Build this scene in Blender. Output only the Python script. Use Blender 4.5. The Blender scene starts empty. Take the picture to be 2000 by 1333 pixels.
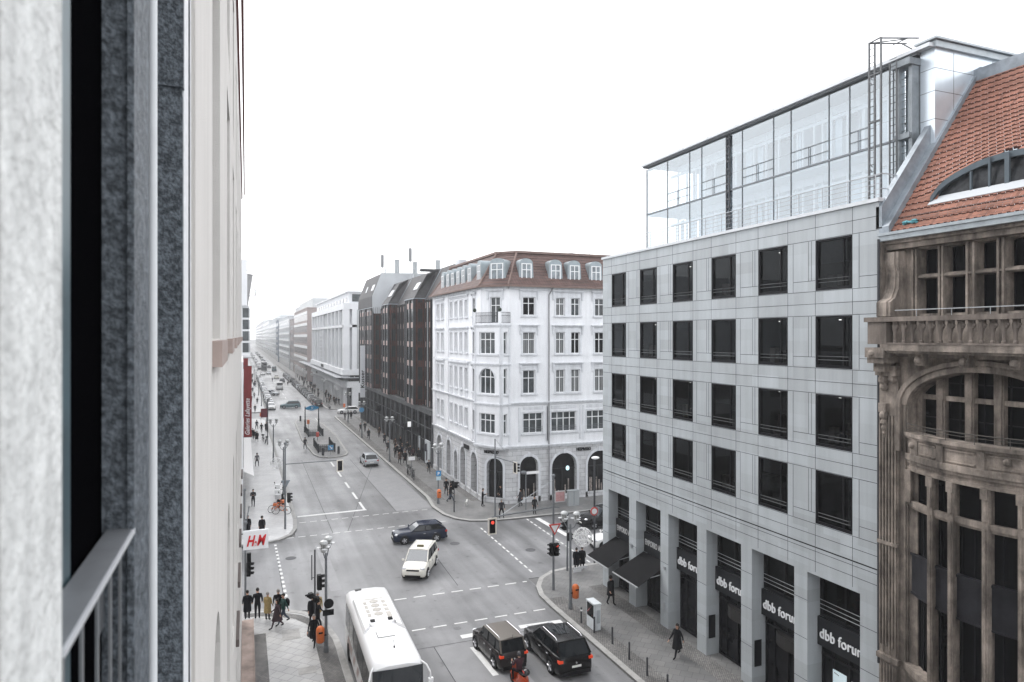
import bpy, math, random
from mathutils import Vector, Matrix
random.seed(7)
R = math.radians
SC = bpy.context.scene
COL = SC.collection

# ------------------------------------------------------------------ camera, sky, sun, exposure
TH = math.atan(528 / 1333.0)            # the street runs 21.6 degrees left of the view
cam_data = bpy.data.cameras.new('camera'); cam = bpy.data.objects.new('camera', cam_data); COL.objects.link(cam)
cam.location = (0, 0, 16); cam.rotation_euler = (R(90), 0, -TH)
cam_data.sensor_width = 36; cam_data.lens = 24.0; cam_data.shift_y = -0.0047
cam_data.clip_start = 0.05; cam_data.clip_end = 6000
cam_data.dof.use_dof = True; cam_data.dof.focus_distance = 32; cam_data.dof.aperture_fstop = 5.0
SC.camera = cam

HAZE = 0.0005
SUN_EL, SUN_AZ = 48, -25                # degrees; azimuth measured from the street axis
wd = bpy.data.worlds.new('World'); SC.world = wd; wd.use_nodes = True
nt = wd.node_tree; nt.nodes.clear()
out = nt.nodes.new('ShaderNodeOutputWorld'); bg = nt.nodes.new('ShaderNodeBackground')
sky = nt.nodes.new('ShaderNodeTexSky'); sky.sky_type = 'NISHITA'; sky.sun_disc = False
sky.sun_elevation = R(SUN_EL); sky.sun_rotation = R(SUN_AZ); sky.air_density = 1.0; sky.dust_density = 4.0
hs = nt.nodes.new('ShaderNodeHueSaturation'); hs.inputs['Saturation'].default_value = 0.35
cl = nt.nodes.new('ShaderNodeTexNoise'); cl.inputs['Scale'].default_value = 1.6; cl.inputs['Detail'].default_value = 5
rp = nt.nodes.new('ShaderNodeValToRGB')
rp.color_ramp.elements[0].position = .3; rp.color_ramp.elements[0].color = (7.3, 7.4, 7.7, 1)
rp.color_ramp.elements[1].position = .7; rp.color_ramp.elements[1].color = (9.3, 9.4, 9.6, 1)
mx = nt.nodes.new('ShaderNodeMix'); mx.data_type = 'RGBA'; mx.inputs[0].default_value = 0.85   # cloud cover
nt.links.new(sky.outputs[0], hs.inputs['Color']); nt.links.new(cl.outputs['Fac'], rp.inputs[0])
nt.links.new(hs.outputs[0], mx.inputs[6]); nt.links.new(rp.outputs[0], mx.inputs[7])
nt.links.new(mx.outputs[2], bg.inputs['Color']); bg.inputs['Strength'].default_value = 0.13
nt.links.new(bg.outputs[0], out.inputs['Surface'])
sd = bpy.data.lights.new('sun', 'SUN'); so = bpy.data.objects.new('sun', sd); COL.objects.link(so)
sd.energy = 0.7; sd.angle = R(22); sd.color = (1, .97, .93)
sdir = Vector((math.sin(R(SUN_AZ)) * math.cos(R(SUN_EL)), math.cos(R(SUN_AZ)) * math.cos(R(SUN_EL)), math.sin(R(SUN_EL))))
so.rotation_euler = sdir.to_track_quat('Z', 'Y').to_euler(); so.location = (0, 0, 60)
SC.view_settings.view_transform = 'Standard'; SC.view_settings.look = 'None'
SC.view_settings.exposure = 1.16; SC.view_settings.gamma = 1.0
try:
    SC.cycles.volume_bounces = 2; SC.cycles.max_bounces = 8; SC.cycles.transparent_max_bounces = 16
except Exception: pass

# ------------------------------------------------------------------ materials
_M = {}
def mat(name, col, rough=.7, metal=0., var=0., scale=3., bump=0., bscale=None, emit=None, coat=0., streak=0., alpha=None, spec=None):
    if name in _M: return _M[name]
    if spec is None: spec = .12 if max(col) < .2 else .35
    m = bpy.data.materials.new(name); m.use_nodes = True; n = m.node_tree; p = n.nodes['Principled BSDF']
    c = (*col, 1)
    p.inputs['Base Color'].default_value = c; p.inputs['Roughness'].default_value = rough
    p.inputs['Metallic'].default_value = metal; p.inputs['Coat Weight'].default_value = coat
    p.inputs['Specular IOR Level'].default_value = spec
    tc = n.nodes.new('ShaderNodeTexCoord')
    if var > 0:
        nz = n.nodes.new('ShaderNodeTexNoise'); nz.inputs['Scale'].default_value = scale
        nz.inputs['Detail'].default_value = 6; nz.inputs['Roughness'].default_value = .65
        mp = n.nodes.new('ShaderNodeMapping')
        if streak: mp.inputs['Scale'].default_value = (1, 1, streak)
        n.links.new(tc.outputs['Object'], mp.inputs[0]); n.links.new(mp.outputs[0], nz.inputs['Vector'])
        r = n.nodes.new('ShaderNodeValToRGB'); r.color_ramp.elements[0].position = .3; r.color_ramp.elements[1].position = .7
        r.color_ramp.elements[0].color = tuple(x * (1 - var) for x in col) + (1,)
        r.color_ramp.elements[1].color = tuple(min(1, x * (1 + var)) for x in col) + (1,)
        n.links.new(nz.outputs['Fac'], r.inputs[0]); n.links.new(r.outputs[0], p.inputs['Base Color'])
    if bump > 0:
        nb = n.nodes.new('ShaderNodeTexNoise'); nb.inputs['Scale'].default_value = bscale or scale * 6; nb.inputs['Detail'].default_value = 5
        n.links.new(tc.outputs['Object'], nb.inputs['Vector'])
        bp = n.nodes.new('ShaderNodeBump'); bp.inputs['Strength'].default_value = bump; bp.inputs['Distance'].default_value = .02
        n.links.new(nb.outputs['Fac'], bp.inputs['Height']); n.links.new(bp.outputs[0], p.inputs['Normal'])
    if emit: p.inputs['Emission Color'].default_value = (*emit[:3], 1); p.inputs['Emission Strength'].default_value = emit[3]
    _M[name] = m; return m

def tiled(name, c1, c2, mortar, bw, bh, ms=.02, rough=.8, axis='xz', bump=.4, var=.25, off=.5, scale=1., rot=0., spec=.25):
    """Blocks, tiles or setts: brick pattern laid in metres on a wall (x+y, z) or on the ground (x, y)."""
    if name in _M: return _M[name]
    m = bpy.data.materials.new(name); m.use_nodes = True; n = m.node_tree; p = n.nodes['Principled BSDF']
    p.inputs['Roughness'].default_value = rough; p.inputs['Specular IOR Level'].default_value = spec
    tc = n.nodes.new('ShaderNodeTexCoord'); sp = n.nodes.new('ShaderNodeSeparateXYZ'); cb = n.nodes.new('ShaderNodeCombineXYZ')
    n.links.new(tc.outputs['Object'], sp.inputs[0])
    if axis == 'xz':
        ad = n.nodes.new('ShaderNodeMath'); n.links.new(sp.outputs[0], ad.inputs[0]); n.links.new(sp.outputs[1], ad.inputs[1])
        n.links.new(ad.outputs[0], cb.inputs[0]); n.links.new(sp.outputs[2], cb.inputs[1])
    else:
        n.links.new(sp.outputs[0], cb.inputs[0]); n.links.new(sp.outputs[1], cb.inputs[1])
    mp = n.nodes.new('ShaderNodeMapping'); mp.inputs['Rotation'].default_value = (0, 0, rot)
    n.links.new(cb.outputs[0], mp.inputs[0])
    br = n.nodes.new('ShaderNodeTexBrick'); br.inputs['Color1'].default_value = (*c1, 1); br.inputs['Color2'].default_value = (*c2, 1)
    br.inputs['Mortar'].default_value = (*mortar, 1); br.inputs['Scale'].default_value = 1; br.offset = off
    br.inputs['Brick Width'].default_value = bw; br.inputs['Row Height'].default_value = bh
    br.inputs['Mortar Size'].default_value = ms; br.inputs['Mortar Smooth'].default_value = .2
    n.links.new(mp.outputs[0], br.inputs['Vector'])
    nz = n.nodes.new('ShaderNodeTexNoise'); nz.inputs['Scale'].default_value = scale; nz.inputs['Detail'].default_value = 8
    n.links.new(tc.outputs['Object'], nz.inputs['Vector'])
    r = n.nodes.new('ShaderNodeMapRange'); r.inputs[1].default_value = .3; r.inputs[2].default_value = .7
    r.inputs[3].default_value = 1 - var; r.inputs[4].default_value = 1 + var * .6
    mu = n.nodes.new('ShaderNodeMix'); mu.data_type = 'RGBA'; mu.blend_type = 'MULTIPLY'; mu.inputs[0].default_value = 1
    n.links.new(nz.outputs['Fac'], r.inputs[0]); n.links.new(br.outputs['Color'], mu.inputs[6]); n.links.new(r.outputs[0], mu.inputs[7])
    n.links.new(mu.outputs[2], p.inputs['Base Color'])
    bp = n.nodes.new('ShaderNodeBump'); bp.inputs['Strength'].default_value = bump; bp.inputs['Distance'].default_value = .02; bp.invert = True
    n.links.new(br.outputs['Fac'], bp.inputs['Height']); n.links.new(bp.outputs[0], p.inputs['Normal'])
    _M[name] = m; return m

def glassmat(name, tint=(.9, .95, .97), refl=.12, rough=.02):
    if name in _M: return _M[name]
    m = bpy.data.materials.new(name); m.use_nodes = True; n = m.node_tree; n.nodes.clear()
    o = n.nodes.new('ShaderNodeOutputMaterial'); t = n.nodes.new('ShaderNodeBsdfTransparent'); g = n.nodes.new('ShaderNodeBsdfGlossy')
    t.inputs['Color'].default_value = (*tint, 1); g.inputs['Roughness'].default_value = rough; g.inputs['Color'].default_value = (.84, .90, .94, 1)
    fr = n.nodes.new('ShaderNodeFresnel'); fr.inputs['IOR'].default_value = 1.5
    ad = n.nodes.new('ShaderNodeMath'); ad.operation = 'ADD'; ad.inputs[1].default_value = refl; ad.use_clamp = True
    mxs = n.nodes.new('ShaderNodeMixShader')
    n.links.new(fr.outputs[0], ad.inputs[0]); n.links.new(ad.outputs[0], mxs.inputs[0])
    n.links.new(t.outputs[0], mxs.inputs[1]); n.links.new(g.outputs[0], mxs.inputs[2]); n.links.new(mxs.outputs[0], o.inputs[0])
    _M[name] = m; return m

PANEL = mat('grey_stone_panel', (.375, .40, .415), .55, var=.085, scale=.45, streak=.3, bump=.04)
JOINT = mat('joint', (.03, .03, .035), .9)
DARKGLASS = mat('dark_glass', (.003, .0032, .004), .08, var=.6, scale=.8, spec=.05)
GREYGLASS = mat('grey_glass', (.05, .058, .062), .08, var=.7, scale=.9, spec=.35)
SEEGLASS = glassmat('clear_glass', (.26, .27, .29), -.035)
PENTGLASS = glassmat('penthouse_glass', (.86, .92, .95), .25)
BLACKFR = mat('black_frame', (.007, .007, .009), .45)
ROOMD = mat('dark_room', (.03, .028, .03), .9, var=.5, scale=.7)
WHITEFR = mat('white_frame', (.72, .73, .74), .5)
STEEL = mat('steel', (.42, .44, .46), .4, .7, var=.1, scale=6)
POLE = mat('pole_grey', (.16, .17, .18), .55, .3, var=.15, scale=8)
DPOLE = mat('pole_dark', (.06, .062, .068), .5, .2, var=.15, scale=8)
ORANGE = mat('orange_plastic', (.58, .14, .035), .45, var=.08, scale=6)
RED = mat('red_paint', (.55, .03, .02), .45)
WHITE = mat('white_paint', (.78, .78, .78), .5)
BLACK = mat('black_plastic', (.006, .006, .007), .5)
RUBBER = mat('rubber', (.010, .010, .011), .85)
CHROME = mat('chrome', (.7, .7, .72), .2, 1.)
BLUES = mat('sign_blue', (.03, .2, .42), .45)
BROWNST = mat('brown_sandstone', (.235, .20, .172), .88, var=.7, scale=2.2, streak=.25, bump=.5, bscale=14)
BROWNST2 = mat('brown_sandstone_dark', (.15, .128, .113), .9, var=.6, scale=1.6, streak=.3, bump=.5, bscale=14)
ZINC = mat('zinc', (.25, .28, .31), .45, .4, var=.3, scale=1.4, bump=.05)
PLASTER = mat('white_plaster', (.74, .75, .77), .8, var=.08, scale=1.1, streak=.3, bump=.05, bscale=30)
PLASTER2 = mat('white_plaster_trim', (.63, .645, .67), .75, var=.08, scale=2)
_n = BROWNST.node_tree; _p = _n.nodes['Principled BSDF']; _z = _n.nodes.new('ShaderNodeTexNoise'); _z.inputs['Scale'].default_value = .9; _z.inputs['Detail'].default_value = 10; _z.inputs['Roughness'].default_value = .7
_r = _n.nodes.new('ShaderNodeMapRange'); _r.inputs[1].default_value = .42; _r.inputs[2].default_value = .6; _r.inputs[3].default_value = .5; _r.inputs[4].default_value = 1.
_m = _n.nodes.new('ShaderNodeMix'); _m.data_type = 'RGBA'; _m.blend_type = 'MULTIPLY'; _m.inputs[0].default_value = 1; _src = _p.inputs['Base Color'].links[0].from_socket
_n.links.new(_n.nodes['Texture Coordinate'].outputs['Object'], _z.inputs['Vector']); _n.links.new(_z.outputs['Fac'], _r.inputs[0]); _n.links.new(_src, _m.inputs[6]); _n.links.new(_r.outputs[0], _m.inputs[7]); _n.links.new(_m.outputs[2], _p.inputs['Base Color'])
RUSTIC = tiled('rusticated_stone', (.56, .565, .575), (.50, .505, .52), (.2, .2, .21), .9, .42, .014, axis='xz', bump=.6, var=.16, scale=1.3)
def vary(m, bw, bh, a, b_, sc=3., sv=.10):
    n = m.node_tree; p = n.nodes['Principled BSDF']; tc = n.nodes['Texture Coordinate']; sp = n.nodes.new('ShaderNodeSeparateXYZ'); ad = n.nodes.new('ShaderNodeMath'); cb = n.nodes.new('ShaderNodeCombineXYZ')
    n.links.new(tc.outputs['Object'], sp.inputs[0]); n.links.new(sp.outputs[0], ad.inputs[0]); n.links.new(sp.outputs[1], ad.inputs[1]); n.links.new(ad.outputs[0], cb.inputs[0]); n.links.new(sp.outputs[2], cb.inputs[1])
    br = n.nodes.new('ShaderNodeTexBrick'); br.inputs['Color1'].default_value = (a, a, a, 1); br.inputs['Color2'].default_value = (b_, b_ * 1.01, b_ * 1.02, 1); br.inputs['Scale'].default_value = 1; br.inputs['Mortar Size'].default_value = 0; br.inputs['Brick Width'].default_value = bw; br.inputs['Row Height'].default_value = bh; n.links.new(cb.outputs[0], br.inputs['Vector'])
    mp = n.nodes.new('ShaderNodeMapping'); mp.inputs['Scale'].default_value = (1, 1, .07); nz = n.nodes.new('ShaderNodeTexNoise'); nz.inputs['Scale'].default_value = sc; nz.inputs['Detail'].default_value = 6; n.links.new(tc.outputs['Object'], mp.inputs[0]); n.links.new(mp.outputs[0], nz.inputs['Vector'])
    rr = n.nodes.new('ShaderNodeMapRange'); rr.inputs[1].default_value = .35; rr.inputs[2].default_value = .6; rr.inputs[3].default_value = 1 - sv; rr.inputs[4].default_value = 1.; n.links.new(nz.outputs['Fac'], rr.inputs[0])
    src = p.inputs['Base Color'].links[0].from_socket
    for q in (br.outputs['Color'], rr.outputs[0]):
        mm = n.nodes.new('ShaderNodeMix'); mm.data_type = 'RGBA'; mm.blend_type = 'MULTIPLY'; mm.inputs[0].default_value = 1; n.links.new(src, mm.inputs[6]); n.links.new(q, mm.inputs[7]); src = mm.outputs[2]
    n.links.new(src, p.inputs['Base Color'])
vary(PANEL, 1.63, .51, .90, 1.06); vary(PLASTER, 40, 40, 1, 1, 2.2, .06); vary(PLASTER2, 40, 40, 1, 1, 3.0, .16)
CURT = mat('curtained_glass', (.16, .165, .165), .12, spec=.35)
_n = CURT.node_tree; _tc = _n.nodes['Texture Coordinate']; _sx = _n.nodes.new('ShaderNodeSeparateXYZ'); _ad = _n.nodes.new('ShaderNodeMath'); _cb = _n.nodes.new('ShaderNodeCombineXYZ'); _wv = _n.nodes.new('ShaderNodeTexWave'); _rr = _n.nodes.new('ShaderNodeValToRGB')
_n.links.new(_tc.outputs['Object'], _sx.inputs[0]); _n.links.new(_sx.outputs[0], _ad.inputs[0]); _n.links.new(_sx.outputs[1], _ad.inputs[1]); _n.links.new(_ad.outputs[0], _cb.inputs[0]); _n.links.new(_cb.outputs[0], _wv.inputs['Vector'])
_wv.inputs['Scale'].default_value = 1.7; _wv.inputs['Distortion'].default_value = 3; _rr.color_ramp.elements[0].color = (.05, .052, .055, 1); _rr.color_ramp.elements[1].color = (.26, .27, .27, 1)
_n.links.new(_wv.outputs['Fac'], _rr.inputs[0]); _n.links.new(_rr.outputs[0], _n.nodes['Principled BSDF'].inputs['Base Color'])
SKIN = mat('skin', (.42, .25, .18), .6)

# ------------------------------------------------------------------ mesh helpers
class Fr:
    """A facade frame: origin, direction along the wall and outward normal."""
    def __init__(s, ox, oy, ux, uy, nx, ny): s.o = (ox, oy); s.u = (ux, uy); s.n = (nx, ny)
    def p(s, u, z, d=0.): return (s.o[0] + s.u[0] * u + s.n[0] * d, s.o[1] + s.u[1] * u + s.n[1] * d, z)

class B:
    def __init__(s): s.v = []; s.f = []; s.m = []; s.g = []
    def add(s, vs, fs, m=0):
        k = len(s.v); s.g.append((k, len(s.f))); s.v += [tuple(a) for a in vs]; s.f += [tuple(i + k for i in f) for f in fs]; s.m += [m] * len(fs); return s
    def hexa(s, c, m=0):
        return s.add(c, [(0, 3, 2, 1), (4, 5, 6, 7), (0, 1, 5, 4), (1, 2, 6, 5), (2, 3, 7, 6), (3, 0, 4, 7)], m)
    def box(s, x0, x1, y0, y1, z0, z1, m=0):
        return s.hexa([(x0, y0, z0), (x1, y0, z0), (x1, y1, z0), (x0, y1, z0), (x0, y0, z1), (x1, y0, z1), (x1, y1, z1), (x0, y1, z1)], m)
    def fbox(s, F, u0, u1, z0, z1, d0, d1, m=0):
        return s.hexa([F.p(u0, z0, d0), F.p(u1, z0, d0), F.p(u1, z0, d1), F.p(u0, z0, d1), F.p(u0, z1, d0), F.p(u1, z1, d0), F.p(u1, z1, d1), F.p(u0, z1, d1)], m)
    def fquad(s, F, u0, u1, z0, z1, d, m=0):
        return s.add([F.p(u0, z0, d), F.p(u1, z0, d), F.p(u1, z1, d), F.p(u0, z1, d)], [(0, 1, 2, 3)], m)
    def prism(s, poly, z0, z1, m=0):
        n = len(poly)
        return s.add([(x, y, z0) for x, y in poly] + [(x, y, z1) for x, y in poly],
                     [tuple(range(n))[::-1], tuple(range(n, 2 * n))] + [(i, (i + 1) % n, n + (i + 1) % n, n + i) for i in range(n)], m)
    def tube(s, p, q, r, n=8, r2=None, m=0):
        p = Vector(p); q = Vector(q); d = q - p
        if d.length < 1e-6: return s
        a = d.normalized(); t = Vector((1, 0, 0)) if abs(a.x) < .9 else Vector((0, 1, 0)); u = a.cross(t).normalized(); w = a.cross(u)
        r2 = r if r2 is None else r2; vs = []
        for c, rr in ((p, r), (q, r2)):
            for i in range(n):
                g = 2 * math.pi * i / n; vs.append(c + u * (rr * math.cos(g)) + w * (rr * math.sin(g)))
        return s.add(vs, [(i, (i + 1) % n, n + (i + 1) % n, n + i) for i in range(n)] + [tuple(range(n))[::-1], tuple(range(n, 2 * n))], m)
    def path(s, pts, r, n=6, m=0):
        for a, b in zip(pts, pts[1:]): s.tube(a, b, r, n, m=m)
        return s
    def lathe(s, x, y, prof, n=12, m=0):
        k = len(prof); vs = []
        for r, z in prof:
            for i in range(n): g = 2 * math.pi * i / n; vs.append((x + r * math.cos(g), y + r * math.sin(g), z))
        fs = [(j * n + i, j * n + (i + 1) % n, (j + 1) * n + (i + 1) % n, (j + 1) * n + i) for j in range(k - 1) for i in range(n)]
        return s.add(vs, fs + [tuple(range(n))[::-1], tuple(range((k - 1) * n, k * n))], m)
    def ball(s, c, r, sx=1, sy=1, sz=1, n=10, m=0):
        k = n // 2 + 1; vs = []; fs = []
        for j in range(k + 1):
            t = math.pi * j / k
            for i in range(n):
                g = 2 * math.pi * i / n
                vs.append((c[0] + r * sx * math.sin(t) * math.cos(g), c[1] + r * sy * math.sin(t) * math.sin(g), c[2] + r * sz * math.cos(t)))
        for j in range(k):
            for i in range(n): fs.append((j * n + i, (j + 1) * n + i, (j + 1) * n + (i + 1) % n, j * n + (i + 1) % n))
        return s.add(vs, fs, m)
    def loft(s, rings, m=0, cap=True):
        n = len(rings[0]); vs = [p for r in rings for p in r]; k = len(rings)
        fs = [(j * n + i, j * n + (i + 1) % n, (j + 1) * n + (i + 1) % n, (j + 1) * n + i) for j in range(k - 1) for i in range(n)]
        if cap: fs += [tuple(range(n))[::-1], tuple(range((k - 1) * n, k * n))]
        return s.add(vs, fs, m)
    def wall(s, F, u0, u1, z0, z1, ops, dep, m=0, mr=None):
        """wall face with rectangular openings and their reveals"""
        us = sorted({u0, u1, *[a for o in ops for a in o[:2]]}); zs = sorted({z0, z1, *[a for o in ops for a in o[2:4]]})
        us = [a for a in us if u0 <= a <= u1]; zs = [a for a in zs if z0 <= a <= z1]
        for a, b in zip(us, us[1:]):
            run = None
            for c, d in zip(zs, zs[1:]):
                um, zm = (a + b) / 2, (c + d) / 2
                hole = any(o[0] < um < o[1] and o[2] < zm < o[3] for o in ops)
                if hole:
                    if run: s.fquad(F, a, b, run[0], run[1], 0, m); run = None
                else: run = (run[0], d) if run else (c, d)
            if run: s.fquad(F, a, b, run[0], run[1], 0, m)
        q = m if mr is None else mr
        for a, b, c, d in [o[:4] for o in ops]:
            s.add([F.p(a, c), F.p(a, d), F.p(a, d, -dep), F.p(a, c, -dep)], [(0, 1, 2, 3)], q)
            s.add([F.p(b, c), F.p(b, c, -dep), F.p(b, d, -dep), F.p(b, d)], [(0, 1, 2, 3)], q)
            s.add([F.p(a, d), F.p(b, d), F.p(b, d, -dep), F.p(a, d, -dep)], [(0, 1, 2, 3)], q)
            s.add([F.p(a, c), F.p(a, c, -dep), F.p(b, c, -dep), F.p(b, c)], [(0, 1, 2, 3)], q)
        return s
    def arch(s, F, a, b, zt, rise, dep, m=0, n=12):
        """spandrels that turn the top of a rectangular opening (a..b, top zt) into an arch of the given rise"""
        c = (a + b) / 2; h = (b - a) / 2; P = []
        for i in range(n + 1):
            g = math.pi - math.pi * i / n
            P.append((c + h * math.cos(g), zt - rise + rise * math.sin(g)))
        for (x0, y0), (x1, y1) in zip(P, P[1:]):
            s.add([F.p(x0, y0), F.p(x1, y1), F.p(x1, zt), F.p(x0, zt)], [(0, 1, 2, 3)], m)
            s.add([F.p(x0, y0), F.p(x0, y0, -dep), F.p(x1, y1, -dep), F.p(x1, y1)], [(0, 1, 2, 3)], m)
        return s
    def archband(s, F, a, b, zt, rise, w, d0, d1, m=0, n=14, legs=None):
        c = (a + b) / 2; h = (b - a) / 2; pr = []
        for i in range(n + 1):
            g = math.pi - math.pi * i / n
            pr.append(((c + h * math.cos(g), zt - rise + rise * math.sin(g)), (c + (h + w) * math.cos(g), zt - rise + (rise + w) * math.sin(g))))
        for (i0, o0), (i1, o1) in zip(pr, pr[1:]):
            s.hexa([F.p(*i0, d0), F.p(*i1, d0), F.p(*o1, d0), F.p(*o0, d0), F.p(*i0, d1), F.p(*i1, d1), F.p(*o1, d1), F.p(*o0, d1)], m)
        if legs is not None:
            s.fbox(F, a - w, a, legs, zt - rise, d0, d1, m); s.fbox(F, b, b + w, legs, zt - rise, d0, d1, m)
        return s
    def build(s, name, mats, parent=None, smooth=False, sharp=None):
        me = bpy.data.meshes.new(name); px, py, pz = parent.location if parent is not None and parent.get('_w') else (0, 0, 0)
        if parent is not None and not parent.get('_w') and parent.parent is not None and parent.parent.get('_w'): px, py, pz = parent.parent.location
        me.from_pydata([(x - px, y - py, z - pz) for x, y, z in s.v], [], s.f)
        for q in (mats if isinstance(mats, (list, tuple)) else [mats]): me.materials.append(q)
        me.polygons.foreach_set('material_index', s.m)
        if smooth: me.polygons.foreach_set('use_smooth', [True] * len(s.f))
        if smooth and sharp: me.set_sharp_from_angle(angle=R(sharp))
        me.update(); o = bpy.data.objects.new(name, me); COL.objects.link(o)
        if parent is not None: o.parent = parent
        return o

def split(b, name, mats, parent, lim=100, near=None):
    """every piece added to b becomes a part of its own, past lim the rest is one stuff part"""
    G = b.g + [(len(b.v), len(b.f))]; ps = [(G[i], G[i + 1]) for i in range(len(b.g))]
    ps.sort(key=lambda q: b.v[q[0][0]][1]); rest = B()
    for i, ((v0, f0), (v1, f1)) in enumerate(ps):
        tgt = B() if i < lim or len(ps) <= lim else rest
        tgt.add(b.v[v0:v1], [tuple(k - v0 for k in f) for f in b.f[f0:f1]], b.m[f0] if f1 > f0 else 0)
        if tgt is not rest: tgt.build(name, mats, parent)
    if rest.v: o = rest.build(name, mats, parent); o['kind'] = 'stuff'
def tag(o, label=None, cat=None, group=None, kind=None):
    if label: o['label'] = label
    if cat: o['category'] = cat
    if group: o['group'] = group
    if kind: o['kind'] = kind
    return o
def thing(name, loc, label, cat, group=None, rz=0.):
    """Empty at a thing's base; its parts are given in world coordinates"""
    o = bpy.data.objects.new(name, None); o.empty_display_size = .2; COL.objects.link(o); o.location = loc; o['_w'] = 1
    o.rotation_euler = (0, 0, rz); return tag(o, label, cat, group)
def proto(name):
    """Empty at the origin; parts local to it; to be placed or copied"""
    o = bpy.data.objects.new(name, None); o.empty_display_size = .2; COL.objects.link(o); return o
def dup(root):
    c = root.copy(); COL.objects.link(c)
    for ch in root.children:
        d = ch.copy(); COL.objects.link(d); d.parent = c
        for g in ch.children:
            e = g.copy(); COL.objects.link(e); e.parent = d
    return c
def put(proto_, used, loc, rz, label, cat, group=None, sc=1.):
    o = proto_ if proto_.name not in used else dup(proto_)
    used.add(proto_.name); o.location = loc; o.rotation_euler = (0, 0, rz); o.scale = (sc, sc, sc)
    return tag(o, label, cat, group)
USED = set()
def textmesh(name, s, size, F, u, z, d, m, parent, ext=.02, shear=0., bold=0., xs=1., vert=False):
    """lettering standing on a facade frame (F.u must run the way the text reads)"""
    cu = bpy.data.curves.new(name, 'FONT'); cu.body = s; cu.size = size; cu.extrude = ext; cu.shear = shear; cu.space_character = 1.06; cu.offset = bold
    t = bpy.data.objects.new(name, cu); COL.objects.link(t); bpy.context.view_layer.update()
    me = bpy.data.meshes.new_from_object(t); COL.objects.unlink(t); bpy.data.objects.remove(t)
    px, py, pz = (parent.location if parent.get('_w') else (parent.parent.location if parent.parent is not None and parent.parent.get('_w') else (0, 0, 0)))
    for v in me.vertices:
        a, b, c = v.co; a *= xs
        if vert: a, b = -b, a
        q = F.p(u + a, z + b, d + c); v.co = (q[0] - px, q[1] - py, q[2] - pz)
    me.materials.clear(); me.materials.append(m); me.name = name
    o = bpy.data.objects.new(name, me); COL.objects.link(o); o.parent = parent; return o
def window(parent, F, a, b, c, d, dep, vs=(), hs=(), gm=None, fm=None, fw=.06, fd=.05, name='window'):
    """one window of a building: its panes, with the frame as a sub-part"""
    g = B().fquad(F, a, b, c, d, -dep).build(name, gm or DARKGLASS, parent)
    f = B()
    f.fbox(F, a, a + fw, c, d, -dep + .003, -dep + fd); f.fbox(F, b - fw, b, c, d, -dep + .003, -dep + fd)
    f.fbox(F, a + fw, b - fw, c, c + fw, -dep + .003, -dep + fd); f.fbox(F, a + fw, b - fw, d - fw, d, -dep + .003, -dep + fd)
    for t in vs: x = a + (b - a) * t; f.fbox(F, x - fw * .5, x + fw * .5, c + fw, d - fw, -dep + .002, -dep + fd + .004)
    for t in hs: z = c + (d - c) * t; f.fbox(F, a + fw, b - fw, z - fw * .5, z + fw * .5, -dep + .002, -dep + fd - .004)
    f.build('frame', fm or WHITEFR, g); return g
# ================================================================== ground, roads, pavements
ASPH = mat('asphalt', (.18, .18, .184), .40, var=.16, scale=.22, bump=.12, bscale=60, spec=.45)
ASPH2 = mat('asphalt_patch', (.215, .215, .22), .5, var=.12, scale=.8, bump=.25, bscale=60)
_n = ASPH.node_tree; _p = _n.nodes['Principled BSDF']; _tc = _n.nodes['Texture Coordinate']
def _noise(scale, det, mscale, lo, hi, a, b_):
    m_ = _n.nodes.new('ShaderNodeMapping'); m_.inputs['Scale'].default_value = mscale; z_ = _n.nodes.new('ShaderNodeTexNoise'); z_.inputs['Scale'].default_value = scale; z_.inputs['Detail'].default_value = det
    r_ = _n.nodes.new('ShaderNodeMapRange'); r_.inputs[1].default_value = lo; r_.inputs[2].default_value = hi; r_.inputs[3].default_value = a; r_.inputs[4].default_value = b_
    _n.links.new(_tc.outputs['Object'], m_.inputs[0]); _n.links.new(m_.outputs[0], z_.inputs['Vector']); _n.links.new(z_.outputs['Fac'], r_.inputs[0]); return r_.outputs[0]
def _mul(x, y):
    m_ = _n.nodes.new('ShaderNodeMix'); m_.data_type = 'RGBA'; m_.blend_type = 'MULTIPLY'; m_.inputs[0].default_value = 1; _n.links.new(x, m_.inputs[6]); _n.links.new(y, m_.inputs[7]); return m_.outputs[2]
_src = _p.inputs['Base Color'].links[0].from_socket
_src = _mul(_src, _noise(.9, 4, (1, .045, 1), .35, .65, .70, 1.15)); _src = _mul(_src, _noise(.16, 8, (1, 1, 1), .42, .58, .80, 1.12)); _src = _mul(_src, _noise(40, 2, (1, 1, 1), .3, .7, .86, 1.1)); _src = _mul(_src, _noise(1.6, 8, (1, 1, 1), .30, .38, .62, 1.))
_n.links.new(_src, _p.inputs['Base Color']); _n.links.new(_noise(.3, 6, (1, .25, 1), .35, .65, .33, .52), _p.inputs['Roughness'])
KERB = mat('kerb_granite', (.30, .295, .285), .7, var=.2, scale=2.5, bump=.2, bscale=25)
SLAB = tiled('pavement_slabs', (.15, .15, .15), (.185, .182, .178), (.085, .085, .085), .55, .55, .012, .5, 'xy', .3, .22, .5, .5, R(45))
SLABN = tiled('own_side_slabs', (.34, .34, .34), (.40, .397, .39), (.2, .2, .2), .55, .55, .014, .42, 'xy', .4, .2, .5, .6, R(45))
SLABW = tiled('pale_pavement_slabs', (.50, .50, .50), (.56, .555, .55), (.38, .38, .38), .55, .55, .012, .45, 'xy', .3, .14, .5, .4, R(45))
SETT = tiled('pavement_setts', (.15, .147, .143), (.25, .24, .23), (.06, .06, .06), .11, .10, .014, .7, 'xy', .8, .3, .5, .7)
MARK = mat('road_marking', (.62, .62, .61), .6, var=.12, scale=3)

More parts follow.
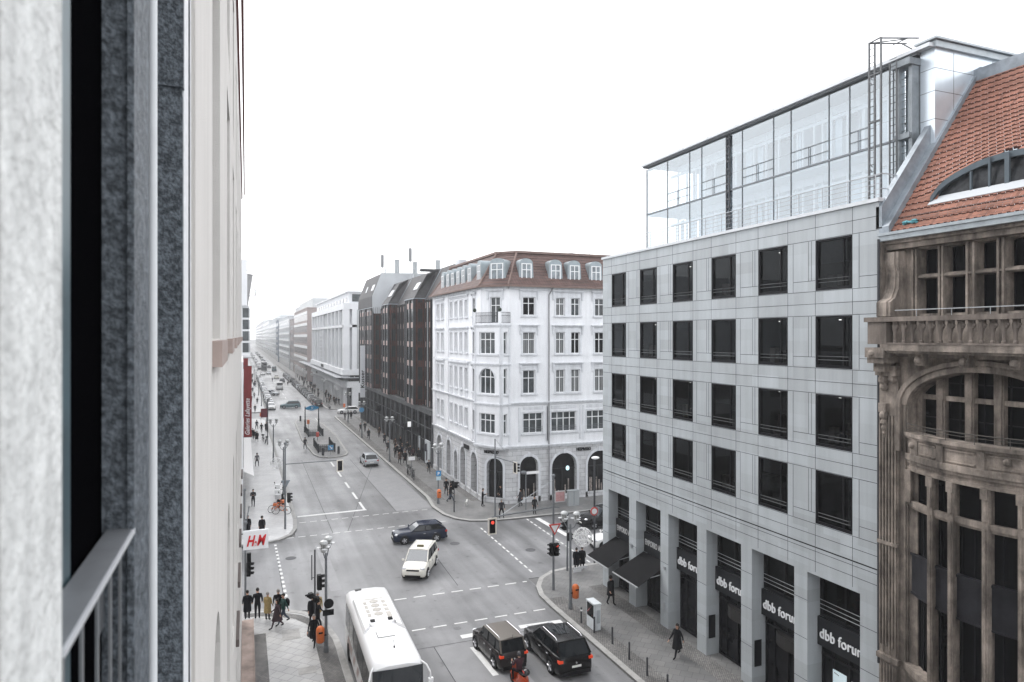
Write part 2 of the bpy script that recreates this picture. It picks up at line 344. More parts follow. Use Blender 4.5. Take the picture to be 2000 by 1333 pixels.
g = B(); g.add([(-900, -300, -.03), (1200, -300, -.03), (1200, 3500, -.03), (-900, 3500, -.03)], [(0, 1, 2, 3)])
tag(g.build('ground', mat('far_ground', (.14, .14, .14), .9, var=.1, scale=.05)), kind='structure')
g = B(); g.box(4, 17.6, -60, 1500, -.4, 0); g.box(-80, 4, 41.5, 57, -.4, -.002); g.box(17.6, 90, 41.5, 57, -.4, -.002)
g.box(17.6, 90, 140, 152, -.4, -.002); g.box(-80, 4, 141, 152, -.4, -.002)
tag(g.build('road', ASPH), kind='structure')
g = B()                                       # repaired strips in the asphalt
for x0, x1, y0, y1 in ((9.2, 12.6, 14, 34.0), (13.2, 16.6, 62, 88), (5.2, 5.9, 44, 54), (2.0, 2.9, 46.5, 51.5)):
    g.add([(x0, y0, .003), (x1, y0, .003), (x1, y1, .003), (x0, y1, .003)], [(0, 1, 2, 3)])
tag(g.build('road_patches', ASPH2), kind='structure')
g = B()                                       # tar joints
for (x0, y0, x1, y1) in ((7.1, 34.2, 16.8, 34.1), (9.2, 14, 9.2, 34.1), (8.1, 57, 16.3, 90), (13.1, 62, 13.1, 90), (2.4, 38, 2.4, 54), (6.9, 57, 7.2, 92), (12.9, 42, 13.4, 56)):
    dx, dy = x1 - x0, y1 - y0; L = math.hypot(dx, dy); nx, ny = -dy / L * .02, dx / L * .02
    g.add([(x0 + nx, y0 + ny, .006), (x0 - nx, y0 - ny, .006), (x1 - nx, y1 - ny, .006), (x1 + nx, y1 + ny, .006)], [(0, 1, 2, 3)])
tag(g.build('road_joints', mat('tar', (.045, .045, .05), .6)), kind='structure')

WALKS = {
 'pavement_own_side': ([(-12, -40), (4.8, -40), (4.8, 35), (4.75, 36.8), (4.5, 38.4), (4.1, 39.8), (3.4, 41), (2.4, 41.8), (1.1, 42.35), (-1, 42.5), (-12, 42.5)], (1, 9)),
 'pavement_across_left': ([(-40, 55.7), (1.4, 55.7), (2.8, 56.2), (3.8, 57.4), (4.25, 59), (4.45, 62), (4.5, 100), (4.4, 138), (3.6, 140.3), (2, 141), (-40, 141)], (0, 9)),
 'pavement_far_left': ([(-40, 152), (2.6, 152), (4.3, 153), (5, 155), (5, 1500), (-40, 1500)], (0, 4)),
 'pavement_across_right': ([(60, 140), (19, 140), (17.5, 139.6), (17, 138), (16.95, 66), (16.5, 62), (16.7, 59), (17.3, 57.2), (18.3, 56), (20, 55.4), (22, 55.25), (60, 55.4)], (1, 11)),
 'pavement_far_right': ([(60, 1500), (17.3, 1500), (17.3, 156), (17.7, 153.4), (19.4, 152.4), (60, 152.4)], (1, 4)),
 'pavement_near_right': ([(60, 42.35), (22, 42.35), (20.8, 42.3), (19.4, 42), (18.2, 41.1), (17.4, 39.8), (17, 38.4), (16.92, 36.6), (16.88, -40), (60, -40)], (0, 8)),
}
def ribbon(b, pts, w, z0, z1):
    """strip of width w on the left-hand side of an open path"""
    off = []
    for i, p in enumerate(pts):
        a = Vector(pts[max(0, i - 1)]); c = Vector(pts[min(len(pts) - 1, i + 1)]); t = (c - a).normalized(); off.append((p[0] - t.y * w, p[1] + t.x * w))
    for (a, b_, c, d) in zip(pts, pts[1:], off[1:], off):
        b.hexa([(*a, z0), (*b_, z0), (*c, z0), (*d, z0), (*a, z1), (*b_, z1), (*c, z1), (*d, z1)])
for nm, (poly, (i0, i1)) in WALKS.items():
    pale = 'left' in nm
    tag(B().prism(poly, -.3, .115).build(nm, SLABW if pale else SLABN if 'own' in nm else SLAB), kind='structure')
    k = B(); ribbon(k, poly[i0:i1 + 1], .32, -.2, .128)
    tag(k.build('kerb', KERB), kind='structure')
g = B()                                       # bands of small setts along kerbs and walls
for x0, x1, y0, y1 in ((.12, 1.2, 14, 38.8), (3.55, 4.46, 10, 37.2), (17.22, 18.3, 10, 37.6), (20.5, 21.49, 10, 38.5), (17.3, 18.4, 64, 137), (20.6, 21.48, 62.5, 137), (17.7, 18.7, 157, 400)):
    g.add([(x0, y0, .12), (x1, y0, .12), (x1, y1, .12), (x0, y1, .12)], [(0, 1, 2, 3)])
for pts, w in (([(4.46, 37.2), (4.2, 38.3), (3.8, 39.5), (3.2, 40.5), (2.3, 41.25), (1.1, 41.8), (.2, 41.9)], .55),):
    ribbon(g, pts, w, .05, .1205)
tag(g.build('setts', SETT), kind='structure')
# traffic island of the underground entrance
ISL = [(13.3, 95), (12.9, 93.4), (12.2, 92.6), (10.6, 92.3), (9.7, 93.2), (9.2, 95.2), (8.8, 109.6), (9.3, 131), (9.9, 135.6), (10.9, 136.8), (12.2, 136.2), (13.6, 127), (13.9, 112)]
tag(B().prism(ISL, -.2, .12).build('traffic_island', SLAB), kind='structure')
k = B(); ribbon(k, ISL[::-1] + [ISL[-1]], -.25, -.1, .128); tag(k.build('kerb', KERB), kind='structure')

mk = B(); Z = .009
def quadm(x0, y0, x1, y1, w):
    dx, dy = x1 - x0, y1 - y0; L = math.hypot(dx, dy); nx, ny = -dy / L * w / 2, dx / L * w / 2
    mk.add([(x0 + nx, y0 + ny, Z), (x0 - nx, y0 - ny, Z), (x1 - nx, y1 - ny, Z), (x1 + nx, y1 + ny, Z)], [(0, 1, 2, 3)])
def dashes(x0, y0, x1, y1, on, offl, w=.12):
    L = math.hypot(x1 - x0, y1 - y0); t = 0
    while t < L:
        a, b = t / L, min(1, (t + on) / L); quadm(x0 + (x1 - x0) * a, y0 + (y1 - y0) * a, x0 + (x1 - x0) * b, y0 + (y1 - y0) * b, w); t += on + offl
quadm(4.6, 63.2, 10.7, 63.5, .42)                                   # stop lines
dashes(4.6, 61.1, 16.3, 61.5, .55, .35); dashes(3.3, 56.8, 16.4, 57.0, .55, .35)
dashes(2.4, 55.4, 2.55, 43.2, .42, .42, .17)
dashes(18.55, 53.9, 18.3, 42.3, .55, .35); dashes(23.2, 55.1, 22.9, 42.6, .55, .35)
dashes(7.4, 41.1, 17.3, 41.05, .75, .45); dashes(7.4, 36.45, 16.7, 36.5, .75, .45)
quadm(24.15, 55.0, 24.3, 49.2, .45)
quadm(10.85, 34.75, 13.2, 34.75, .42); quadm(14.2, 34.75, 16.7, 34.6, .42)
quadm(11.05, 33.4, 11.15, 30.2, .30); quadm(11.15, 26, 11.15, 22, .30)
for a, b in ((86, 89.2), (79.4, 82.6), (73.2, 76.2), (68, 71), (63.6, 66.6)): quadm(10.55, a, 10.55, b, .22)
for y in range(160, 500, 12): quadm(10.6, y, 10.6, y + 5, .2)
quadm(13.2, 96, 13.4, 138, .1)
tag(mk.build('road_markings', MARK), kind='structure')
def manhole(x, y, z, r, lab):
    b = B(); b.lathe(x, y, [(r, z), (r, z + .012), (r * .8, z + .012), (r * .78, z + .008), (0.01, z + .008)], 20)
    tag(b.build('manhole_cover', mat('cast_iron', (.10, .10, .105), .55, .3, var=.3, scale=14)), lab, 'manhole cover')
manhole(20.1, 47.0, .0, .38, 'round iron manhole cover in the asphalt in front of the grey office block')
manhole(15.3, 50.6, .0, .38, 'round iron manhole cover below the hanging red traffic light')
manhole(3.3, 51.6, .0, .38, 'round iron manhole cover in the side street beyond the waiting pedestrians')
b = B(); b.box(2.5, 3.3, 33.4, 34.1, .117, .126); tag(b.build('drain_cover', KERB), 'square pale cover plate in the slabs near the coach', 'drain cover')
b = B(); b.box(2.0, 2.9, 37.5, 38.8, .117, .126); tag(b.build('drain_cover', KERB), 'larger paved cover plate behind the walking pedestrians', 'drain cover')

# ================================================================== grey office block
FG = Fr(21.5, 38.48, 0, -1, -1, 0); UG = 20.36
t = thing('office_block', (21.5, 28, 0), 'grey stone office block with dark square windows and a glass penthouse', 'building')
U = lambda y: 38.48 - y
WY = [(37.38, 35.65), (34.13, 32.36), (30.89, 29.1), (27.64, 25.83), (24.36, 22.57), (21.08, 19.28)]
WZ = [(17.82, 19.85), (14.74, 16.80), (11.60, 13.69), (8.46, 10.62)]
PO = [(37.76, 35.3), (34.53, 32.02), (31.28, 28.76), (28.02, 25.48), (24.76, 22.21), (21.5, 18.94)]
ops = [(U(a), U(b), c, d) for a, b in WY for c, d in WZ]
b = B(); b.wall(FG, 0, UG, 7.52, 20.89, ops, .16)
gops = [(U(a), U(c), 0, 6.37) for a, c in PO]
b.wall(FG, 0, UG, 0, 7.47, gops, .9)
b.fbox(FG, 0.002, UG - .002, 7.47, 7.52, -.3, -.09, 1)
b.add([(21.5, 38.48, 0), (21.5, 38.48, 20.89), (44, 38.48, 20.89), (44, 38.48, 0)], [(0, 1, 2, 3)])
b.add([(21.5, 18.12, 0), (44, 18.12, 0), (44, 18.12, 20.89), (21.5, 18.12, 20.89)], [(0, 1, 2, 3)], 2)
b.add([(44, 18.12, 0), (44, 38.48, 0), (44, 38.48, 20.89), (44, 18.12, 20.89)], [(0, 1, 2, 3)])
b.build('wall', [PANEL, JOINT, ZINC], t)
b = B(); b.box(21.42, 22.1, 18.08, 38.54, 20.895, 21.03); b.box(22.1, 44.05, 18.08, 38.54, 20.8, 20.98)
b.build('parapet', mat('pale_coping', (.52, .54, .56), .5, .2, var=.06, scale=2), t)
j = B(); e = .009                               # open joints between the stone panels
def hz_(z, u0=0., u1=UG): j.fbox(FG, u0, u1, z - e, z + e, .0005, .003)
def vt_(u, z0, z1): j.fbox(FG, u - e, u + e, z0, z1, .0005, .003)
for z in (20.37, 19.87, 17.80, 17.3, 16.82, 14.72, 14.2, 13.71, 11.58, 11.1, 10.64, 8.44, 7.98, 7.33, 6.92): hz_(z)
for i, (a, c) in enumerate(WY):
    ua, ub = U(a), U(c)
    for z0, z1 in ((19.88, 20.88), (16.83, 17.79), (13.72, 14.71), (10.65, 11.57), (7.53, 8.43), (6.5, 7.46)):
        vt_(ua, z0, z1); vt_(ub, z0, z1)
    nxt = U(WY[i + 1][0]) if i < 5 else UG
    for z0, z1 in WZ:
        vt_(ub + .30, z0, z1)
        if i < 5:
            vt_(nxt - .36, z0 + .42, z1); vt_(nxt - .2, z0 + .42, z1)
            j.fbox(FG, ub + .32, nxt, z0 + .42 - e, z0 + .42 + e, .0005, .003)
        else: j.fbox(FG, ub + .32, UG, z0 + .42 - e, z0 + .42 + e, .0005, .003)
for i, (a, c) in enumerate([(38.48, 38.48)] + PO):
    u0 = U(c); u1 = U(PO[i][0]) if i < 6 else UG
    for z in (5.2, 3.6, 1.9): j.fbox(FG, u0 + .004, u1 - .004, z - e, z + e, .0005, .003)
    if i:
        for z in (5.2, 3.6, 1.9): j.add([FG.p(u0 - .002, z - e, -.01), FG.p(u0 - .002, z - e, -.8), FG.p(u0 - .002, z + e, -.8), FG.p(u0 - .002, z + e, -.01)], [(0, 1, 2, 3)])
j.build('panel_joint', JOINT, t)
# rooms behind the windows
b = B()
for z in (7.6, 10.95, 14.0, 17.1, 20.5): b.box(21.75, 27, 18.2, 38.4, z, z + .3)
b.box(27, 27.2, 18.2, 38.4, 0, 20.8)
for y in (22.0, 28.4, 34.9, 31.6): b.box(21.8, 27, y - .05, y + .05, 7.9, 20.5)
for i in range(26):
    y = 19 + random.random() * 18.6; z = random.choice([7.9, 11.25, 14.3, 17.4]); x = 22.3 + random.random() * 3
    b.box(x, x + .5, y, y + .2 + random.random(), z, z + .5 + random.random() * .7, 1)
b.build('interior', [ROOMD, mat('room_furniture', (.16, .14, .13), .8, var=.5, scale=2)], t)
for i, (a, c) in enumerate(WY):
    for k, (z0, z1) in enumerate(WZ):
        gl = B().fquad(FG, U(a) + .02, U(c) - .02, z0 + .02, z1 - .02, -.1).build('window', SEEGLASS, t)
        f = B(); u0, u1 = U(a), U(c)
        f.fbox(FG, u0 + .002, u0 + .09, z0 + .002, z1 - .002, -.14, -.015); f.fbox(FG, u1 - .09, u1 - .002, z0 + .002, z1 - .002, -.14, -.015)
        f.fbox(FG, u0 + .09, u1 - .09, z0 + .002, z0 + .12, -.14, -.015); f.fbox(FG, u0 + .09, u1 - .09, z1 - .07, z1 - .002, -.14, -.015)
        f.fbox(FG, u1 - .5, u1 - .45, z0 + .12, z1 - .07, -.13, -.05); f.build('frame', BLACKFR, gl)
        r = B()
        for zz in (z0 + .32, z0 + .46): r.tube(FG.p(u0 + .1, zz, -.045), FG.p(u1 - .1, zz, -.045), .012, 5)
        r.build('rail', mat('rail_dark', (.11, .115, .12), .5, .3), gl)
        if k < 3:
            r = B()
            for uu in (u0 + .55, u1 - .35): r.box(22.2, 22.27, 38.48 - uu - .035, 38.48 - uu + .035, z1 - .16, z1 - .13)
            split(r, 'ceiling_lamp', mat('lamp_white', (.8, .8, .8), emit=(1, .97, .9, 3)), gl)
        if (i * 5 + k * 3) % 4 == 1:
            r = B(); dz = .35 + .3 * ((i + k) % 3); r.fbox(FG, u0 + .1, u1 - .1, z1 - dz, z1 - .07, -.24, -.22)
            r.build('blind', mat('blind_grey', (.13, .13, .135), .9, var=.2, scale=20), gl)
        if (i + k * 2) % 3 == 0:
            r = B(); r.fbox(FG, u0 + .2, u0 + .5, z0 + .1, z0 + .75, -.75, -.5); r.fbox(FG, u0 + .7, u0 + 1.4, z0 + .55, z0 + .6, -1.2, -.5); r.fbox(FG, u0 + .85, u0 + 1.2, z0 + .65, z0 + .95, -.85, -.8)
            r.build('desk', mat('desk_wood', (.22, .18, .15), .7, var=.3, scale=5), gl)
        if k == 0 and i < 2 or random.random() < .3:
            r = B(); w0 = u1 - .42
            for q in range(5): r.fbox(FG, w0 + q * .07, w0 + q * .07 + .05, z0 + .1, z1 - .08, -.3, -.27)
            r.build('curtain', mat('curtain', (.5, .5, .5), .9), gl)
# ground storey behind the pillars
NAMES = ['EMPORIO ARMANI', 'EMPORIO ARMANI'] + ['dbb forum'] * 4
for i, (a, c) in enumerate(PO):
    y0, y1 = c, a
    F = Fr(22.06, y1, 0, -1, -1, 0); W = y1 - y0
    gb = B(); gb.fquad(F, 0, W, 4.55, 6.4, -.24); up = gb.build('window', SEEGLASS, t)
    f = B(); f.fbox(F, 0, .12, 4.5, 6.37, -.25, -.12); f.fbox(F, W - .1, W, 4.5, 6.37, -.25, -.12); f.fbox(F, W * .5 - .05, W * .5 + .05, 4.5, 6.37, -.25, -.12); f.fbox(F, 0.12, W, 4.5, 4.6, -.25, -.12)
    f.build('frame', BLACKFR, up)
    r = B()
    for zz in (4.85, 5.02, 5.2): r.tube(F.p(.05, zz, -.06), F.p(W - .02, zz, -.06), .014, 5)
    r.build('rail', STEEL, up)
    s = B().fbox(F, 0.0, W, 3.34, 4.5, -.1, .02).build('sign_band', mat('sign_black', (.016, .017, .02) if i < 2 else (.03, .032, .036), .5), t)
    ltr = WHITE if i < 2 else mat('lit_letter', (.62, .63, .65), .5, emit=(1, 1, 1, .06))
    if i < 2: textmesh('lettering', NAMES[i], .46, F, .12, 3.80, .03, mat('letter_grey', (.5, .5, .5), .5), s, bold=.006, xs=.62, ext=.01)
    else: textmesh('lettering', NAMES[i], .60, F, .14, 3.68, .04, ltr, s, bold=.0, ext=.03, xs=.82)
    gb = B(); gb.fquad(F, 0, W, 0.12, 3.34, -.3); gl = gb.build('shop_window', mat('shop_glass', (.010, .010, .012), .08, var=.7, scale=1.2), t)
    f = B()
    for q in (0., .2, .52, .8): f.fbox(F, W * q + .02, W * q + .09, .12, 3.3, -.3, -.2)
    f.fbox(F, 0.02, W, 2.9, 3.0, -.29, -.19); f.fbox(F, .02, W, .13, .25, -.29, -.19)
    f.build('frame', BLACKFR, gl)
    if i in (3, 4):                             # rounded door canopy
        d = B()
        for q in range(8):
            g0, g1 = math.pi * q / 8, math.pi * (q + 1) / 8; cx_ = W * .62; rr = W * .34
            d.hexa([F.p(cx_ - rr * math.cos(g0), 2.35, -.28 + .42 * math.sin(g0)), F.p(cx_ - rr * math.cos(g1), 2.35, -.28 + .42 * math.sin(g1)), F.p(cx_, 2.35, -.28), F.p(cx_, 2.35, -.281),
                    F.p(cx_ - rr * math.cos(g0), 2.88, -.28 + .42 * math.sin(g0)), F.p(cx_ - rr * math.cos(g1), 2.88, -.28 + .42 * math.sin(g1)), F.p(cx_, 2.88, -.28), F.p(cx_, 2.88, -.281)])
        d.build('door_canopy', mat('bronze_dark', (.035, .033, .032), .4, .3), gl)
    if i == 5:
        ps = B(); ps.fbox(F, .62, 1.28, .7, 2.55, -.19, -.16); ps.fbox(F, 1.52, 2.2, .7, 2.45, -.19, -.16)
        split(ps, 'window_poster', mat('poster_pale', (.55, .64, .68), .5, emit=(.7, .85, .9, .15)), gl)
        ps = B()
        for q in range(4): ps.fbox(F, .7 + q * .06, .74 + q * .06, 2.42 - .01 * q, 2.46 - .01 * q, -.159, -.155); ps.fbox(F, 1.9 + .05 * q, 1.93 + .05 * q, 2.05 + .04 * (q % 2), 2.12 + .05 * (q % 3), -.159, -.155)
        ps.build('print', BLACKFR, gl)
b = B()
b.fbox(Fr(21.5, 38.48, 0, -1, -1, 0), U(28.3), U(28.1), 1.0, 1.01, .0, .001)
for y, z0, z1 in ((28.01, .95, 2.1), (24.75, 1.0, 2.2)):       # dark display cases on the pillar sides
    b.box(21.62, 22.02, y - .03, y + .012 - .03, z0, z1)
split(b, 'notice_case', BLACKFR, t)
b = B()
for y in (31.6, 35.0): b.box(21.42, 21.5, y - .07, y + .07, 3.5 if y > 33 else 3.3, 3.72 if y > 33 else 3.42)
b.box(21.46, 21.5, 31.55, 31.68, 1.0, 1.45); b.build('doorbell_panel', STEEL, t)
# awnings
for (ya, yb), x0 in (((37.72, 35.34), 20.0), ((34.5, 32.05), 20.0)):
    aw = thing('shop_awning', (21.9, ya, 3.3), 'black fabric awning %s of the corner shop' % ('over the farther bay' if ya > 36 else 'over the nearer bay'), 'awning', 'black shop awnings')
    b = B(); z0, z1 = 2.35, 3.32
    b.hexa([(x0, yb - .1, z0), (22.0, yb, z1), (22.0, ya, z1), (x0, ya + .1, z0), (x0, yb - .1, z0 + .02), (22.0, yb, z1 + .02), (22.0, ya, z1 + .02), (x0, ya + .1, z0 + .02)])
    b.build('awning_cloth', mat('black_canvas', (.005, .005, .006), .85, var=.2, scale=3), aw)
    b = B(); b.box(x0 - .06, x0, yb - .12, ya + .12, z0 - .03, z0 + .03); b.build('front_bar', mat('bar_alu', (.45, .46, .47), .5, .4), aw)
    b = B()
    for y in (yb - .05, ya + .05): b.path([(22.0, y, 2.9), (21.0, y + .35 * (1 if y < ya else -1), 2.6), (x0, y, z0 + .0)], .022, 5)
    b.build('folding_arm', STEEL, aw)
# roof railing
rl = B()
ys = [38.3 - i * 1.24 for i in range(17)]
for y in ys: rl.tube((21.72, y, 21.0), (21.72, y, 21.95 if y < 37 else 21.6), .018, 5)
for z in (21.2, 21.4, 21.6, 21.78, 21.95): rl.tube((21.72, 37.1, z), (21.72, 18.2, z), .010 if z < 21.9 else .02, 5)
for z in (21.3, 21.6): rl.tube((21.72, 38.35, z), (21.72, 37.1, z + .0), .01, 5)
rl.tube((21.72, 38.35, 21.6), (21.72, 37.1, 21.95), .01, 5)
for z in (21.4, 21.95): rl.tube((21.72, 18.2, z), (24.5, 18.2, z), .018, 5)
for x in (22.4, 23.2): rl.tube((x, 18.2, 21), (x, 18.2, 21.95), .018, 5)
rl.build('roof_railing', STEEL, t)
# glass penthouse
FP = Fr(24, 37.28, 0, -1, -1, 0); LP = 37.28 - 18.43
pale = mat('penthouse_white', (.72, .75, .78), .6, var=.05, scale=1)
b = B(); b.box(24.12, 33, 18.5, 37.2, 23.6, 23.82); b.box(24.15, 33, 18.5, 37.15, 20.97, 21.1)
b.build('floor_slab', pale, t)
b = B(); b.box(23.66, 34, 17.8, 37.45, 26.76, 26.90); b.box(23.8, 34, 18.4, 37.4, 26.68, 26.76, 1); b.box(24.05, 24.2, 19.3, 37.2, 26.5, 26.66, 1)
for i in range(16): b.tube((23.5, 18.8 + i * 1.22, 26.95), (23.5, 18.8 + i * 1.22, 27.12), .03, 5)
b.tube((23.5, 18, 27.12), (23.5, 37.6, 27.12), .006, 4)
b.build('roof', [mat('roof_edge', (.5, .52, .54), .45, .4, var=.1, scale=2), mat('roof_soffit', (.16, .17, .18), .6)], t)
b = B(); b.fquad(FP, 0, LP - .9, 21.0, 26.6, 0); b.add([(24, 37.28, 21), (24, 37.28, 26.6), (33, 37.28, 26.6), (33, 37.28, 21)], [(0, 1, 2, 3)])
pg = b.build('curtain_wall', PENTGLASS, t)
b = B(); MU = [37.28 - y for y in (37.28, 34.98, 32.79, 31.68, 28.34, 26.12, 24.99, 22.76, 21.66, 20.72, 19.57)]
for u in MU: b.fbox(FP, u - .016, u + .016, 21, 26.6, -.03, .03)
b.fbox(FP, 0, LP - .9, 23.68, 23.76, -.03, .05); b.box(24.02, 24.08, 37.2, 37.3, 21, 26.6)
for y0, y1 in ((34.98, 32.79), (31.68, 29.6), (28.34, 26.12), (24.99, 22.76), (21.66, 20.72)):
    for z in (24.15, 24.6): b.tube((23.95, y0, z), (23.95, y1, z), .014, 5)
    b.tube((23.95, (y0 + y1) / 2, 23.7), (23.95, (y0 + y1) / 2, 24.6), .02, 5)
b.tube((24.06, 37.28, 24.6), (24.06, 19.5, 24.6), .012, 5)
b.build('mullion', mat('mullion_dark', (.15, .165, .18), .4, .4), t)
b = B()                                        # lattice mast on the glass
for u in (7.78, 8.02): b.fbox(FP, u - .03, u + .03, 21, 26.6, .02, .1)
for i in range(14): b.fbox(FP, 7.8, 8.0, 21.2 + i * .4, 21.3 + i * .4, .03, .09)
b.build('lattice_post', DPOLE, t)
FI = Fr(25.35, 37.0, 0, -1, -1, 0)             # inner wall with white frames, curtains, sky seen through
b = B(); b.box(24.2, 33, 37.0 - 1.0, 37.05 - 1.0, 26.35, 26.6); n = 0; u = 1.2
cu = B()
while u < 17.4:
    wv = random.choice([.5, .7, .9])
    for z0, z1 in ((21.1, 23.6), (23.82, 26.55)):
        b.fbox(FI, u, u + .09, z0, z1, 0, .08); b.fbox(FI, u, u + wv, z1 - .38, z1, 0, .05)
        if random.random() < .62: cu.fbox(FI, u + .12, u + wv * random.uniform(.5, .95), z0, z1 - .4, -.12, -.1)
    u += wv
b.box(27.5, 27.6, 18.6, 36, 21.1, 26.6)
for i in range(9): b.fbox(FI, 1.6 + i * 1.75, 1.72 + i * 1.75, 21.1, 26.55, -.9, -.78)
b.fbox(FI, .5, 17.4, 22.9, 23.05, .0, .1)
b.fbox(FI, .5, 17.4, 25.95, 26.1, .0, .1)
for y in (30.5, 26.0, 22.2): b.box(25.4, 27.5, y, y + .08, 21.1, 26.6)
b.build('inner_frame', pale, t)
split(cu, 'curtain', mat('net_curtain', (.50, .57, .62), .9, var=.12, scale=3), t, 90)
# ladder tower and clad stair head
b = B()
for y in (19.83, 19.58, 19.3):
    b.box(23.0 - .03, 23.0 + .03, y - .03, y + .03, 21.05, 27.57 if y != 19.58 else 27.4)
for y0, y1, x in ((19.83, 19.58, 23.0), (19.25, 18.95, 23.4), (18.9, 18.7, 23.6)):
    for i in range(22 if x < 23.1 else 20): b.tube((x, y0, 21.3 + i * .285), (x, y1, 21.3 + i * .285), .014, 4)
for y in (19.25, 18.95): b.box(23.38, 23.43, y - .02, y + .02, 21.05, 26.6)
for x, y in ((23.0, 19.83), (23.0, 19.3)): b.tube((x, y, 27.54), (24.3, y - .6, 27.5), .035, 6)
b.tube((23.0, 19.83, 27.54), (23.0, 19.3, 27.57), .035, 6); b.tube((24.1, 19.3, 27.5), (24.2, 18.7, 26.95), .03, 6); b.tube((23.0, 19.83, 27.54), (23.9, 18.95, 27.5), .025, 6); b.tube((23.9, 19.5, 27.5), (23.9, 18.9, 27.5), .025, 6)
for z in (24.35, 22.2, 26.2): b.box(22.95, 23.05, 19.3, 19.83, z, z + .05)
for zz in (22.6, 22.8, 26.0, 26.2): b.tube((22.9, 19.75, zz), (22.9, 19.6, zz - .2), .02, 4)
b.build('ladder_tower', mat('tower_steel', (.13, .135, .14), .5, .4, var=.2, scale=5), t)
b = B()
b.box(23.55, 23.75, 18.95, 19.12, 21.05, 26.4); b.box(23.6, 24.6, 18.45, 18.6, 21.05, 26.4); b.box(23.5, 24.6, 18.5, 19.15, 23.55, 23.75); b.box(23.4, 24.7, 18.4, 19.2, 26.3, 26.55)
b.build('lift_shaft', mat('shaft_steel', (.2, .22, .235), .4, .4, var=.3, scale=2), t)
b = B(); b.add([(23.7, 18.7, 21.1), (23.7, 18.95, 21.1), (23.7, 18.95, 26.3), (23.7, 18.7, 26.3)], [(0, 1, 2, 3)]); b.build('lift_glass', PENTGLASS, t)
CLAD = mat('metal_cladding', (.60, .66, .71), .28, .55, var=.10, scale=.7)
b = B(); b.box(24.0, 34, 17.83, 18.42, 20.9, 26.75)
b.build('stair_head', CLAD, t)
b = B()
for z in (22.0, 23.05, 24.1, 25.15, 26.0): b.box(23.996, 34, 17.826, 18.42, z, z + .015)
for x in (25.0, 27.2, 29.4): b.box(x, x + .015, 17.826, 17.84, 20.9, 26.7)
b.box(23.9, 34.1, 17.7, 18.5, 26.75, 26.98, 1); b.box(23.75, 34.1, 17.6, 18.5, 27.0, 27.08, 1)
b.build('cladding_joint', [JOINT, mat('eave_zinc', (.33, .36, .38), .45, .5, var=.15, scale=2)], t)
b = B(); b.box(33.5, 34, 17.9, 37.7, 21, 26.9); b.build('back_wall', pale, t)

# ================================================================== brown sandstone neighbour
FB = Fr(21.45, 18.0, 0, -1, -1, 0); V = lambda y: 18.0 - y
t = thing('sandstone_house', (21.5, 14.4, 0), 'old brown sandstone house with red tiled roof, balustrade and curved bow front', 'building')
AY0, AY1 = 16.92, 11.88
b = B()
b.wall(FB, 0, 12, 0, 15.45, [(V(AY0), V(AY1), 4.7, 14.85), (V(AY0) + .0, V(AY1), 0.3, 3.9)], 1.1)
b.arch(FB, V(AY0), V(AY1), 14.85, 1.25, 1.0, n=18)
b.box(21.46, 33, 5.99, 6.0, 0, 19.4); b.box(21.46, 33, 17.99, 18.09, 0, 19.4)
b.fbox(FB, .95, 1.02, 4.7, 14.0, 0, .05)
b.build('wall', BROWNST, t)
b = B(); b.archband(FB, V(AY0) + .02, V(AY1) - .02, 14.87, 1.25, .2, .02, .10, n=22); b.archband(FB, V(AY0) - .19, V(AY1) + .19, 15.08, 1.45, .16, .02, .18, n=22, legs=12.0)
b.build('arch_moulding', BROWNST, t)
b = B()                                          # fluted corner pilaster
b.fbox(FB, .02, .78, 4.6, 14.6, 0, .10)
for q in range(6): b.fbox(FB, .06 + q * .125, .11 + q * .125, 4.75 if q % 2 else 5.0, 13.2, .10, .17)
b.fbox(FB, .0, .82, 8.6, 8.72, .10, .2); b.fbox(FB, -.02, .84, 4.5, 4.68, .0, .22); b.fbox(FB, .1, .7, 0, 4.5, 0, .14)
for q in range(5): b.fbox(FB, .14 + q * .12, .18 + q * .12, .2, 4.4, .14, .2)
for z, r in ((14.45, .2), (14.2, .15), (13.2, .16), (12.95, .12), (12.75, .09), (12.55, .07)):
    b.ball(FB.p(.28, z, .2), r, 1, .9, 1, 8); 
b.ball(FB.p(.62, 14.5, .18), .17, 1, .9, 1, 8); b.fbox(FB, .0, .8, 14.6, 14.95, 0, .3)
b.fbox(FB, .12, .42, 13.3, 13.62, .1, .28); b.tube(FB.p(.3, 13.15, .22), FB.p(.3, 12.4, .2), .05, 6, .02)
b.build('corner_pilaster', BROWNST, t)
def bow(y, add=0.):                               # curve of the bow front: X at a given Y
    c = 14.4; h = 2.62; s = .78; Rr = (h * h + s * s) / (2 * s); dy = max(-h, min(h, y - c))
    return 21.46 - (math.sqrt(Rr * Rr - dy * dy) - (Rr - s)) - add
NB = 22; BY = [17.0 - (17.0 - 11.8) * i / NB for i in range(NB + 1)]
def bowband(b, z0, z1, o0, o1, m=0, ys=None, o0b=None):
    ys = ys or BY
    for y0, y1 in zip(ys, ys[1:]):
        b.hexa([(bow(y0, o0), y0, z0), (bow(y1, o0), y1, z0), (bow(y1, o1), y1, z0), (bow(y0, o1), y0, z0),
                (bow(y0, o0), y0, z1), (bow(y1, o0), y1, z1), (bow(y1, o1), y1, z1), (bow(y0, o1), y0, z1)], m)
b = B()
bowband(b, 12.58, 12.70, -.5, .10); bowband(b, 12.5, 12.58, -.2, .04); bowband(b, 11.98, 12.5, -.2, -.03)
bowband(b, 11.78, 11.98, -.35, .07); bowband(b, 11.66, 11.78, -.3, 0.0); bowband(b, 11.52, 11.66, -.3, -.07); bowband(b, 11.4, 11.52, -.35, -.02)
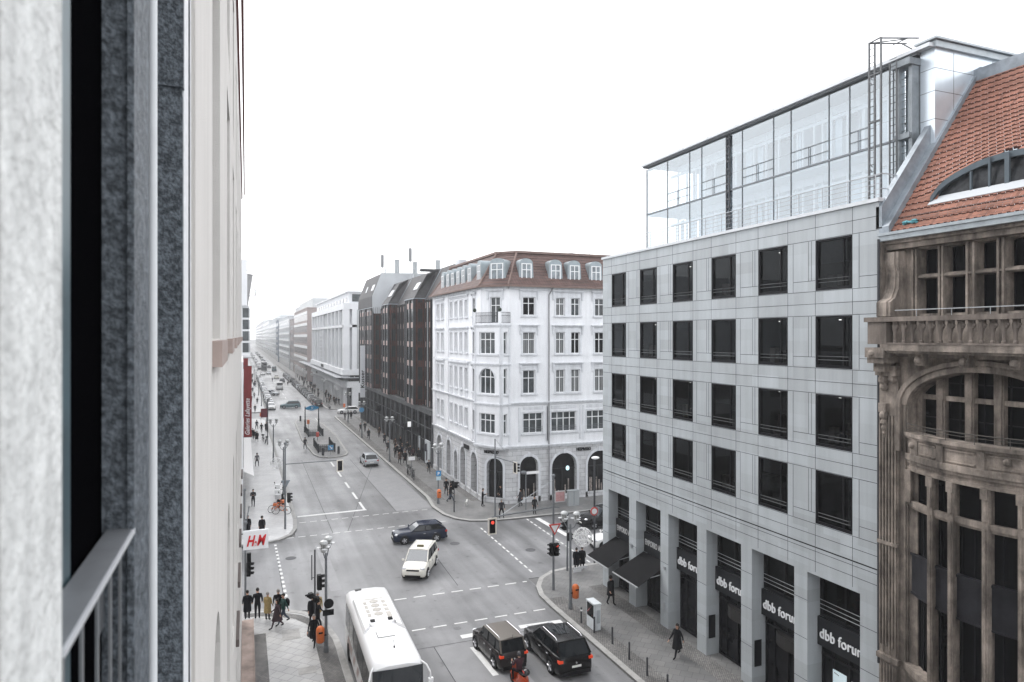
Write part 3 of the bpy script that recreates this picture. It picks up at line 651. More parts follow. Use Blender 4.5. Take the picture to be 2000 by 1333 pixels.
for y in (16.4, 15.25, 13.9, 12.7): b.box(bow(y, .045), bow(y) + .1, y - .11, y + .11, 11.98, 12.5)
for ya, yb in ((16.2, 15.45), (15.05, 14.1), (13.7, 12.9)):
    ys = [ya - (ya - yb) * i / 4 for i in range(5)]
    bowband(b, 12.40, 12.44, -.03, .012, ys=ys); bowband(b, 12.04, 12.08, -.03, .012, ys=ys)
for y in (16.5, 13.2): b.ball((bow(y, .06), y, 12.3), .12, n=8)
b.build('bow_balcony', BROWNST, t)
b = B(); Yr = [16.9 - 5.0 * i / 16 for i in range(17)]
for z in (12.78, 12.9, 13.0): 
    for y0, y1 in zip(Yr, Yr[1:]): b.tube((bow(y0, .02), y0, z), (bow(y1, .02), y1, z), .010 if z < 12.95 else .016, 4)
for y in Yr[::3]: b.tube((bow(y, .02), y, 12.7), (bow(y, .02), y, 13.0), .012, 4)
b.build('bow_railing', mat('old_iron', (.07, .065, .06), .6, .3), t)
b = B()                                          # mullions, transoms of the bow storeys
for y in (15.66, 14.86, 13.8, 12.9):
    w_ = .09
    b.box(bow(y) - .02, bow(y) + .16, y - w_, y + w_, 4.6, 11.42); b.box(bow(y) + .16, 22.0, y - .05, y + .05, 4.6, 11.42)
    b.box(bow(y) - .05, bow(y), y - .035, y + .035, 4.7, 10.2); b.box(bow(y) - .07, bow(y), y - .06, y + .06, 10.45, 11.1)
    b.box(bow(y) - .08, bow(y) + .02, y - .11, y + .11, 11.1, 11.42)
b.box(21.5, 21.62, 16.6, 16.92, 4.6, 11.5); b.box(21.3, 21.46, 16.72, 16.92, 10.3, 11.4)
bowband(b, 10.18, 10.36, -.22, -.06); bowband(b, 10.1, 10.18, -.2, -.1); bowband(b, 4.5, 4.72, -.6, .1); bowband(b, 4.3, 4.5, -.5, 0)
for y in (16.04, 15.06, 14.14, 13.2, 12.4):      # arched window above the balcony
    b.box(21.86, 22.05, y - .15, y + .15, 12.3, 14.9); b.box(21.82, 21.86, y - .09, y + .09, 12.3, 13.86); b.box(21.80, 21.86, y - .12, y + .12, 13.86, 14.9)
b.box(21.9, 22.04, 11.9, 16.9, 13.84, 14.0); b.box(21.86, 22.05, 16.72, 16.9, 12.3, 14.6)
b.build('stone_mullion', BROWNST, t)
b = B(); bowband(b, 7.2, 8.46, -.32, -.16); bowband(b, 8.46, 8.54, -.32, -.12); bowband(b, 7.14, 7.2, -.3, -.13)
b.build('spandrel', mat('bronze_spandrel', (.022, .022, .026), .5, .2, var=.4, scale=1.5), t)
bg_ = B()
Yg = [16.9 - 5.0 * i / 10 for i in range(11)]
for y0, y1 in zip(Yg, Yg[1:]): bg_.add([(bow(y0, -.34), y0, .3), (bow(y1, -.34), y1, .3), (bow(y1, -.34), y1, 11.5), (bow(y0, -.34), y0, 11.5)], [(0, 1, 2, 3)])
bg_.add([(22.1, 17.0, 12.2), (22.1, 11.8, 12.2), (22.1, 11.8, 15.0), (22.1, 17, 15.0)], [(0, 1, 2, 3)])
bw = bg_.build('bow_window', DARKGLASS, t)
b = B()
for i, y in enumerate([16.3 - q * .4 for q in range(12)]):
    b.box(bow(y, -.335), bow(y, -.31), y - .02, y + .02, 4.7, 7.2); b.box(bow(y, -.335), bow(y, -.31), y - .02, y + .02, 8.5, 10.2)
    b.box(22.04, 22.09, y - .02, y + .02, 12.3, 15.0)
for z in (13.2, 14.4, 12.75): b.box(22.04, 22.085, 11.9, 16.9, z, z + .04)
b.build('glazing_bar', BLACKFR, bw)
b = B(); b.box(22.084, 22.088, 13.95 + .1, 14.3, 14.15, 14.6); b.build('lit_curtain', mat('lit_orange', (.5, .25, .12), emit=(1, .45, .2, .35)), bw)
# cornice, balustrade
b = B()
b.box(20.62, 21.5, 6, 17.35, 15.5, 15.72); b.box(20.72, 21.5, 6, 17.3, 15.42, 15.5); b.box(21.2, 21.5, 6, 17.3, 15.28, 15.42)
b.box(20.6, 21.5, 17.2, 17.95, 15.25, 15.6); b.box(20.66, 21.45, 17.25, 17.9, 15.05, 15.25); b.box(20.9, 21.45, 17.4, 17.85, 14.75, 15.05)
b.ball((20.7, 17.7, 15.4), .17, n=8); b.ball((20.72, 17.35, 15.4), .14, n=8)
for y in (16.15, 14.62, 13.1): b.box(20.95, 21.45, y - .14, y + .14, 15.02, 15.42); b.ball((20.95, y, 15.2), .14, n=10); b.ball((20.87, y, 15.17), .05, n=6)
b.build('cornice', BROWNST, t)
b = B()
b.box(20.62, 20.95, 17.1, 17.85, 15.72, 16.5); b.box(20.55, 21.0, 6, 17.95, 16.5, 16.66); b.box(20.6, 20.95, 6, 17.1, 15.72, 15.78)
for i in range(30):
    y = 16.88 - i * .326
    b.lathe(20.78, y, [(.07, 15.78), (.07, 15.84), (.045, 15.88), (.055, 16.1), (.085, 16.22), (.095, 16.36), (.075, 16.42), (.09, 16.5)], 8)
    b.box(20.72, 20.8, y - .13, y - .07, 16.25, 16.5); b.ball((20.7, y - .163, 16.34), .055, n=6)
b.build('balustrade', BROWNST2, t)
b = B(); b.tube((20.8, 16.9, 16.88), (20.8, 6, 16.88), .018, 6)
for y in (16.1, 14.9, 13.7, 12.5): b.tube((20.8, y, 16.66), (20.8, y, 16.88), .014, 5)
b.build('hand_rail', STEEL, t)
# top storey
FT = Fr(22.0, 18.0, 0, -1, -1, 0)
b = B(); cols = [(17.15, 16.93), (16.17, 15.97), (15.22, 14.92), (14.24, 14.0), (13.27, 13.05), (12.3, 12.1)]
wins = [(V(16.93), V(16.17)), (V(15.97), V(15.22)), (V(14.92), V(14.24)), (V(14.0), V(13.27)), (V(13.05), V(12.3))]
b.wall(FT, 0, 12, 15.7, 19.1, [(a, c, 16.78, 18.0) for a, c in wins] + [(a, c, 18.15, 19.03) for a, c in wins], .45)
for a, c in cols: b.box(21.88, 22.0, c, c + .07, 16.7, 19.05); b.box(21.9, 22.0, a - .07, a, 16.7, 19.05)
b.box(21.92, 22.0, 12, 17, 18.03, 18.1)
b.box(21.7, 22.4, 6, 18.05, 19.1, 19.3); b.box(21.6, 22.4, 6, 18.05, 19.3, 19.42)
b.build('top_storey', BROWNST, t)
b = B()                                          # scroll buttress
pr = [(21.2, 16.7), (21.2, 17.2), (21.45, 17.35), (21.62, 17.7), (21.66, 18.3), (21.6, 18.55), (21.6, 19.0), (22.0, 19.05), (22.0, 16.7)]
for y0, y1, k in ((17.98, 17.42, 0), (17.86, 17.54, -.05)):
    n = len(pr); vs = [(x + k, y0, z) for x, z in pr] + [(x + k, y1, z) for x, z in pr]
    b.add(vs, [tuple(range(n)), tuple(range(n, 2 * n))[::-1]] + [(i, n + i, n + (i + 1) % n, (i + 1) % n) for i in range(n)])
b.build('scroll_buttress', BROWNST, t)
b = B()
b.add([(22.42, 17.4, 16.7), (22.42, 12, 16.7), (22.42, 12, 19.1), (22.42, 17.4, 19.1)], [(0, 1, 2, 3)]); w_ = b.build('top_window', DARKGLASS, t)
b = B()
for a, c in wins:
    for q in (0.02, .5, .95): y = 18 - (a + (c - a) * q); b.box(22.36, 22.41, y - .02, y + .02, 16.8, 19.0)
b.build('glazing_bar', BLACKFR, w_)
b = B(); b.box(21.42, 21.62, 6, 18.05, 19.42, 19.66); b.box(21.36, 21.5, 6, 18.1, 19.60, 19.7); b.build('gutter', mat('gutter_zinc', (.30, .33, .35), .45, .4, var=.2, scale=3), t)
b = B(); b.tube((21.4, 18.06, 4.2), (21.4, 18.06, 19.5), .045, 8); b.build('downpipe', DPOLE, t)
# tiled roof with an eyebrow dormer
TILE = tiled('roof_tile', (.235, .105, .073), (.275, .125, .088), (.08, .04, .035), .157, 3.0, .008, .75, 'xy', .5, .28, 0, 1.3)
def rz(x): return 19.72 + (x - 21.6) * 1.33
EC, EH, ER = 14.25, 2.45, 1.35                    # eyebrow centre, half width, rise (along x)
def lift(x, y):                                    # how far the eyebrow raises the tiles
    if abs(y - EC) >= EH + 1.0: return 0.
    w_ = math.cos(min(1, abs(y - EC) / (EH + 1.0)) * math.pi) * .5 + .5
    u = (x - 22.5)
    if u < 0: return 0.
    return w_ * .85 * max(0., 1 - u / 2.9) ** 1.5 if u > .0 else 0.
b = B(); rows = 25; xs0, xs1 = 21.62, 26.25
ny = 78; Ys = [17.75 - (17.75 - 8.0) * i / ny for i in range(ny + 1)]
def inhole(x, y): 
    q = abs(y - EC) / EH
    return q < 1 and 22.34 < x < 22.40 + .24 * (1 - q * q) ** .8
for r_ in range(rows):
    xa = xs0 + (xs1 - xs0) * r_ / rows; xb = xs0 + (xs1 - xs0) * (r_ + 1) / rows
    for y0, y1 in zip(Ys, Ys[1:]):
        if inhole((xa + xb) / 2, (y0 + y1) / 2): continue
        l = [lift(xa, y0), lift(xa, y1), lift(xb, y1), lift(xb, y0)]
        k_ = int(round((17.75 - y0) / (9.75 / ny))); sc_ = .022 if (k_ + r_) % 2 else 0.0; xa2 = xa - .02 - sc_
        b.add([(xa2, y0, rz(xa2) + .06 + l[0]), (xa2, y1, rz(xa2) + .06 + l[1]), (xb, y1, rz(xb) + l[2]), (xb, y0, rz(xb) + l[3])], [(0, 3, 2, 1)], k_ * 7 % 5 // 4)
        b.add([(xa2, y0, rz(xa2) + .06 + l[0]), (xa2, y1, rz(xa2) + .06 + l[1]), (xa2 + .02, y1, rz(xa2) - .03 + l[1]), (xa2 + .02, y0, rz(xa2) - .03 + l[0])], [(0, 1, 2, 3)], 2)  # row lip, darkened to paint in the shadow gap below each row
rf = b.build('roof', [TILE, mat('tile_worn', (.19, .092, .068), .8, var=.3, scale=6), mat('tile_edge_shade', (.05, .022, .018), .9)], t)
b = B(); b.hexa([(21.5, 17.72, 19.5), (26.4, 17.72, rz(26.4) - .3), (26.4, 18.12, rz(26.4) - .3), (21.5, 18.12, 19.5), (21.5, 17.72, 19.95), (26.4, 17.72, rz(26.4) + .25), (26.4, 18.12, rz(26.4) + .25), (21.5, 18.12, 19.95)])
b.hexa([(21.5, 18.0, 19.9), (24.3, 18.0, 23.6), (24.3, 18.25, 23.6), (21.5, 18.25, 19.9), (21.5, 18.0, 20.7), (24.3, 18.0, 24.3), (24.3, 18.25, 24.3), (21.5, 18.25, 20.7)])
b.box(26.1, 26.6, 8, 17.9, rz(26.1) - .1, rz(26.4) + .1); b.box(26.3, 34, 8, 17.9, 25.7, 25.9)
b.build('verge_flashing', ZINC, rf)
fr_ = B(); gl = B(); N = 20; rim = []
for i in range(N + 1):
    q = -1 + 2 * i / N; x = 22.36 + 1.02 * (1 - q * q) ** .8; y = EC - q * EH; rim.append((22.36 + .25 * (x - 22.36), y, 20.80 + 1.0 * (1 - q * q) ** .62))
for p, q in zip(rim, rim[1:]):
    fr_.hexa([(p[0] - .12, p[1], p[2] - .16), (q[0] - .12, q[1], q[2] - .16), (q[0] + .8, q[1], q[2] - .1), (p[0] + .8, p[1], p[2] - .1), (p[0] - .12, p[1], p[2] + .04), (q[0] - .12, q[1], q[2] + .04), (q[0] + .9, q[1], q[2] + .1), (p[0] + .9, p[1], p[2] + .1)])
    gl.add([(22.46, p[1], 20.72), (22.46, q[1], 20.72), (q[0] + .1, q[1], q[2]), (p[0] + .1, p[1], p[2])], [(0, 1, 2, 3)])
for y in (EC, EC - .55, EC + .55, EC + 1.15, EC - 1.15): fr_.box(22.4, 22.47, y - (.07 if y == EC else .03), y + (.07 if y == EC else .03), 20.7, 21.78 if abs(y - EC) < .7 else 21.45)
db = gl.build('eyebrow_dormer', mat('dormer_glass', (.03, .032, .035), .1, var=.8, scale=2.5), rf)
fr_.build('dormer_frame', mat('dormer_zinc', (.09, .11, .125), .5, .2, var=.1, scale=3), rf)
b = B(); b.hexa([(22.2, EC - 2.5, 20.52), (22.2, EC + 2.5, 20.52), (22.45, EC + 2.5, 20.74), (22.45, EC - 2.5, 20.74), (22.16, EC - 2.5, 20.56), (22.16, EC + 2.5, 20.56), (22.42, EC + 2.45, 20.84), (22.42, EC - 2.45, 20.84)]); b.build('dormer_sill', mat('lead_grey', (.40, .42, .44), .5), rf)
b = B()                                          # snow guard
for z in (.16, .26): b.tube((21.78, 17.5, rz(21.78) + z), (21.78, 8, rz(21.78) + z), .008, 4)
for i in range(60): b.tube((21.78, 17.5 - i * .16, rz(21.78) + .02), (21.78, 17.5 - i * .16, rz(21.78) + .26), .005, 3)
b.build('snow_guard', mat('rusty_wire', (.22, .15, .13), .7), rf)
b = B()
for i in range(14): b.ball((21.74 + random.uniform(-.04, .05), 17.35 - random.random() * .55, 19.95 + random.random() * .1), .07, 1.1, 1.3, .7, 6)
tag(b.build('tarpaulin', mat('teal_plastic', (.08, .26, .30), .5, var=.6, scale=12)), 'crumpled teal plastic sheet in the gutter of the red roof', 'tarpaulin')

# ================================================================== the building we look out of
KK = .0052
ang = math.atan(KK); FO = Fr(-.2, 0, math.sin(ang), math.cos(ang), math.cos(ang), -math.sin(ang))
t = thing('own_building', (-.2, 10, 0), 'pale plastered building seen edge-on with a dark granite strip up close', 'building')
CREAM = mat('cream_render', (.60, .58, .555), .85, var=.07, scale=3.0, streak=.25, bump=.35, bscale=90)
wy = [4.8 + 3.72 * i for i in range(9)]
ops = [(a, a + 1.4, 15.98, 18.9) for a in wy] + [(a, a + 1.4, 19.5, 22.0) for a in wy] + [(a, a + 1.5, 10.6, 13.9) for a in wy] + [(a, a + 1.5, 5.0, 8.6) for a in wy]
b = B(); b.wall(FO, 2.93, 39.2, 0, 23.4, ops, .30)
for a in wy: b.arch(FO, a, a + 1.5, 13.9, .7, .3, n=10); b.arch(FO, a, a + 1.5, 8.6, .7, .3, n=10)
b.add([FO.p(39.2, 0), FO.p(39.2, 0, -16), FO.p(39.2, 23.4, -16), FO.p(39.2, 23.4)], [(0, 1, 2, 3)])
b.add([FO.p(-30, 23.4), FO.p(39.2, 23.4), FO.p(39.2, 23.4, -16), FO.p(-30, 23.4, -16)], [(0, 1, 2, 3)])
b.wall(FO, 2.93, 3.2, 0, 23.4, [], .1)
b.wall(FO, -30, .72, 0, 23.4, [], .1)
b.build('wall', CREAM, t)
for a in wy:
    for z0, z1 in ((15.98, 18.9), (19.5, 22.0), (10.6, 13.9), (5.0, 8.6)):
        w_ = 1.4 if z0 > 14 else 1.5
        window(t, FO, a, a + w_, z0, z1, .28, (.5,), (.7,), GREYGLASS, WHITEFR)
    s = B()
    for z in (15.8,): s.fbox(FO, a - .02, a + 1.42, z, z + .17, -.04, .06)
    split(s, 'window_sill', mat('sill_stone', (.34, .275, .25), .7, var=.15, scale=4), t)
    s = B(); s.fbox(FO, a - .1, a + 1.6, 9.3, 9.45, .0, .07); s.build('window_sill', mat('sill_dark', (.10, .085, .08), .7), t)
b = B(); b.fbox(FO, -30, 39.2, 23.32, 23.6, -.05, .05); b.fbox(FO, -30, 39.0, 23.5, 23.62, .10, .16)
b.build('eaves_gutter', mat('copper_red', (.17, .08, .075), .6, .2, var=.2, scale=2), t)
b = B(); b.fbox(FO, 14, 39.2, .1, .82, .01, .56); b.fbox(FO, 14, 39.25, .74, .86, .56, .60)
b.build('plinth', mat('plinth_stone', (.30, .235, .205), .75, var=.4, scale=.8, bump=.2), t)
# close up: granite, window with rail, pale pier
GRAN = mat('dark_granite', (.125, .142, .16), .6, var=.55, scale=55, bump=.5, bscale=110)
GRAN.node_tree.nodes['Color Ramp'].color_ramp.elements[0].position = .4 if 'Color Ramp' in GRAN.node_tree.nodes else .4
b = B()
b.fbox(FO, 1.488, 1.70, 8, 23.3, -.054, 0.0); b.fbox(FO, 2.57, 2.60, 8, 16.82, -.14, 0.0); b.fbox(FO, 2.575, 2.60, 16.82, 16.845, -.14, -.002); b.fbox(FO, 2.565, 2.60, 16.845, 23.3, -.14, .003); b.fbox(FO, 1.4865, 1.70, 15.640, 15.646, -.053, .0005)
b.fbox(FO, 1.478, 1.492, 8, 23.3, -.01, .0015)
b.build('granite_pilaster', GRAN, t)
b = B(); b.fbox(FO, 1.70, 2.565, 8, 23.3, -.2, -.13, 1)
p0 = FO.p(2.2, 8, -.049); p1 = FO.p(2.2, 23.3, -.049); b.tube(p0, p1, .0125, 16)
b.build('pale_pipe', [mat('pipe_grey', (.62, .64, .66), .5, var=.05, scale=9), GRAN], t, smooth=True, sharp=40)
b = B(); b.fbox(FO, 2.60, 2.93, 8, 23.3, -.1, .002); b.fbox(FO, 2.80, 2.815, 8, 23.3, 0.002, .006, 1); b.build('pale_strip', [mat('strip_white', (.66, .67, .69), .7, var=.15, scale=30), JOINT], t)
b = B(); b.fbox(FO, .5, .935, 8, 23.3, -.25, 0.0)
b.build('concrete_pier', mat('pale_concrete', (.60, .61, .60), .9, var=.22, scale=22, streak=.35, bump=.5, bscale=50), t)
b = B(); b.fbox(FO, .936, 1.70, 8, 23.3, -.30, -.0545)
w_ = b.build('near_window', mat('black_glass_near', (.0025, .0025, .003), .6, spec=.0), t)
b = B(); b.fbox(FO, .94, 1.22, 8, 23.3, -.054, -.05)
b.build('frame', mat('teal_frame', (.05, .085, .10), .35, .2, var=.3, scale=6), w_)
b = B(); b.fbox(FO, 1.44, 1.485, 15.45, 15.62, -.08, -.05)
b.fbox(FO, .9, 1.486, 15.621, 15.633, -.046, -.001); b.build('balcony_rail', mat('rail_alu', (.22, .23, .245), .42, .5, var=.12, scale=12), t)
b = B(); b.fbox(FO, .94, 1.487, 15.622, 15.632, -.0009, .002); b.build('rail_edge', mat('rail_bright', (.7, .72, .75), .35, .5), t)
b = B()
for u in [1.02, 1.13, 1.24, 1.35, 1.45]: b.fbox(FO, u - .005, u + .005, 14.4, 15.622, -.020, -.016)
b.build('rail_bar', mat('bar_mid', (.20, .21, .22), .4, .3), t)
# shop sign on its corner
t = thing('hanging_sign', (.05, 38.0, 5.4), 'white hanging shop sign with red letters H&M on the building corner', 'sign')
b = B(); b.box(.07, 1.3, 37.94, 38.06, 4.92, 5.9); bd = b.build('sign_board', mat('sign_white', (.62, .64, .67), .4, emit=(1, 1, 1, .08)), t)
FS = Fr(.07, 37.93, 1, 0, 0, -1)
textmesh('lettering', 'H', .74, FS, .16, 5.12, .01, mat('sign_red', (.62, .012, .02), .5), bd, shear=.32, bold=.022, xs=.66)
textmesh('lettering', '&', .30, FS, .50, 5.12, .01, _M['sign_red'], bd, shear=.32, bold=.016, xs=.8)
textmesh('lettering', 'M', .74, FS, .66, 5.12, .01, _M['sign_red'], bd, shear=.32, bold=.022, xs=.66)
b = B(); b.tube((-.1, 38, 5.75), (.1, 38, 5.75), .03, 6); b.tube((-.1, 38, 5.05), (.1, 38, 5.05), .03, 6); b.build('bracket', DPOLE, t)
# ================================================================== white corner house
t = thing('corner_house', (23, 62, 0), 'white stucco corner house with arched shop windows and dark red mansard roof', 'building')
FL = Fr(21.5, 80, 0, -1, -1, 0); q2 = math.sqrt(.5)
FC = Fr(21.5, 62.2, q2, -q2, -q2, -q2); LC = 2.828
FR_ = Fr(23.5, 60.2, 1, 0, 0, -1)
ROWS = [(18.0, 19.75), (14.3, 16.4), (10.5, 12.75), (6.7, 8.65)]
lw = [(80 - a, 80 - b) for a, b in ((78.39, 77.4), (76.5, 75.5), (72.9, 72.0), (71.1, 70.2), (69.3, 68.4), (67.5, 66.6), (65.0, 64.1))]
rw = [(24.97, 26.25), (28.43, 29.4), (30.09, 31.05), (32.72, 33.8), (35.6, 36.8), (38.2, 39.2), (40.2, 41.2)]
rw = [(a - 23.5, b - 23.5) for a, b in rw]
rbig = [(1.5, 3.55), (4.45, 7.15), (8.3, 10.4), (12, 14), (15, 17.6)]
b = B()
b.wall(FL, 0, 17.8, 5.45, 20.7, [(a, c, z0, z1) for a, c in lw for z0, z1 in ROWS], .22)
b.wall(FC, 0, LC, 5.45, 20.7, [(.9, 1.95, 17.25, 19.75)], .22)
b.wall(FR_, 0, 21.5, 5.45, 20.7, [(a, c, z0, z1) for a, c in rw for z0, z1 in ROWS[:3]] + [(a, c, 6.7, 8.65) for a, c in rbig], .22)
b.add([(21.5, 80, 0), (45, 80, 0), (45, 80, 20.7), (21.5, 80, 20.7)], [(0, 1, 2, 3)])
b.add([(45, 60.2, 0), (45, 80, 0), (45, 80, 20.7), (45, 60.2, 20.7)], [(0, 1, 2, 3)])
for (a, c) in ((0.0, 1.05), (5.4, 6.6), (14.4, 15.2), (16.5, 17.79)): b.fbox(FL, a + .003, c, 5.6, 20.6, 0, .10)
b.build('wall', PLASTER, t)
lar = [(80 - a, 80 - c, z) for a, c, z in ((78.2, 76.1, 4.5), (74.2, 72.5, 4.5), (71.3, 70.0, 3.7), (69.0, 67.2, 4.5), (65.4, 63.5, 4.5))]
car = [(.55, 2.25, 4.35)]
rar = [(1.15, 3.05, 4.5), (4.5, 7.2, 4.6), (8.4, 11.1, 4.6), (12.3, 15, 4.6), (16.2, 18.9, 4.6)]
b = B(); tr = B()
for F, L, ar in ((FL, 17.8, lar), (FC, LC, car), (FR_, 21.5, rar)):
    b.wall(F, 0, L, 0, 5.3, [(a, c, .12, z) for a, c, z in ar], .55)
    for a, c, z in ar:
        b.arch(F, a, c, z, (c - a) / 2, .55, n=12)
        tr.archband(F, a, c, z, (c - a) / 2, .24, .01, .07, legs=.12)
        tr.fbox(F, (a + c) / 2 - .14, (a + c) / 2 + .14, z - .02, z + .4, .07, .14)
    b.fbox(F, .002, L - .002, .12, .62, 0, .07)
b.build('rusticated_base', RUSTIC, t)
for F, L in ((FL, 17.8), (FC, LC), (FR_, 21.5)):
    tr.fbox(F, 0, L, 5.3, 5.45, -.2, .12); tr.fbox(F, 0, L, 5.45, 5.56, -.1, .20); tr.fbox(F, 0, L, 9.45, 9.6, 0, .12); tr.fbox(F, 0, L, 9.6, 9.7, 0, .22)
    tr.fbox(F, 0, L, 20.45, 20.7, 0, .12); 
tr.fbox(FL, .01, 17.8, 13.35, 13.5, 0, .12)
def dress(F, a, c, z0, z1, cons=True):
    tr.fbox(F, a - .16, a, z0, z1, 0, .05); tr.fbox(F, c, c + .16, z0, z1, 0, .05); tr.fbox(F, a - .16, c + .16, z1, z1 + .14, 0, .055)
    tr.fbox(F, a - .22, c + .22, z0 - .14, z0, 0, .14)
    if cons:
        tr.fbox(F, a - .42, c + .42, z1 + .62, z1 + .70, 0, .26); tr.fbox(F, a - .34, c + .34, z1 + .52, z1 + .62, 0, .16); tr.fbox(F, a - .3, c + .3, z1 + .14, z1 + .5, 0, .04)
        for x in (a - .34, c + .18): tr.fbox(F, x, x + .16, z1 - .25, z1 + .52, 0, .12); tr.fbox(F, x, x + .16, z1 + .2, z1 + .52, .12, .18)
for z0, z1 in ROWS[:3]:
    for a, c in lw: dress(FL, a, c, z0, z1, False)
    for a, c in ((lw[0][0], lw[1][1]), (lw[2][0], lw[5][1]), lw[6]): tr.fbox(FL, a - .3, c + .3, z1 + .45, z1 + .6, 0, .2); tr.fbox(FL, a - .2, c + .2, z1 + .3, z1 + .45, 0, .1)
    dress(FR_, *rw[0], z0, z1); dress(FR_, rw[1][0], rw[2][1], z0, z1); tr.fbox(FR_, rw[1][1], rw[2][0], z0, z1, 0, .045)
    dress(FR_, rw[3][0], rw[3][1], z0, z1)
    for q in (4, 5, 6): dress(FR_, *rw[q], z0, z1)
for a, c in rbig:
    dress(FR_, a, c, 6.7, 8.65, False); tr.fbox(FR_, a, c, 8.95, 9.25, 0, .04)
    tr.fbox(FR_, a - .5, a - .3, 5.9, 9.2, 0, .05); tr.fbox(FR_, c + .3, c + .5, 5.9, 9.2, 0, .05)
for a, c in lw: dress(FL, a, c, 6.7, 8.65, False); tr.fbox(FL, a, c, 9.75, 10.3, 0, .05)
dress(FC, .9, 1.95, 17.25, 19.75)
tr.build('stucco_moulding', PLASTER2, t)
for F, lst in ((FL, lw), (FR_, rw)):
    for i, (a, c) in enumerate(lst):
        for k, (z0, z1) in enumerate(ROWS[:4] if F is FL else ROWS[:3]): window(t, F, a, c, z0, z1, .2, (.5,), (.66,), random.choice([GREYGLASS, DARKGLASS, CURT, CURT, GREYGLASS]), WHITEFR, fw=.07)
for a, c in rbig:
    w_ = window(t, FR_, a, c, 6.7, 8.65, .2, (.333, .667) if c - a < 2.3 else (.25, .5, .75), (.66,), GREYGLASS, WHITEFR, fw=.08)
    r = B()
    for z in (6.95, 7.1, 7.25): r.tube(FR_.p(a, z, -.03), FR_.p(c, z, -.03), .02, 4)
    r.build('rail', POLE, w_)
window(t, FC, .9, 1.95, 17.25, 19.75, .2, (.5,), (.68,), GREYGLASS, WHITEFR, fw=.07)
for F, ar in ((FL, lar), (FC, car), (FR_, rar)):
    for a, c, z in ar:
        g_ = B().fquad(F, a, c, .12, z, -.5).build('shop_window', mat('arcade_glass', (.008, .008, .009), .07, var=.8, scale=1.1), t)
        f = B(); f.fbox(F, a, c, 2.95, 3.05, -.49, -.42); f.fbox(F, (a + c) / 2 - .05, (a + c) / 2 + .05, .12, 2.95, -.49, -.42); f.fbox(F, a, c, .12, .3, -.49, -.42)
        f.build('frame', BLACKFR, g_)
        if F is FR_:
            s = B()
            for q in range(7): u = a + .3 + random.random() * (c - a - .6); s.fbox(F, u, u + .12, .5, .7 + random.random() * 1.3, -.47, -.44)
            s.build('window_display', mat('display_mix', (.28, .24, .22), .6, var=.9, scale=4), g_)
            if a > 4 and a < 5: s = B(); s.ball(F.p(6.4, 3.0, -.4), .2, 1, .3, 1.2, 10); s.build('display_lamp', mat('cool_lamp', (.4, .6, .65), emit=(.6, .9, 1, .5)), g_)
textmesh('shop_lettering', 'NESPRESSO', .42, FR_, 7.15, 4.72, .05, BLACKFR, t, bold=.008, ext=.04, xs=.72)
textmesh('shop_lettering', 'NESPRESSO', .42, FC, .28, 4.78, .05, BLACKFR, t, bold=.008, ext=.04, xs=.68)
b = B(); b.box(21.3, 21.42, 66.0, 67.4, 4.5, 4.9); b.build('shop_sign', BLACKFR, t)
# oriel with balcony
O1, O2, O3 = (20.95, 62.75), (22.55, 59.75), (23.65, 60.15)
def frm(p, q):
    dx, dy = q[0] - p[0], q[1] - p[1]; L = math.hypot(dx, dy); return Fr(p[0], p[1], dx / L, dy / L, dy / L, -dx / L), L
F1, L1 = frm(O1, O2); F2, L2 = frm(O2, O3); F0, L0 = frm((21.5, 63.4), O1)
b = B(); ow = [(.62, 2.62, 14.3, 16.4), (.62, 2.62, 10.5, 12.95), (.62, 2.62, 6.75, 8.65)]; sw = [(.35, .8, z0, z1) for _, _, z0, z1 in ow]
b.wall(F1, 0, L1, 5.5, 17.15, ow, .2); b.arch(F1, .62, 2.62, 12.95, 1.0, .2); b.wall(F2, 0, L2, 5.5, 17.15, sw, .2); b.wall(F0, 0, L0, 5.5, 17.15, [], .2)
base = [O1, O2, O3, (23.5, 60.25), (21.55, 62.2), (21.5, 63.4)]
b.prism([O1, O2, O3, (23.2, 60.9), (21.9, 62.4), (21.5, 63.4)], 5.38, 5.5); b.prism([O1, O2, O3, (23.2, 60.9), (21.9, 62.4), (21.5, 63.4)], 17.15, 17.2)
orl = b.build('oriel', PLASTER, t)
b = B()
for F, L in ((F1, L1), (F2, L2)):
    for z in (5.5, 9.5, 13.3, 17.0): b.fbox(F, -.05, L + .05, z, z + .12, 0, .14); b.fbox(F, -.02, L + .02, z - .12, z, 0, .07)
    for z0 in (14.3, 10.5, 6.75): b.fbox(F, .35, L - .25 if L > 2 else 1.0, z0 - .14, z0, 0, .12)
    for z0, z1 in ((13.4, 16.9), (9.6, 13.2), (5.7, 9.4)):
        b.fbox(F, .04, .2, z0, z1, 0, .06); b.fbox(F, L - .2, L - .04, z0, z1, 0, .06)
b.archband(F1, .62, 2.62, 12.95, 1.0, .12, 0, .05)
b.build('oriel_moulding', PLASTER2, t)
for a, c, z0, z1 in ow: window(t, F1, a, c, z0, z1 - (0.0 if z0 != 10.5 else .0), .2, (.333, .667), (.66,), GREYGLASS, WHITEFR, fw=.08)
for a, c, z0, z1 in sw: window(t, F2, a, c, z0, z1, .2, (), (.66,), GREYGLASS, WHITEFR, fw=.07)
b = B()
for F, L in ((F1, L1), (F2, L2)):
    n = int(L / .12)
    for i in range(n + 1): b.tube(F.p(i * L / n, 17.25, .0), F.p(i * L / n, 18.25, .0), .014, 4)
    for z in (17.3, 17.95, 18.25): b.tube(F.p(0, z, .0), F.p(L, z, .0), .022, 5)
b.build('balcony_railing', DPOLE, t)
b = B()
for F, u in ((F0, .8), (F1, L1 - .12)): b.fbox(F, u - .14, u + .14, 17.2, 18.3, -.14, .1)
b.build('balcony_pier', PLASTER, t)
b = B()
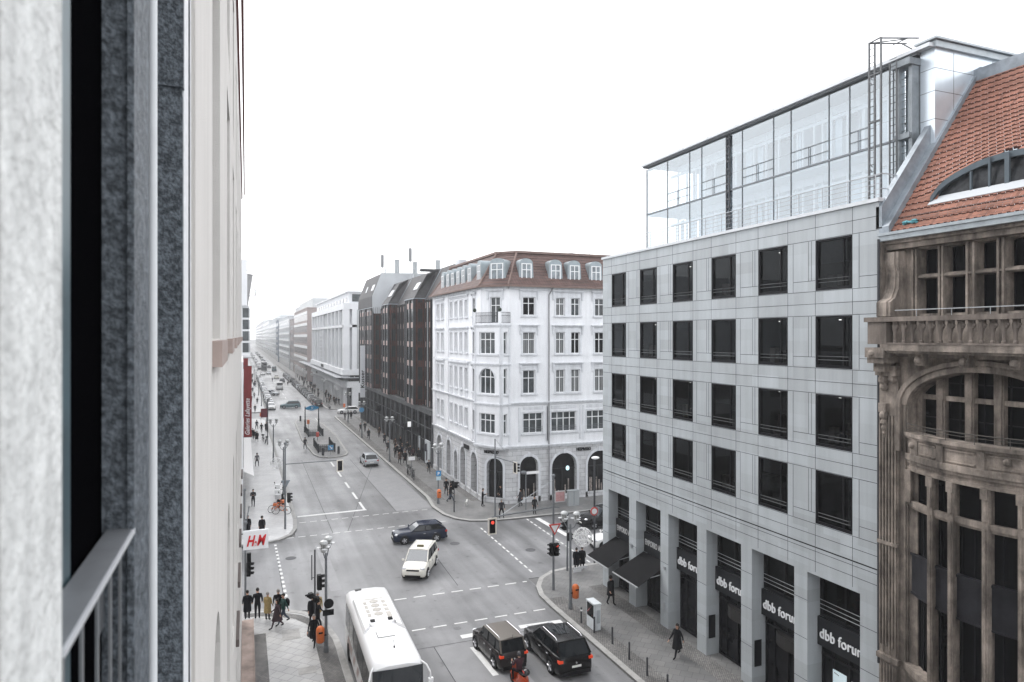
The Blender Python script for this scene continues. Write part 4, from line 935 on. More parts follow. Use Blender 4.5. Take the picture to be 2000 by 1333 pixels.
for F, u in ((F0, .8), (F1, L1 - .12)): b.ball(F.p(u, 18.5, 0), .18, 1, 1, 1.1, 8)
b.build('potted_plant', mat('evergreen', (.035, .045, .035), .9, var=.5, scale=12), t)
b = B(); b.tube(FR_.p(4.15, 5.5, .12), FR_.p(4.15, 20.0, .12), .06, 8); b.tube(FR_.p(4.15, 0.1, .14), FR_.p(4.15, 5.5, .14), .06, 8); b.tube(FR_.p(4.15, 20.0, .12), FR_.p(4.5, 20.7, .3), .06, 8)
b.build('downpipe', mat('pipe_mid', (.2, .2, .21), .5, .3), t)
# mansard
MT = tiled('mansard_tile', (.10, .060, .052), (.13, .078, .067), (.04, .025, .025), .28, .30, .02, .6, 'xz', .6, .3, .5, 1.0)
EV = [(21.2, 80.2), (21.2, 62.05), (23.35, 59.9), (45, 59.9)]; RG = [(23.7, 80.2), (23.7, 64.0), (25.2, 62.4), (45, 62.4)]
b = B()
for (a, c, d, e) in zip(EV, EV[1:], RG[1:], RG): 
    n = 12
    for i in range(n):
        f0, f1 = i / n, (i + 1) / n; P_ = lambda p, q, f: (p[0] + (q[0] - p[0]) * f, p[1] + (q[1] - p[1]) * f)
        bulge = lambda f: 20.85 + 3.35 * f
        p0, p1 = P_(a, e, f0), P_(c, d, f0); p2, p3 = P_(c, d, f1), P_(a, e, f1)
        b.add([(*p0, bulge(f0) + .05), (*p1, bulge(f0) + .05), (*p2, bulge(f1)), (*p3, bulge(f1)), (*p0, bulge(f0) - .02), (*p1, bulge(f0) - .02)], [(0, 1, 2, 3), (0, 4, 5, 1)])
b.prism([(23.7, 80.2), (23.7, 64.0), (25.2, 62.4), (45, 62.4), (45, 80.2)], 24.1, 24.24)
mr = b.build('roof', MT, t)
b = B(); ribbon(b, EV, -.25, 20.68, 20.86); ribbon(b, RG, -.18, 24.2, 24.42)
for p, q in zip(EV[1:3], RG[1:3]): b.tube((*p, 20.9), (*q, 24.3), .10, 6)
b.tube((*EV[0], 20.9), (*RG[0], 24.3), .09, 6)
b.build('roof_edge_tiles', mat('edge_tile', (.17, .12, .105), .6, var=.2, scale=3), mr)
def dormer(F, u, w=1.15, z0=21.35, z1=22.95, dd=0.0):
    b = B(); h = w / 2; dep = 1.9
    out_ = -.30 + dd
    n = 8; pf = [(u - h - .1, z0)] ; arc = [(u + (h + .12) * math.cos(math.pi - math.pi * i / n), z1 + .12 + .42 * math.sin(math.pi * i / n)) for i in range(n + 1)]
    pts = [(u - h - .22, z0)] + arc + [(u + h + .22, z0)]
    vs = [F.p(a, z, out_) for a, z in pts] + [F.p(a, z, out_ - dep) for a, z in pts]; k = len(pts)
    b.add(vs, [tuple(range(k))] + [(i, k + i, k + (i + 1) % k, (i + 1) % k) for i in range(k)])
    d = b.build('dormer', mat('dormer_grey', (.26, .30, .32), .5, .3, var=.12, scale=2.5), t)
    wn = B().fquad(F, u - h + .1, u + h - .1, z0 + .12, z1, out_ + .02).build('dormer_window', mat('dormer_pane', (.20, .23, .25), .08, var=.5, scale=1.5), d)
    f = B()
    for a, c in ((u - h + .02, u - h + .12), (u + h - .12, u + h - .02), (u - .04, u + .04)): f.fbox(F, a, c, z0 + .1, z1 + .05, out_ + .021, out_ + .07)
    f.fbox(F, u - h + .12, u + h - .12, z0 + .06, z0 + .14, out_ + .021, out_ + .069); f.fbox(F, u - h + .12, u + h - .12, z1 - .03, z1 + .05, out_ + .021, out_ + .069); f.fbox(F, u - h + .12, u + h - .12, z1 - .6, z1 - .53, out_ + .021, out_ + .066)
    o = f.build('dormer_frame', WHITEFR, d); return d
for y in (76.9, 74.75, 72.9, 70.85, 69.0, 66.9, 63.9): dormer(FL, 80 - y, .95)
dormer(FC, 1.5, 1.35, 21.35, 22.95)
for x in (25.45, 28.55, 30.6, 33.0, 36.4, 39.0): dormer(FR_, x - 23.5, 1.1)
b = B()
for x in (33.2, 33.9, 34.6, 35.2): b.tube((x, 66, 24.2), (x, 66, 25.6), .03, 4)
for z in (24.9, 25.2): b.tube((32.5, 66, z), (35.2, 66, z + .3), .025, 4)
b.box(31.9, 33, 65, 66, 24.2, 24.8); b.box(23.7, 24.6, 76.6, 78, 24.2, 25.0); b.build('roof_gear', STEEL, mr)

# ================================================================== dark metal-clad block
DK = mat('dark_cladding', (.035, .034, .037), .45, .3, var=.3, scale=.6)
CU = mat('copper_brown', (.062, .024, .018), .5, .25, var=.7, scale=.9)
PK = mat('pale_pink_panel', (.36, .27, .25), .6, var=.25, scale=3)
DKG = mat('green_dark_glass', (.018, .024, .024), .1, var=.6, scale=.5)
DT = tiled('dark_tile', (.035, .034, .037), (.05, .048, .051), (.018, .018, .018), .4, .32, .02, .6, 'xz', .6, .25, .5, .8)
t = thing('dark_office_block', (21.5, 106, 0), 'dark brown metal-clad block with projecting bays and steep slate roofs', 'building')
b = B(); b.box(22.35, 40, 80.05, 133, 6.9, 20.7); b.box(21.5, 40, 80.05, 133, 0, 6.6)
TOW = [(87.3, 92.6), (104.1, 109.5), (117.5, 132.2)]
for y0, y1 in TOW: b.box(21.0, 22.36, y0, y1, 7.1, 20.95)
b.build('wall', DK, t)
fin = B(); lt = B(); gl = B(); pk = B(); cu = B(); ledge = B()
ZS = [20.0 - 2.53 * i for i in range(6)]
FT_ = lambda y1: Fr(21.0, y1, 0, -1, -1, 0)
for y0, y1 in TOW:
    F = FT_(y1); L = y1 - y0
    for k, uu in enumerate((L * .18, L * .60) if L < 9 else (.9, 3.3, 6.2, 8.6, 11.6)):
        w_ = 1.3
        gl.fbox(F, uu, uu + w_, 7.3, 20.6, 0, .02)
        for z in ZS: pk.fbox(F, uu + .1, uu + w_ - .05, z - .36, z + .36, .02, .08)
    for uu in (0, .12, L * .48, L * .52, L - .22, L - .05, L * .16, L * .44, L * .86): fin.fbox(F, uu, uu + .07, 7.1, 20.95, 0, .13)
    for uu in (L * .15, L * .47, L * .88): lt.fbox(F, uu, uu + .03, 7.1, 20.9, .13, .15)
    F = Fr(21.0, y0, 1, 0, 0, -1)
    gl.fbox(F, .45, .85, 7.3, 20.6, 0, .02); cu.fbox(F, .02, .34, 7.1, 20.9, 0, .05); cu.fbox(F, .95, 1.33, 7.1, 20.9, 0, .04)
    for z in ZS: cu.fbox(F, .35, .94, z - .42, z + .42, .02, .07)
    for uu in (.0, .34, .64, .92, 1.28): fin.fbox(F, uu, uu + .05, 7.1, 20.95, .0, .12)
for y0, y1, deep in ((80.1, 87.2, 1), (92.7, 104, 1), (109.6, 117.4, 1)):
    F = Fr(22.35, y1, 0, -1, -1, 0); L = y1 - y0; n = int(L / .9)
    for i in range(n + 1): fin.fbox(F, i * L / n * .99, i * L / n * .99 + .08, 7.0, 20.7, 0, .16)
    for i in range(n):
        u0 = i * L / n + .12; (gl if i % 2 else cu).fbox(F, u0, u0 + L / n - .2, 7.2, 20.5, 0, .03)
        if i % 2 == 0:
            for z in ZS: pk.fbox(F, u0 + .1, u0 + L / n - .3, z - .36, z + .36, .03, .07)
lt.fbox(Fr(22.35, 104, 0, -1, -1, 0), 5.6, 7.0, 6.9, 20.4, .04, .2)
lt.fbox(Fr(22.35, 87.2, 0, -1, -1, 0), 1.6, 1.72, 6.9, 20.4, .04, .2)
fin.build('fin', DK, t); split(gl, 'window_strip', DKG, t); split(pk, 'spandrel', PK, t); split(cu, 'copper_panel', CU, t)
lt.build('pale_strip', mat('pale_metal', (.40, .42, .44), .5, .3), t)
# podium
F = Fr(21.3, 133, 0, -1, -1, 0); b = B(); g_ = B(); n = 15
b.fbox(F, 0, 52.9, 6.35, 6.95, -.4, .0); b.fbox(F, 0, 52.9, 6.9, 7.02, -.5, .1)
for i in range(n + 1):
    u = i * 52.9 / n; b.fbox(F, max(0, u - .14), min(52.9, u + .14), 0.1, 6.35, -.3, .02)
    if i < n:
        g_.fbox(F, u + .14, u + 52.9 / n - .14, .3, 6.35, -.28, -.2)
        for z in (2.9, 4.6): b.fbox(F, u + .14, u + 52.9 / n - .14, z, z + .09, -.2, -.1)
        b.fbox(F, u + 52.9 / n * .5 - .04, u + 52.9 / n * .5 + .04, .3, 6.35, -.2, -.12)
b.build('podium_frame', mat('podium_metal', (.10, .105, .11), .45, .3, var=.3, scale=1), t)
g_.build('podium_glass', mat('podium_glass', (.11, .125, .125), .12, var=.75, scale=.45), t)
b = B()
for u in (6.2, 12.5, 23.0, 27.3, 33.2): b.fbox(F, u, u + 1.6, .12, 2.9, -.19, -.05)
split(b, 'shop_door', BLACKFR, t)
b = B(); b.fbox(F, 49.0, 51.8, .2, 3.1, -.18, -.04); b.fbox(F, 46.2, 46.6, .2, 3.1, -.18, -.04); s = b.build('poster', mat('poster_white', (.50, .53, .55), .5), t)
b = B(); b.ball(F.p(50.4, 2.2, -.03), .4, 1, .05, 1.3, 10); b.fbox(F, 50.15, 50.65, .6, 1.9, -.035, -.02); b.build('print', mat('print_dark', (.06, .06, .07), .6), s)
b = B(); b.box(20.95, 21.4, 91.3, 91.4, 3.7, 4.4); b.build('lit_sign', mat('lit_white', (.8, .8, .8), emit=(1, 1, 1, .25)), t)
for u, z in ((33.0, 3.6), (20.5, 3.7), (41.5, 3.3), (46.5, 3.4)):
    b = B(); b.fbox(F, u, u + .1, z, z + .9, .02, .9); b.build('shop_sign', BLACKFR, t)
b = B(); b.box(20.0, 20.85, 125.0, 125.3, 4.9, 14.3); b.box(20.85, 21.1, 125.1, 125.2, 6, 6.1); b.box(20.85, 21.1, 125.1, 125.2, 13, 13.1); s = b.build('blade_sign', mat('blade_white', (.66, .68, .71), .5), t)
FSn = Fr(20.0, 124.98, 1, 0, 0, -1); textmesh('lettering', 'Kusser', .95, FSn, .68, 6.6, .01, BLACKFR, s, bold=.02, vert=True, xs=1.15)
# roofs
def poly(b, pts): b.add(pts, [tuple(range(len(pts)))])
b = B()
for (y0, y1) in TOW[:2]:
    m_ = (y0 + y1) / 2
    poly(b, [(20.85, y0 - .1, 20.95), (22.9, y0 + 1.3, 24.2), (22.9, y1 - 1.3, 24.2), (20.85, y1 + .1, 20.95)])
    poly(b, [(20.85, y0 - .1, 20.95), (23.6, y0 - .1, 20.95), (24.6, m_, 25.0), (22.9, y0 + 1.3, 24.2)])
    poly(b, [(20.85, y1 + .1, 20.95), (22.9, y1 - 1.3, 24.2), (24.6, m_, 25.0), (23.6, y1 + .1, 20.95)])
    poly(b, [(22.9, y0 + 1.3, 24.2), (24.6, m_, 25.0), (22.9, y1 - 1.3, 24.2)])
poly(b, [(22.25, 80.3, 20.7), (24.6, 80.3, 25.0), (24.6, 117.5, 25.0), (22.25, 117.5, 20.7)]); poly(b, [(24.6, 80.3, 25), (30, 80.3, 25.2), (30, 117.5, 25.2), (24.6, 117.5, 25)])
poly(b, [(22.25, 80.3, 20.7), (30, 80.3, 20.7), (30, 80.3, 25.2), (24.6, 80.3, 25)])
poly(b, [(20.85, 117.5, 20.95), (20.9, 117.5, 22.9), (20.9, 133, 22.9), (20.85, 133, 20.95)]); poly(b, [(20.9, 117.5, 22.9), (22.4, 117.5, 26.8), (22.4, 133, 26.8), (20.9, 133, 22.9)])
poly(b, [(22.4, 117.5, 26.8), (32, 117.5, 27), (32, 133, 27), (22.4, 133, 26.8)])
b.box(22.0, 24.6, 88, 89, 24.6, 24.9)
rf = b.build('roof', DT, t)
b = B(); b.prism([(0, 0)] * 0 or [(22.3, 117.4), (32, 117.4), (32, 117.5), (22.3, 117.5)], 20.6, 20.7)
b.add([(20.8, 117.42, 21), (20.8, 117.42, 22.95), (22.35, 117.42, 26.9), (32, 117.42, 27.1), (32, 117.42, 20.6), (22.55, 117.42, 20.6), (22.5, 117.42, 19.9), (21, 117.42, 19.9)], [(0, 7, 6, 5, 4, 3, 2, 1)])
b.build('gable_wall', mat('pale_render', (.44, .46, .48), .7, var=.12, scale=.3), t)
b = B(); ribbon(b, [(20.85, 133), (20.85, 117.5)], -.05, 20.9, 21.0)
for y0, y1 in TOW[:2]: b.box(20.8, 20.86, y0 - .1, y1 + .1, 20.86, 20.98); b.box(20.8, 22.4, y0 - .14, y0 - .1, 20.86, 20.98)
for y in (92.7, 104.1, 87.2): b.tube((22.3, y, 20.7), (24.6, y, 25), .07, 5)
b.tube((22.25, 80.3, 20.75), (24.6, 80.3, 25.05), .12, 5)
b.build('roof_trim', ZINC, rf)
b = B()
for y0, y1 in TOW[:2]:
    for k in range(3): 
        y = y0 + 1.5 + k * .75
        b.hexa([(21.62, y, 22.2), (22.2, y, 23.15), (22.2, y + .5, 23.15), (21.62, y + .5, 22.2), (21.56, y, 22.26), (22.14, y, 23.21), (22.14, y + .5, 23.21), (21.56, y + .5, 22.26)])
for y in (119.5, 120.8, 126.5): b.hexa([(21.3, y, 23.95), (21.7, y, 25.0), (21.7, y + .7, 25.0), (21.3, y + .7, 23.95), (21.24, y, 24.0), (21.64, y, 25.05), (21.64, y + .7, 25.05), (21.24, y + .7, 24.0)])
split(b, 'skylight', mat('skylight_white', (.72, .74, .76), .2), rf)
for x, y, z0, z1, lab in ((23.2, 121, 26.9, 30.4, 'left of the two slim white mobile phone masts on the dark block'), (26.0, 111.5, 25.1, 30.6, 'right of the two slim white mobile phone masts on the dark block')):
    m_ = thing('antenna_mast', (x, y, z0), lab, 'antenna', 'masts on the roof of the dark block')
    b = B(); b.tube((x, y, z0), (x, y, z1), .07, 6); b.tube((x, y, z0), (x + .8, y, z0 + .9), .03, 4); b.tube((x, y, z0), (x - .8, y, z0 + .9), .03, 4); b.build('pole', STEEL, m_)
    b = B(); b.tube((x, y, z1 - 2.2), (x, y, z1), .28, 10); b.build('antenna', mat('antenna_grey', (.20, .205, .21), .5), m_)
    b = B(); b.box(x + .4, x + .6, y - .1, y + .1, z0 + .3, z0 + 1.2); b.build('radio_unit', STEEL, m_)
for x, y, z1, lab in ((25.4, 119, 29.3, 'shiny metal flue between the two phone masts'), (27.9, 116, 28.7, 'short grey flue just right of the second phone mast'), (30.6, 111, 28.6, 'wide pale flue at the right end of the dark block roof')):
    b = B(); b.tube((x, y, 25), (x, y, z1), .42, 12); b.tube((x, y, z1), (x, y, z1 + .12), .5, 12)
    tag(b.build('chimney_flue', mat('flue', (.30, .32, .33), .35, .5, var=.1, scale=2)), lab, 'chimney flue', 'flues on the dark block')
b = B()
for i in range(9): x = 23 + i * .7; y = 119 - i * .6; b.tube((x, y, 26.8), (x, y, 27.6 + random.random()), .03, 4); b.tube((x - .3, y, 27.6), (x + .3, y, 27.6), .02, 4)
tag(b.build('roof_railing', STEEL), 'thin metal railing and aerials along the flat roof behind the masts', 'railing')

# ================================================================== white columned store
WS = mat('white_concrete', (.62, .63, .645), .75, var=.08, scale=.3)
t = thing('columned_store', (21.3, 190, 0), 'white concrete department store with tall thin columns and steel canopy', 'building')
b = B(); b.box(22.6, 60, 157.6, 230, 7.2, 22.0); b.box(21.3, 60, 156.5, 231.3, 22.1, 23.5); b.box(21.3, 60, 156.5, 231.3, 18.0, 18.6); b.box(21.0, 60, 156.2, 231.5, 7.2, 8.5)
b.box(24.2, 60, 156.5, 157.6, 8.5, 22.1)
b.build('wall', WS, t)
b = B(); F = Fr(21.3, 231.3, 0, -1, -1, 0)
for y in [231, 222.7, 214.5, 207.6, 200.2, 187.9, 179.8, 172.3, 165.4, 158.3, 156.9]: b.box(21.3, 22.62, y - .35, y + .35, 8.5, 22.1)
b.box(23.2, 24.2, 156.5, 157.6, 8.5, 22.1)
for i in range(7): x = 25.2 + i * 3.4; b.box(x + 2.2, x + 3.2, 156.3, 156.6, 8.5, 22.1)
split(b, 'column', WS, t)
b = B(); b.box(21.9, 22.59, 157.7, 230, 8.5, 22.0); b.box(24.25, 48, 156.44, 156.49, 8.6, 22.0); b.build('recessed_wall', mat('grey_concrete', (.34, .35, .36), .8, var=.15, scale=.4), t)
b = B(); b.box(21.5, 21.88, 200.8, 207.0, 8.5, 17.8)
for i in range(6):
    x = 25.2 + i * 3.4
    for z in (8.8, 11.6, 14.4, 18.8): b.box(x, x + 2.0, 156.4, 156.43, z, z + 1.7)
split(b, 'window', GREYGLASS, t)
b = B()
for i in range(9): b.box(21.42, 21.5, 200.8, 207.0, 8.7 + i * 1.05, 8.85 + i * 1.05)
for i in range(4): b.box(21.42, 21.5, 202 + i * 1.4, 202.2 + i * 1.4, 8.5, 17.8)
b.build('window_lattice', WS, t)
b = B(); b.box(22.6, 58, 158, 228, 23.5, 26.0); b.box(22.2, 58.4, 157.6, 228.4, 26.0, 26.3); b.build('attic', mat('attic_white', (.6, .61, .63), .7, var=.05, scale=.3), t)
b = B()
for i in range(11): y = 160 + i * 5.9; b.box(22.5, 22.59, y, y + 3.2, 24.0, 24.9)
b.box(23.4, 30, 157.9, 157.99, 23.9, 25.6); split(b, 'attic_window', GREYGLASS, t)
b = B(); b.box(22.8, 60, 157.5, 231, 0, 7.2); b.build('ground_storey', mat('shop_dark', (.05, .052, .056), .3, var=.6, scale=.4), t)
b = B()
for i in range(14): y = 158.5 + i * 5.5; b.box(21.5, 22.3, y - .3, y + .3, .1, 5.0)
b.box(21.2, 22.8, 157.5, 231, 4.4, 5.9); b.box(23.2, 26.5, 156.4, 157.5, .1, 5.0); b.box(22.0, 40, 156.3, 157.5, 4.4, 5.8)
split(b, 'pillar', WS, t)
b = B(); b.box(24.6, 25.6, 156.34, 156.4, .15, 3.2); b.box(22.4, 36, 156.25, 157.4, 5.85, 7.1); b.build('door', BLACKFR, t)
b = B()
for x in (19.6, 20.6): b.tube((x, 155, 6.7), (x, 262, 6.7), .1, 5)
for i in range(26): y = 155.5 + i * 4.2; b.tube((19.6, y, 6.7), (22.6, y, 7.1), .06, 4); b.tube((19.6, y, 6.7), (20.6, y + 4.2, 6.7), .04, 4); b.tube((20.2, y, 6.1), (20.2, y, 6.7), .04, 4)
for i in range(6): x = 21 + i * 2.6; b.tube((x, 155, 6.7), (x, 157, 7.1), .06, 4); b.tube((x, 155, 6.7), (x + 2.6, 155, 6.7), .08, 4)
b.box(19.5, 22.6, 155, 262, 6.75, 6.82)
b.build('steel_canopy', mat('canopy_steel', (.35, .36, .38), .4, .4), t)
b = B(); b.fbox(F, 31, 37, 7.4, 8.2, .31, .36); b.fbox(F, 15, 19, 4.8, 5.4, .1, .16); b.build('name_plate', BLACKFR, t)

# ================================================================== buildings further up the street
def block(name, label, x0, x1, y0, y1, h, m, fl=3.4, gm=None, side=1, wfrac=.55, attic=0, band=None, nlim=99, face_end=True):
    """street block with one window band per storey and side; side=1: right of the street"""
    t = thing(name, ((x0 + x1) / 2, (y0 + y1) / 2, 0), label, 'building', None)
    b = B(); b.box(x0, x1, y0, y1, 0, h); b.box(x0 - .15, x1 + .15, y0 - .15, y1 + .15, h, h + .35)
    b.build('wall', m, t); xf = x0 if side > 0 else x1
    n = int((h - 4.5) / fl); w_ = B()
    for k in range(n):
        z = 5.2 + k * fl; step = 3.0 if y1 - y0 < 120 else 4.5; c = int((y1 - y0 - 1.5) / step)
        for i in range(c):
            y = y0 + 1.2 + i * step; w_.box(xf - .03, xf + .03, y, y + step * wfrac, z, z + fl * .56)
        c2 = int((min(x1, x0 + 30) - x0 - 1.5) / 3.2)
        if face_end and side > 0:
            for i in range(c2): x = x0 + 1.2 + i * 3.2; w_.box(x, x + 1.7, y0 - .03, y0 + .03, z, z + fl * .56)
        if band:
            bb = B(); bb.box(xf - .12, xf + .02, y0 + .5, y1 - .5, z + fl * .56, z + fl * .8); bb.build('parapet_band', band, t)
    split(w_, 'window', gm or GREYGLASS, t, 90)
    b = B(); xs = xf - .05 * side
    for i in range(int((y1 - y0) / 6)): b.box(min(xs, xf + .05), max(xs, xf + .05), y0 + .8 + i * 6, y0 + 5.6 + i * 6, .3, 4.0)
    split(b, 'shop_front', DARKGLASS, t, 40)
    if attic: b = B(); b.box(x0 + 2, x1 - 1, y0 + 2, y1 - 2, h + .35, h + attic); b.build('attic', mat('attic_pale', (.45, .47, .48), .7, var=.1, scale=.3), t)
    return t
WB = mat('white_band', (.62, .63, .64), .7)
t = block('stone_block', 'brown stone block with white window bands behind the columned store', 21.4, 60, 248.6, 313.6, 25.8, mat('pinkish_stone', (.27, .225, .215), .8, var=.12, scale=.25), 4.1, GREYGLASS, band=WB, attic=3.8, face_end=False)
specs = [('slim_block', 'narrow grey brown facade just beyond the brown stone block', 21.5, 50, 318, 342, 23.5, (.22, .19, .19), 3.4, 0, None),
 ('striped_block', 'pale block with stacked horizontal balcony stripes', 21.2, 50, 343, 440, 25.5, (.42, .44, .46), 3.3, 0, WB),
 ('tall_slab', 'tall pale slab rising above the striped block', 28, 50, 352, 402, 31.0, (.38, .38, .39), 3.4, 0, None),
 ('fin_block', 'block with a dark blue end wall fading into the haze', 20.8, 50, 443, 470, 25.5, (.10, .13, .17), 3.4, 0, None),
 ('hazy_block', 'pale stepped block in the haze beyond the dark blue end wall', 21.3, 50, 472, 600, 27.5, (.40, .42, .44), 3.4, 2.5, WB),
 ('faded_block', 'faint office block with a flat roof far up the street', 21.3, 50, 606, 790, 29.5, (.38, .40, .42), 3.5, 0, WB),
 ('misty_block', 'barely visible block near the vanishing end of the street', 21.0, 60, 800, 1180, 31, (.4, .4, .42), 3.5, 3, None)]
for nm, lab, x0, x1, y0, y1, h, c, fl, at, bd in specs: block(nm, lab, x0, x1, y0, y1, h, mat(nm, c, .75, var=.1, scale=.2), fl, GREYGLASS, attic=at, band=bd)
for nm, lab, y0, y1, h, c in (('glass_store', 'pale block with regular windows beyond the department store on the left side', 153, 236, 22, (.4, .41, .42)),
                              ('stone_terrace', 'stone faced block in the haze on the left side of the street', 246, 420, 24, (.36, .35, .34)), ('hazy_terrace', 'long block on the left side almost lost in haze', 430, 1100, 26, (.4, .4, .41))):
    block(nm, lab, -30, -.6, y0, y1, h, mat(nm, c, .75, var=.1, scale=.2), 3.5, GREYGLASS, side=-1)
# ================================================================== department store on the left, with red banner
t = thing('department_store', (-5, 90, 0), 'pale glass and stone department store behind the red banner', 'building')
b = B(); b.box(-30, .12, 57.5, 140, 0, 14.0); b.box(-30, .78, 77, 140, 14.0, 19.2); b.box(-30, .55, 76.5, 140, 19.2, 24); b.box(-30, .85, 76.8, 140, 13.4, 14.05)
b.build('wall', WS, t)
for k in range(4):
    w_ = B()
    for i in range(12): y = 77.4 + i * 5; w_.box(.77, .82, y, y + 3.6, 14.3 + k * 1.22, 15.3 + k * 1.22)
    w_.box(.1, .7, 76.95, 77.0, 14.3 + k * 1.22, 15.3 + k * 1.22); split(w_, 'window', GREYGLASS, t)
b = B(); b.lathe(-.6, 78.5, [(1.15, 18.6), (1.7, 22.4), (1.75, 22.5), (1.75, 22.6), (1.5, 22.6)], 24); b.build('rounded_bay', mat('bay_concrete', (.30, .30, .30), .7, var=.2, scale=1.5), t)
b = B(); b.path([(.3, 76.6, 22.7), (.8, 77, 23.1), (1.0, 78, 23.1)], .04, 5); b.path([(.7, 76.6, 20.2), (1.35, 76.6, 20.25), (1.4, 76.6, 20.8), (1.1, 76.7, 21.1)], .045, 5); b.build('bracket', DPOLE, t)
b = B()
for i in range(14): y = 58.5 + i * 5.6; b.box(.1, .16, y, y + 4.4, .3, 3.6); b.box(.1, .15, y, y + 4.0, 5.5, 8.0); b.box(.1, .15, y, y + 4.0, 9.5, 12.2)
for k in range(3):
    for i in range(7): x = -27 + i * 3.8; b.box(x, x + 2.6, 57.44, 57.5, [.3, 5.5, 9.5][k], [3.6, 8.0, 12.2][k])
split(b, 'shop_window', mat('warm_glass', (.10, .09, .085), .15, var=.7, scale=.6), t)
t = thing('red_banner', (.3, 75.5, 9), 'long dark red vertical banner with white script lettering', 'banner')
b = B(); b.box(.2, .97, 75.46, 75.5, 5.62, 12.9); b.box(.12, .62, 75.9, 75.94, 12.6, 13.7)
bn = b.build('banner_cloth', mat('banner_red', (.19, .035, .036), .75, var=.15, scale=1.5), t)
b = B(); b.tube((.1, 75.48, 12.92), (1.0, 75.48, 12.92), .03, 5); b.tube((.1, 75.48, 5.6), (1.0, 75.48, 5.6), .03, 5); b.tube((.1, 75.9, 13.75), (1.3, 75.9, 13.75), .03, 5); b.build('banner_rod', DPOLE, t)
textmesh('lettering', 'Galeries Lafayette', .62, Fr(.2, 75.45, 1, 0, 0, -1), .56, 5.8, .005, mat('banner_white', (.7, .7, .7), .6), bn, shear=.3, vert=True, xs=.78, bold=.006)
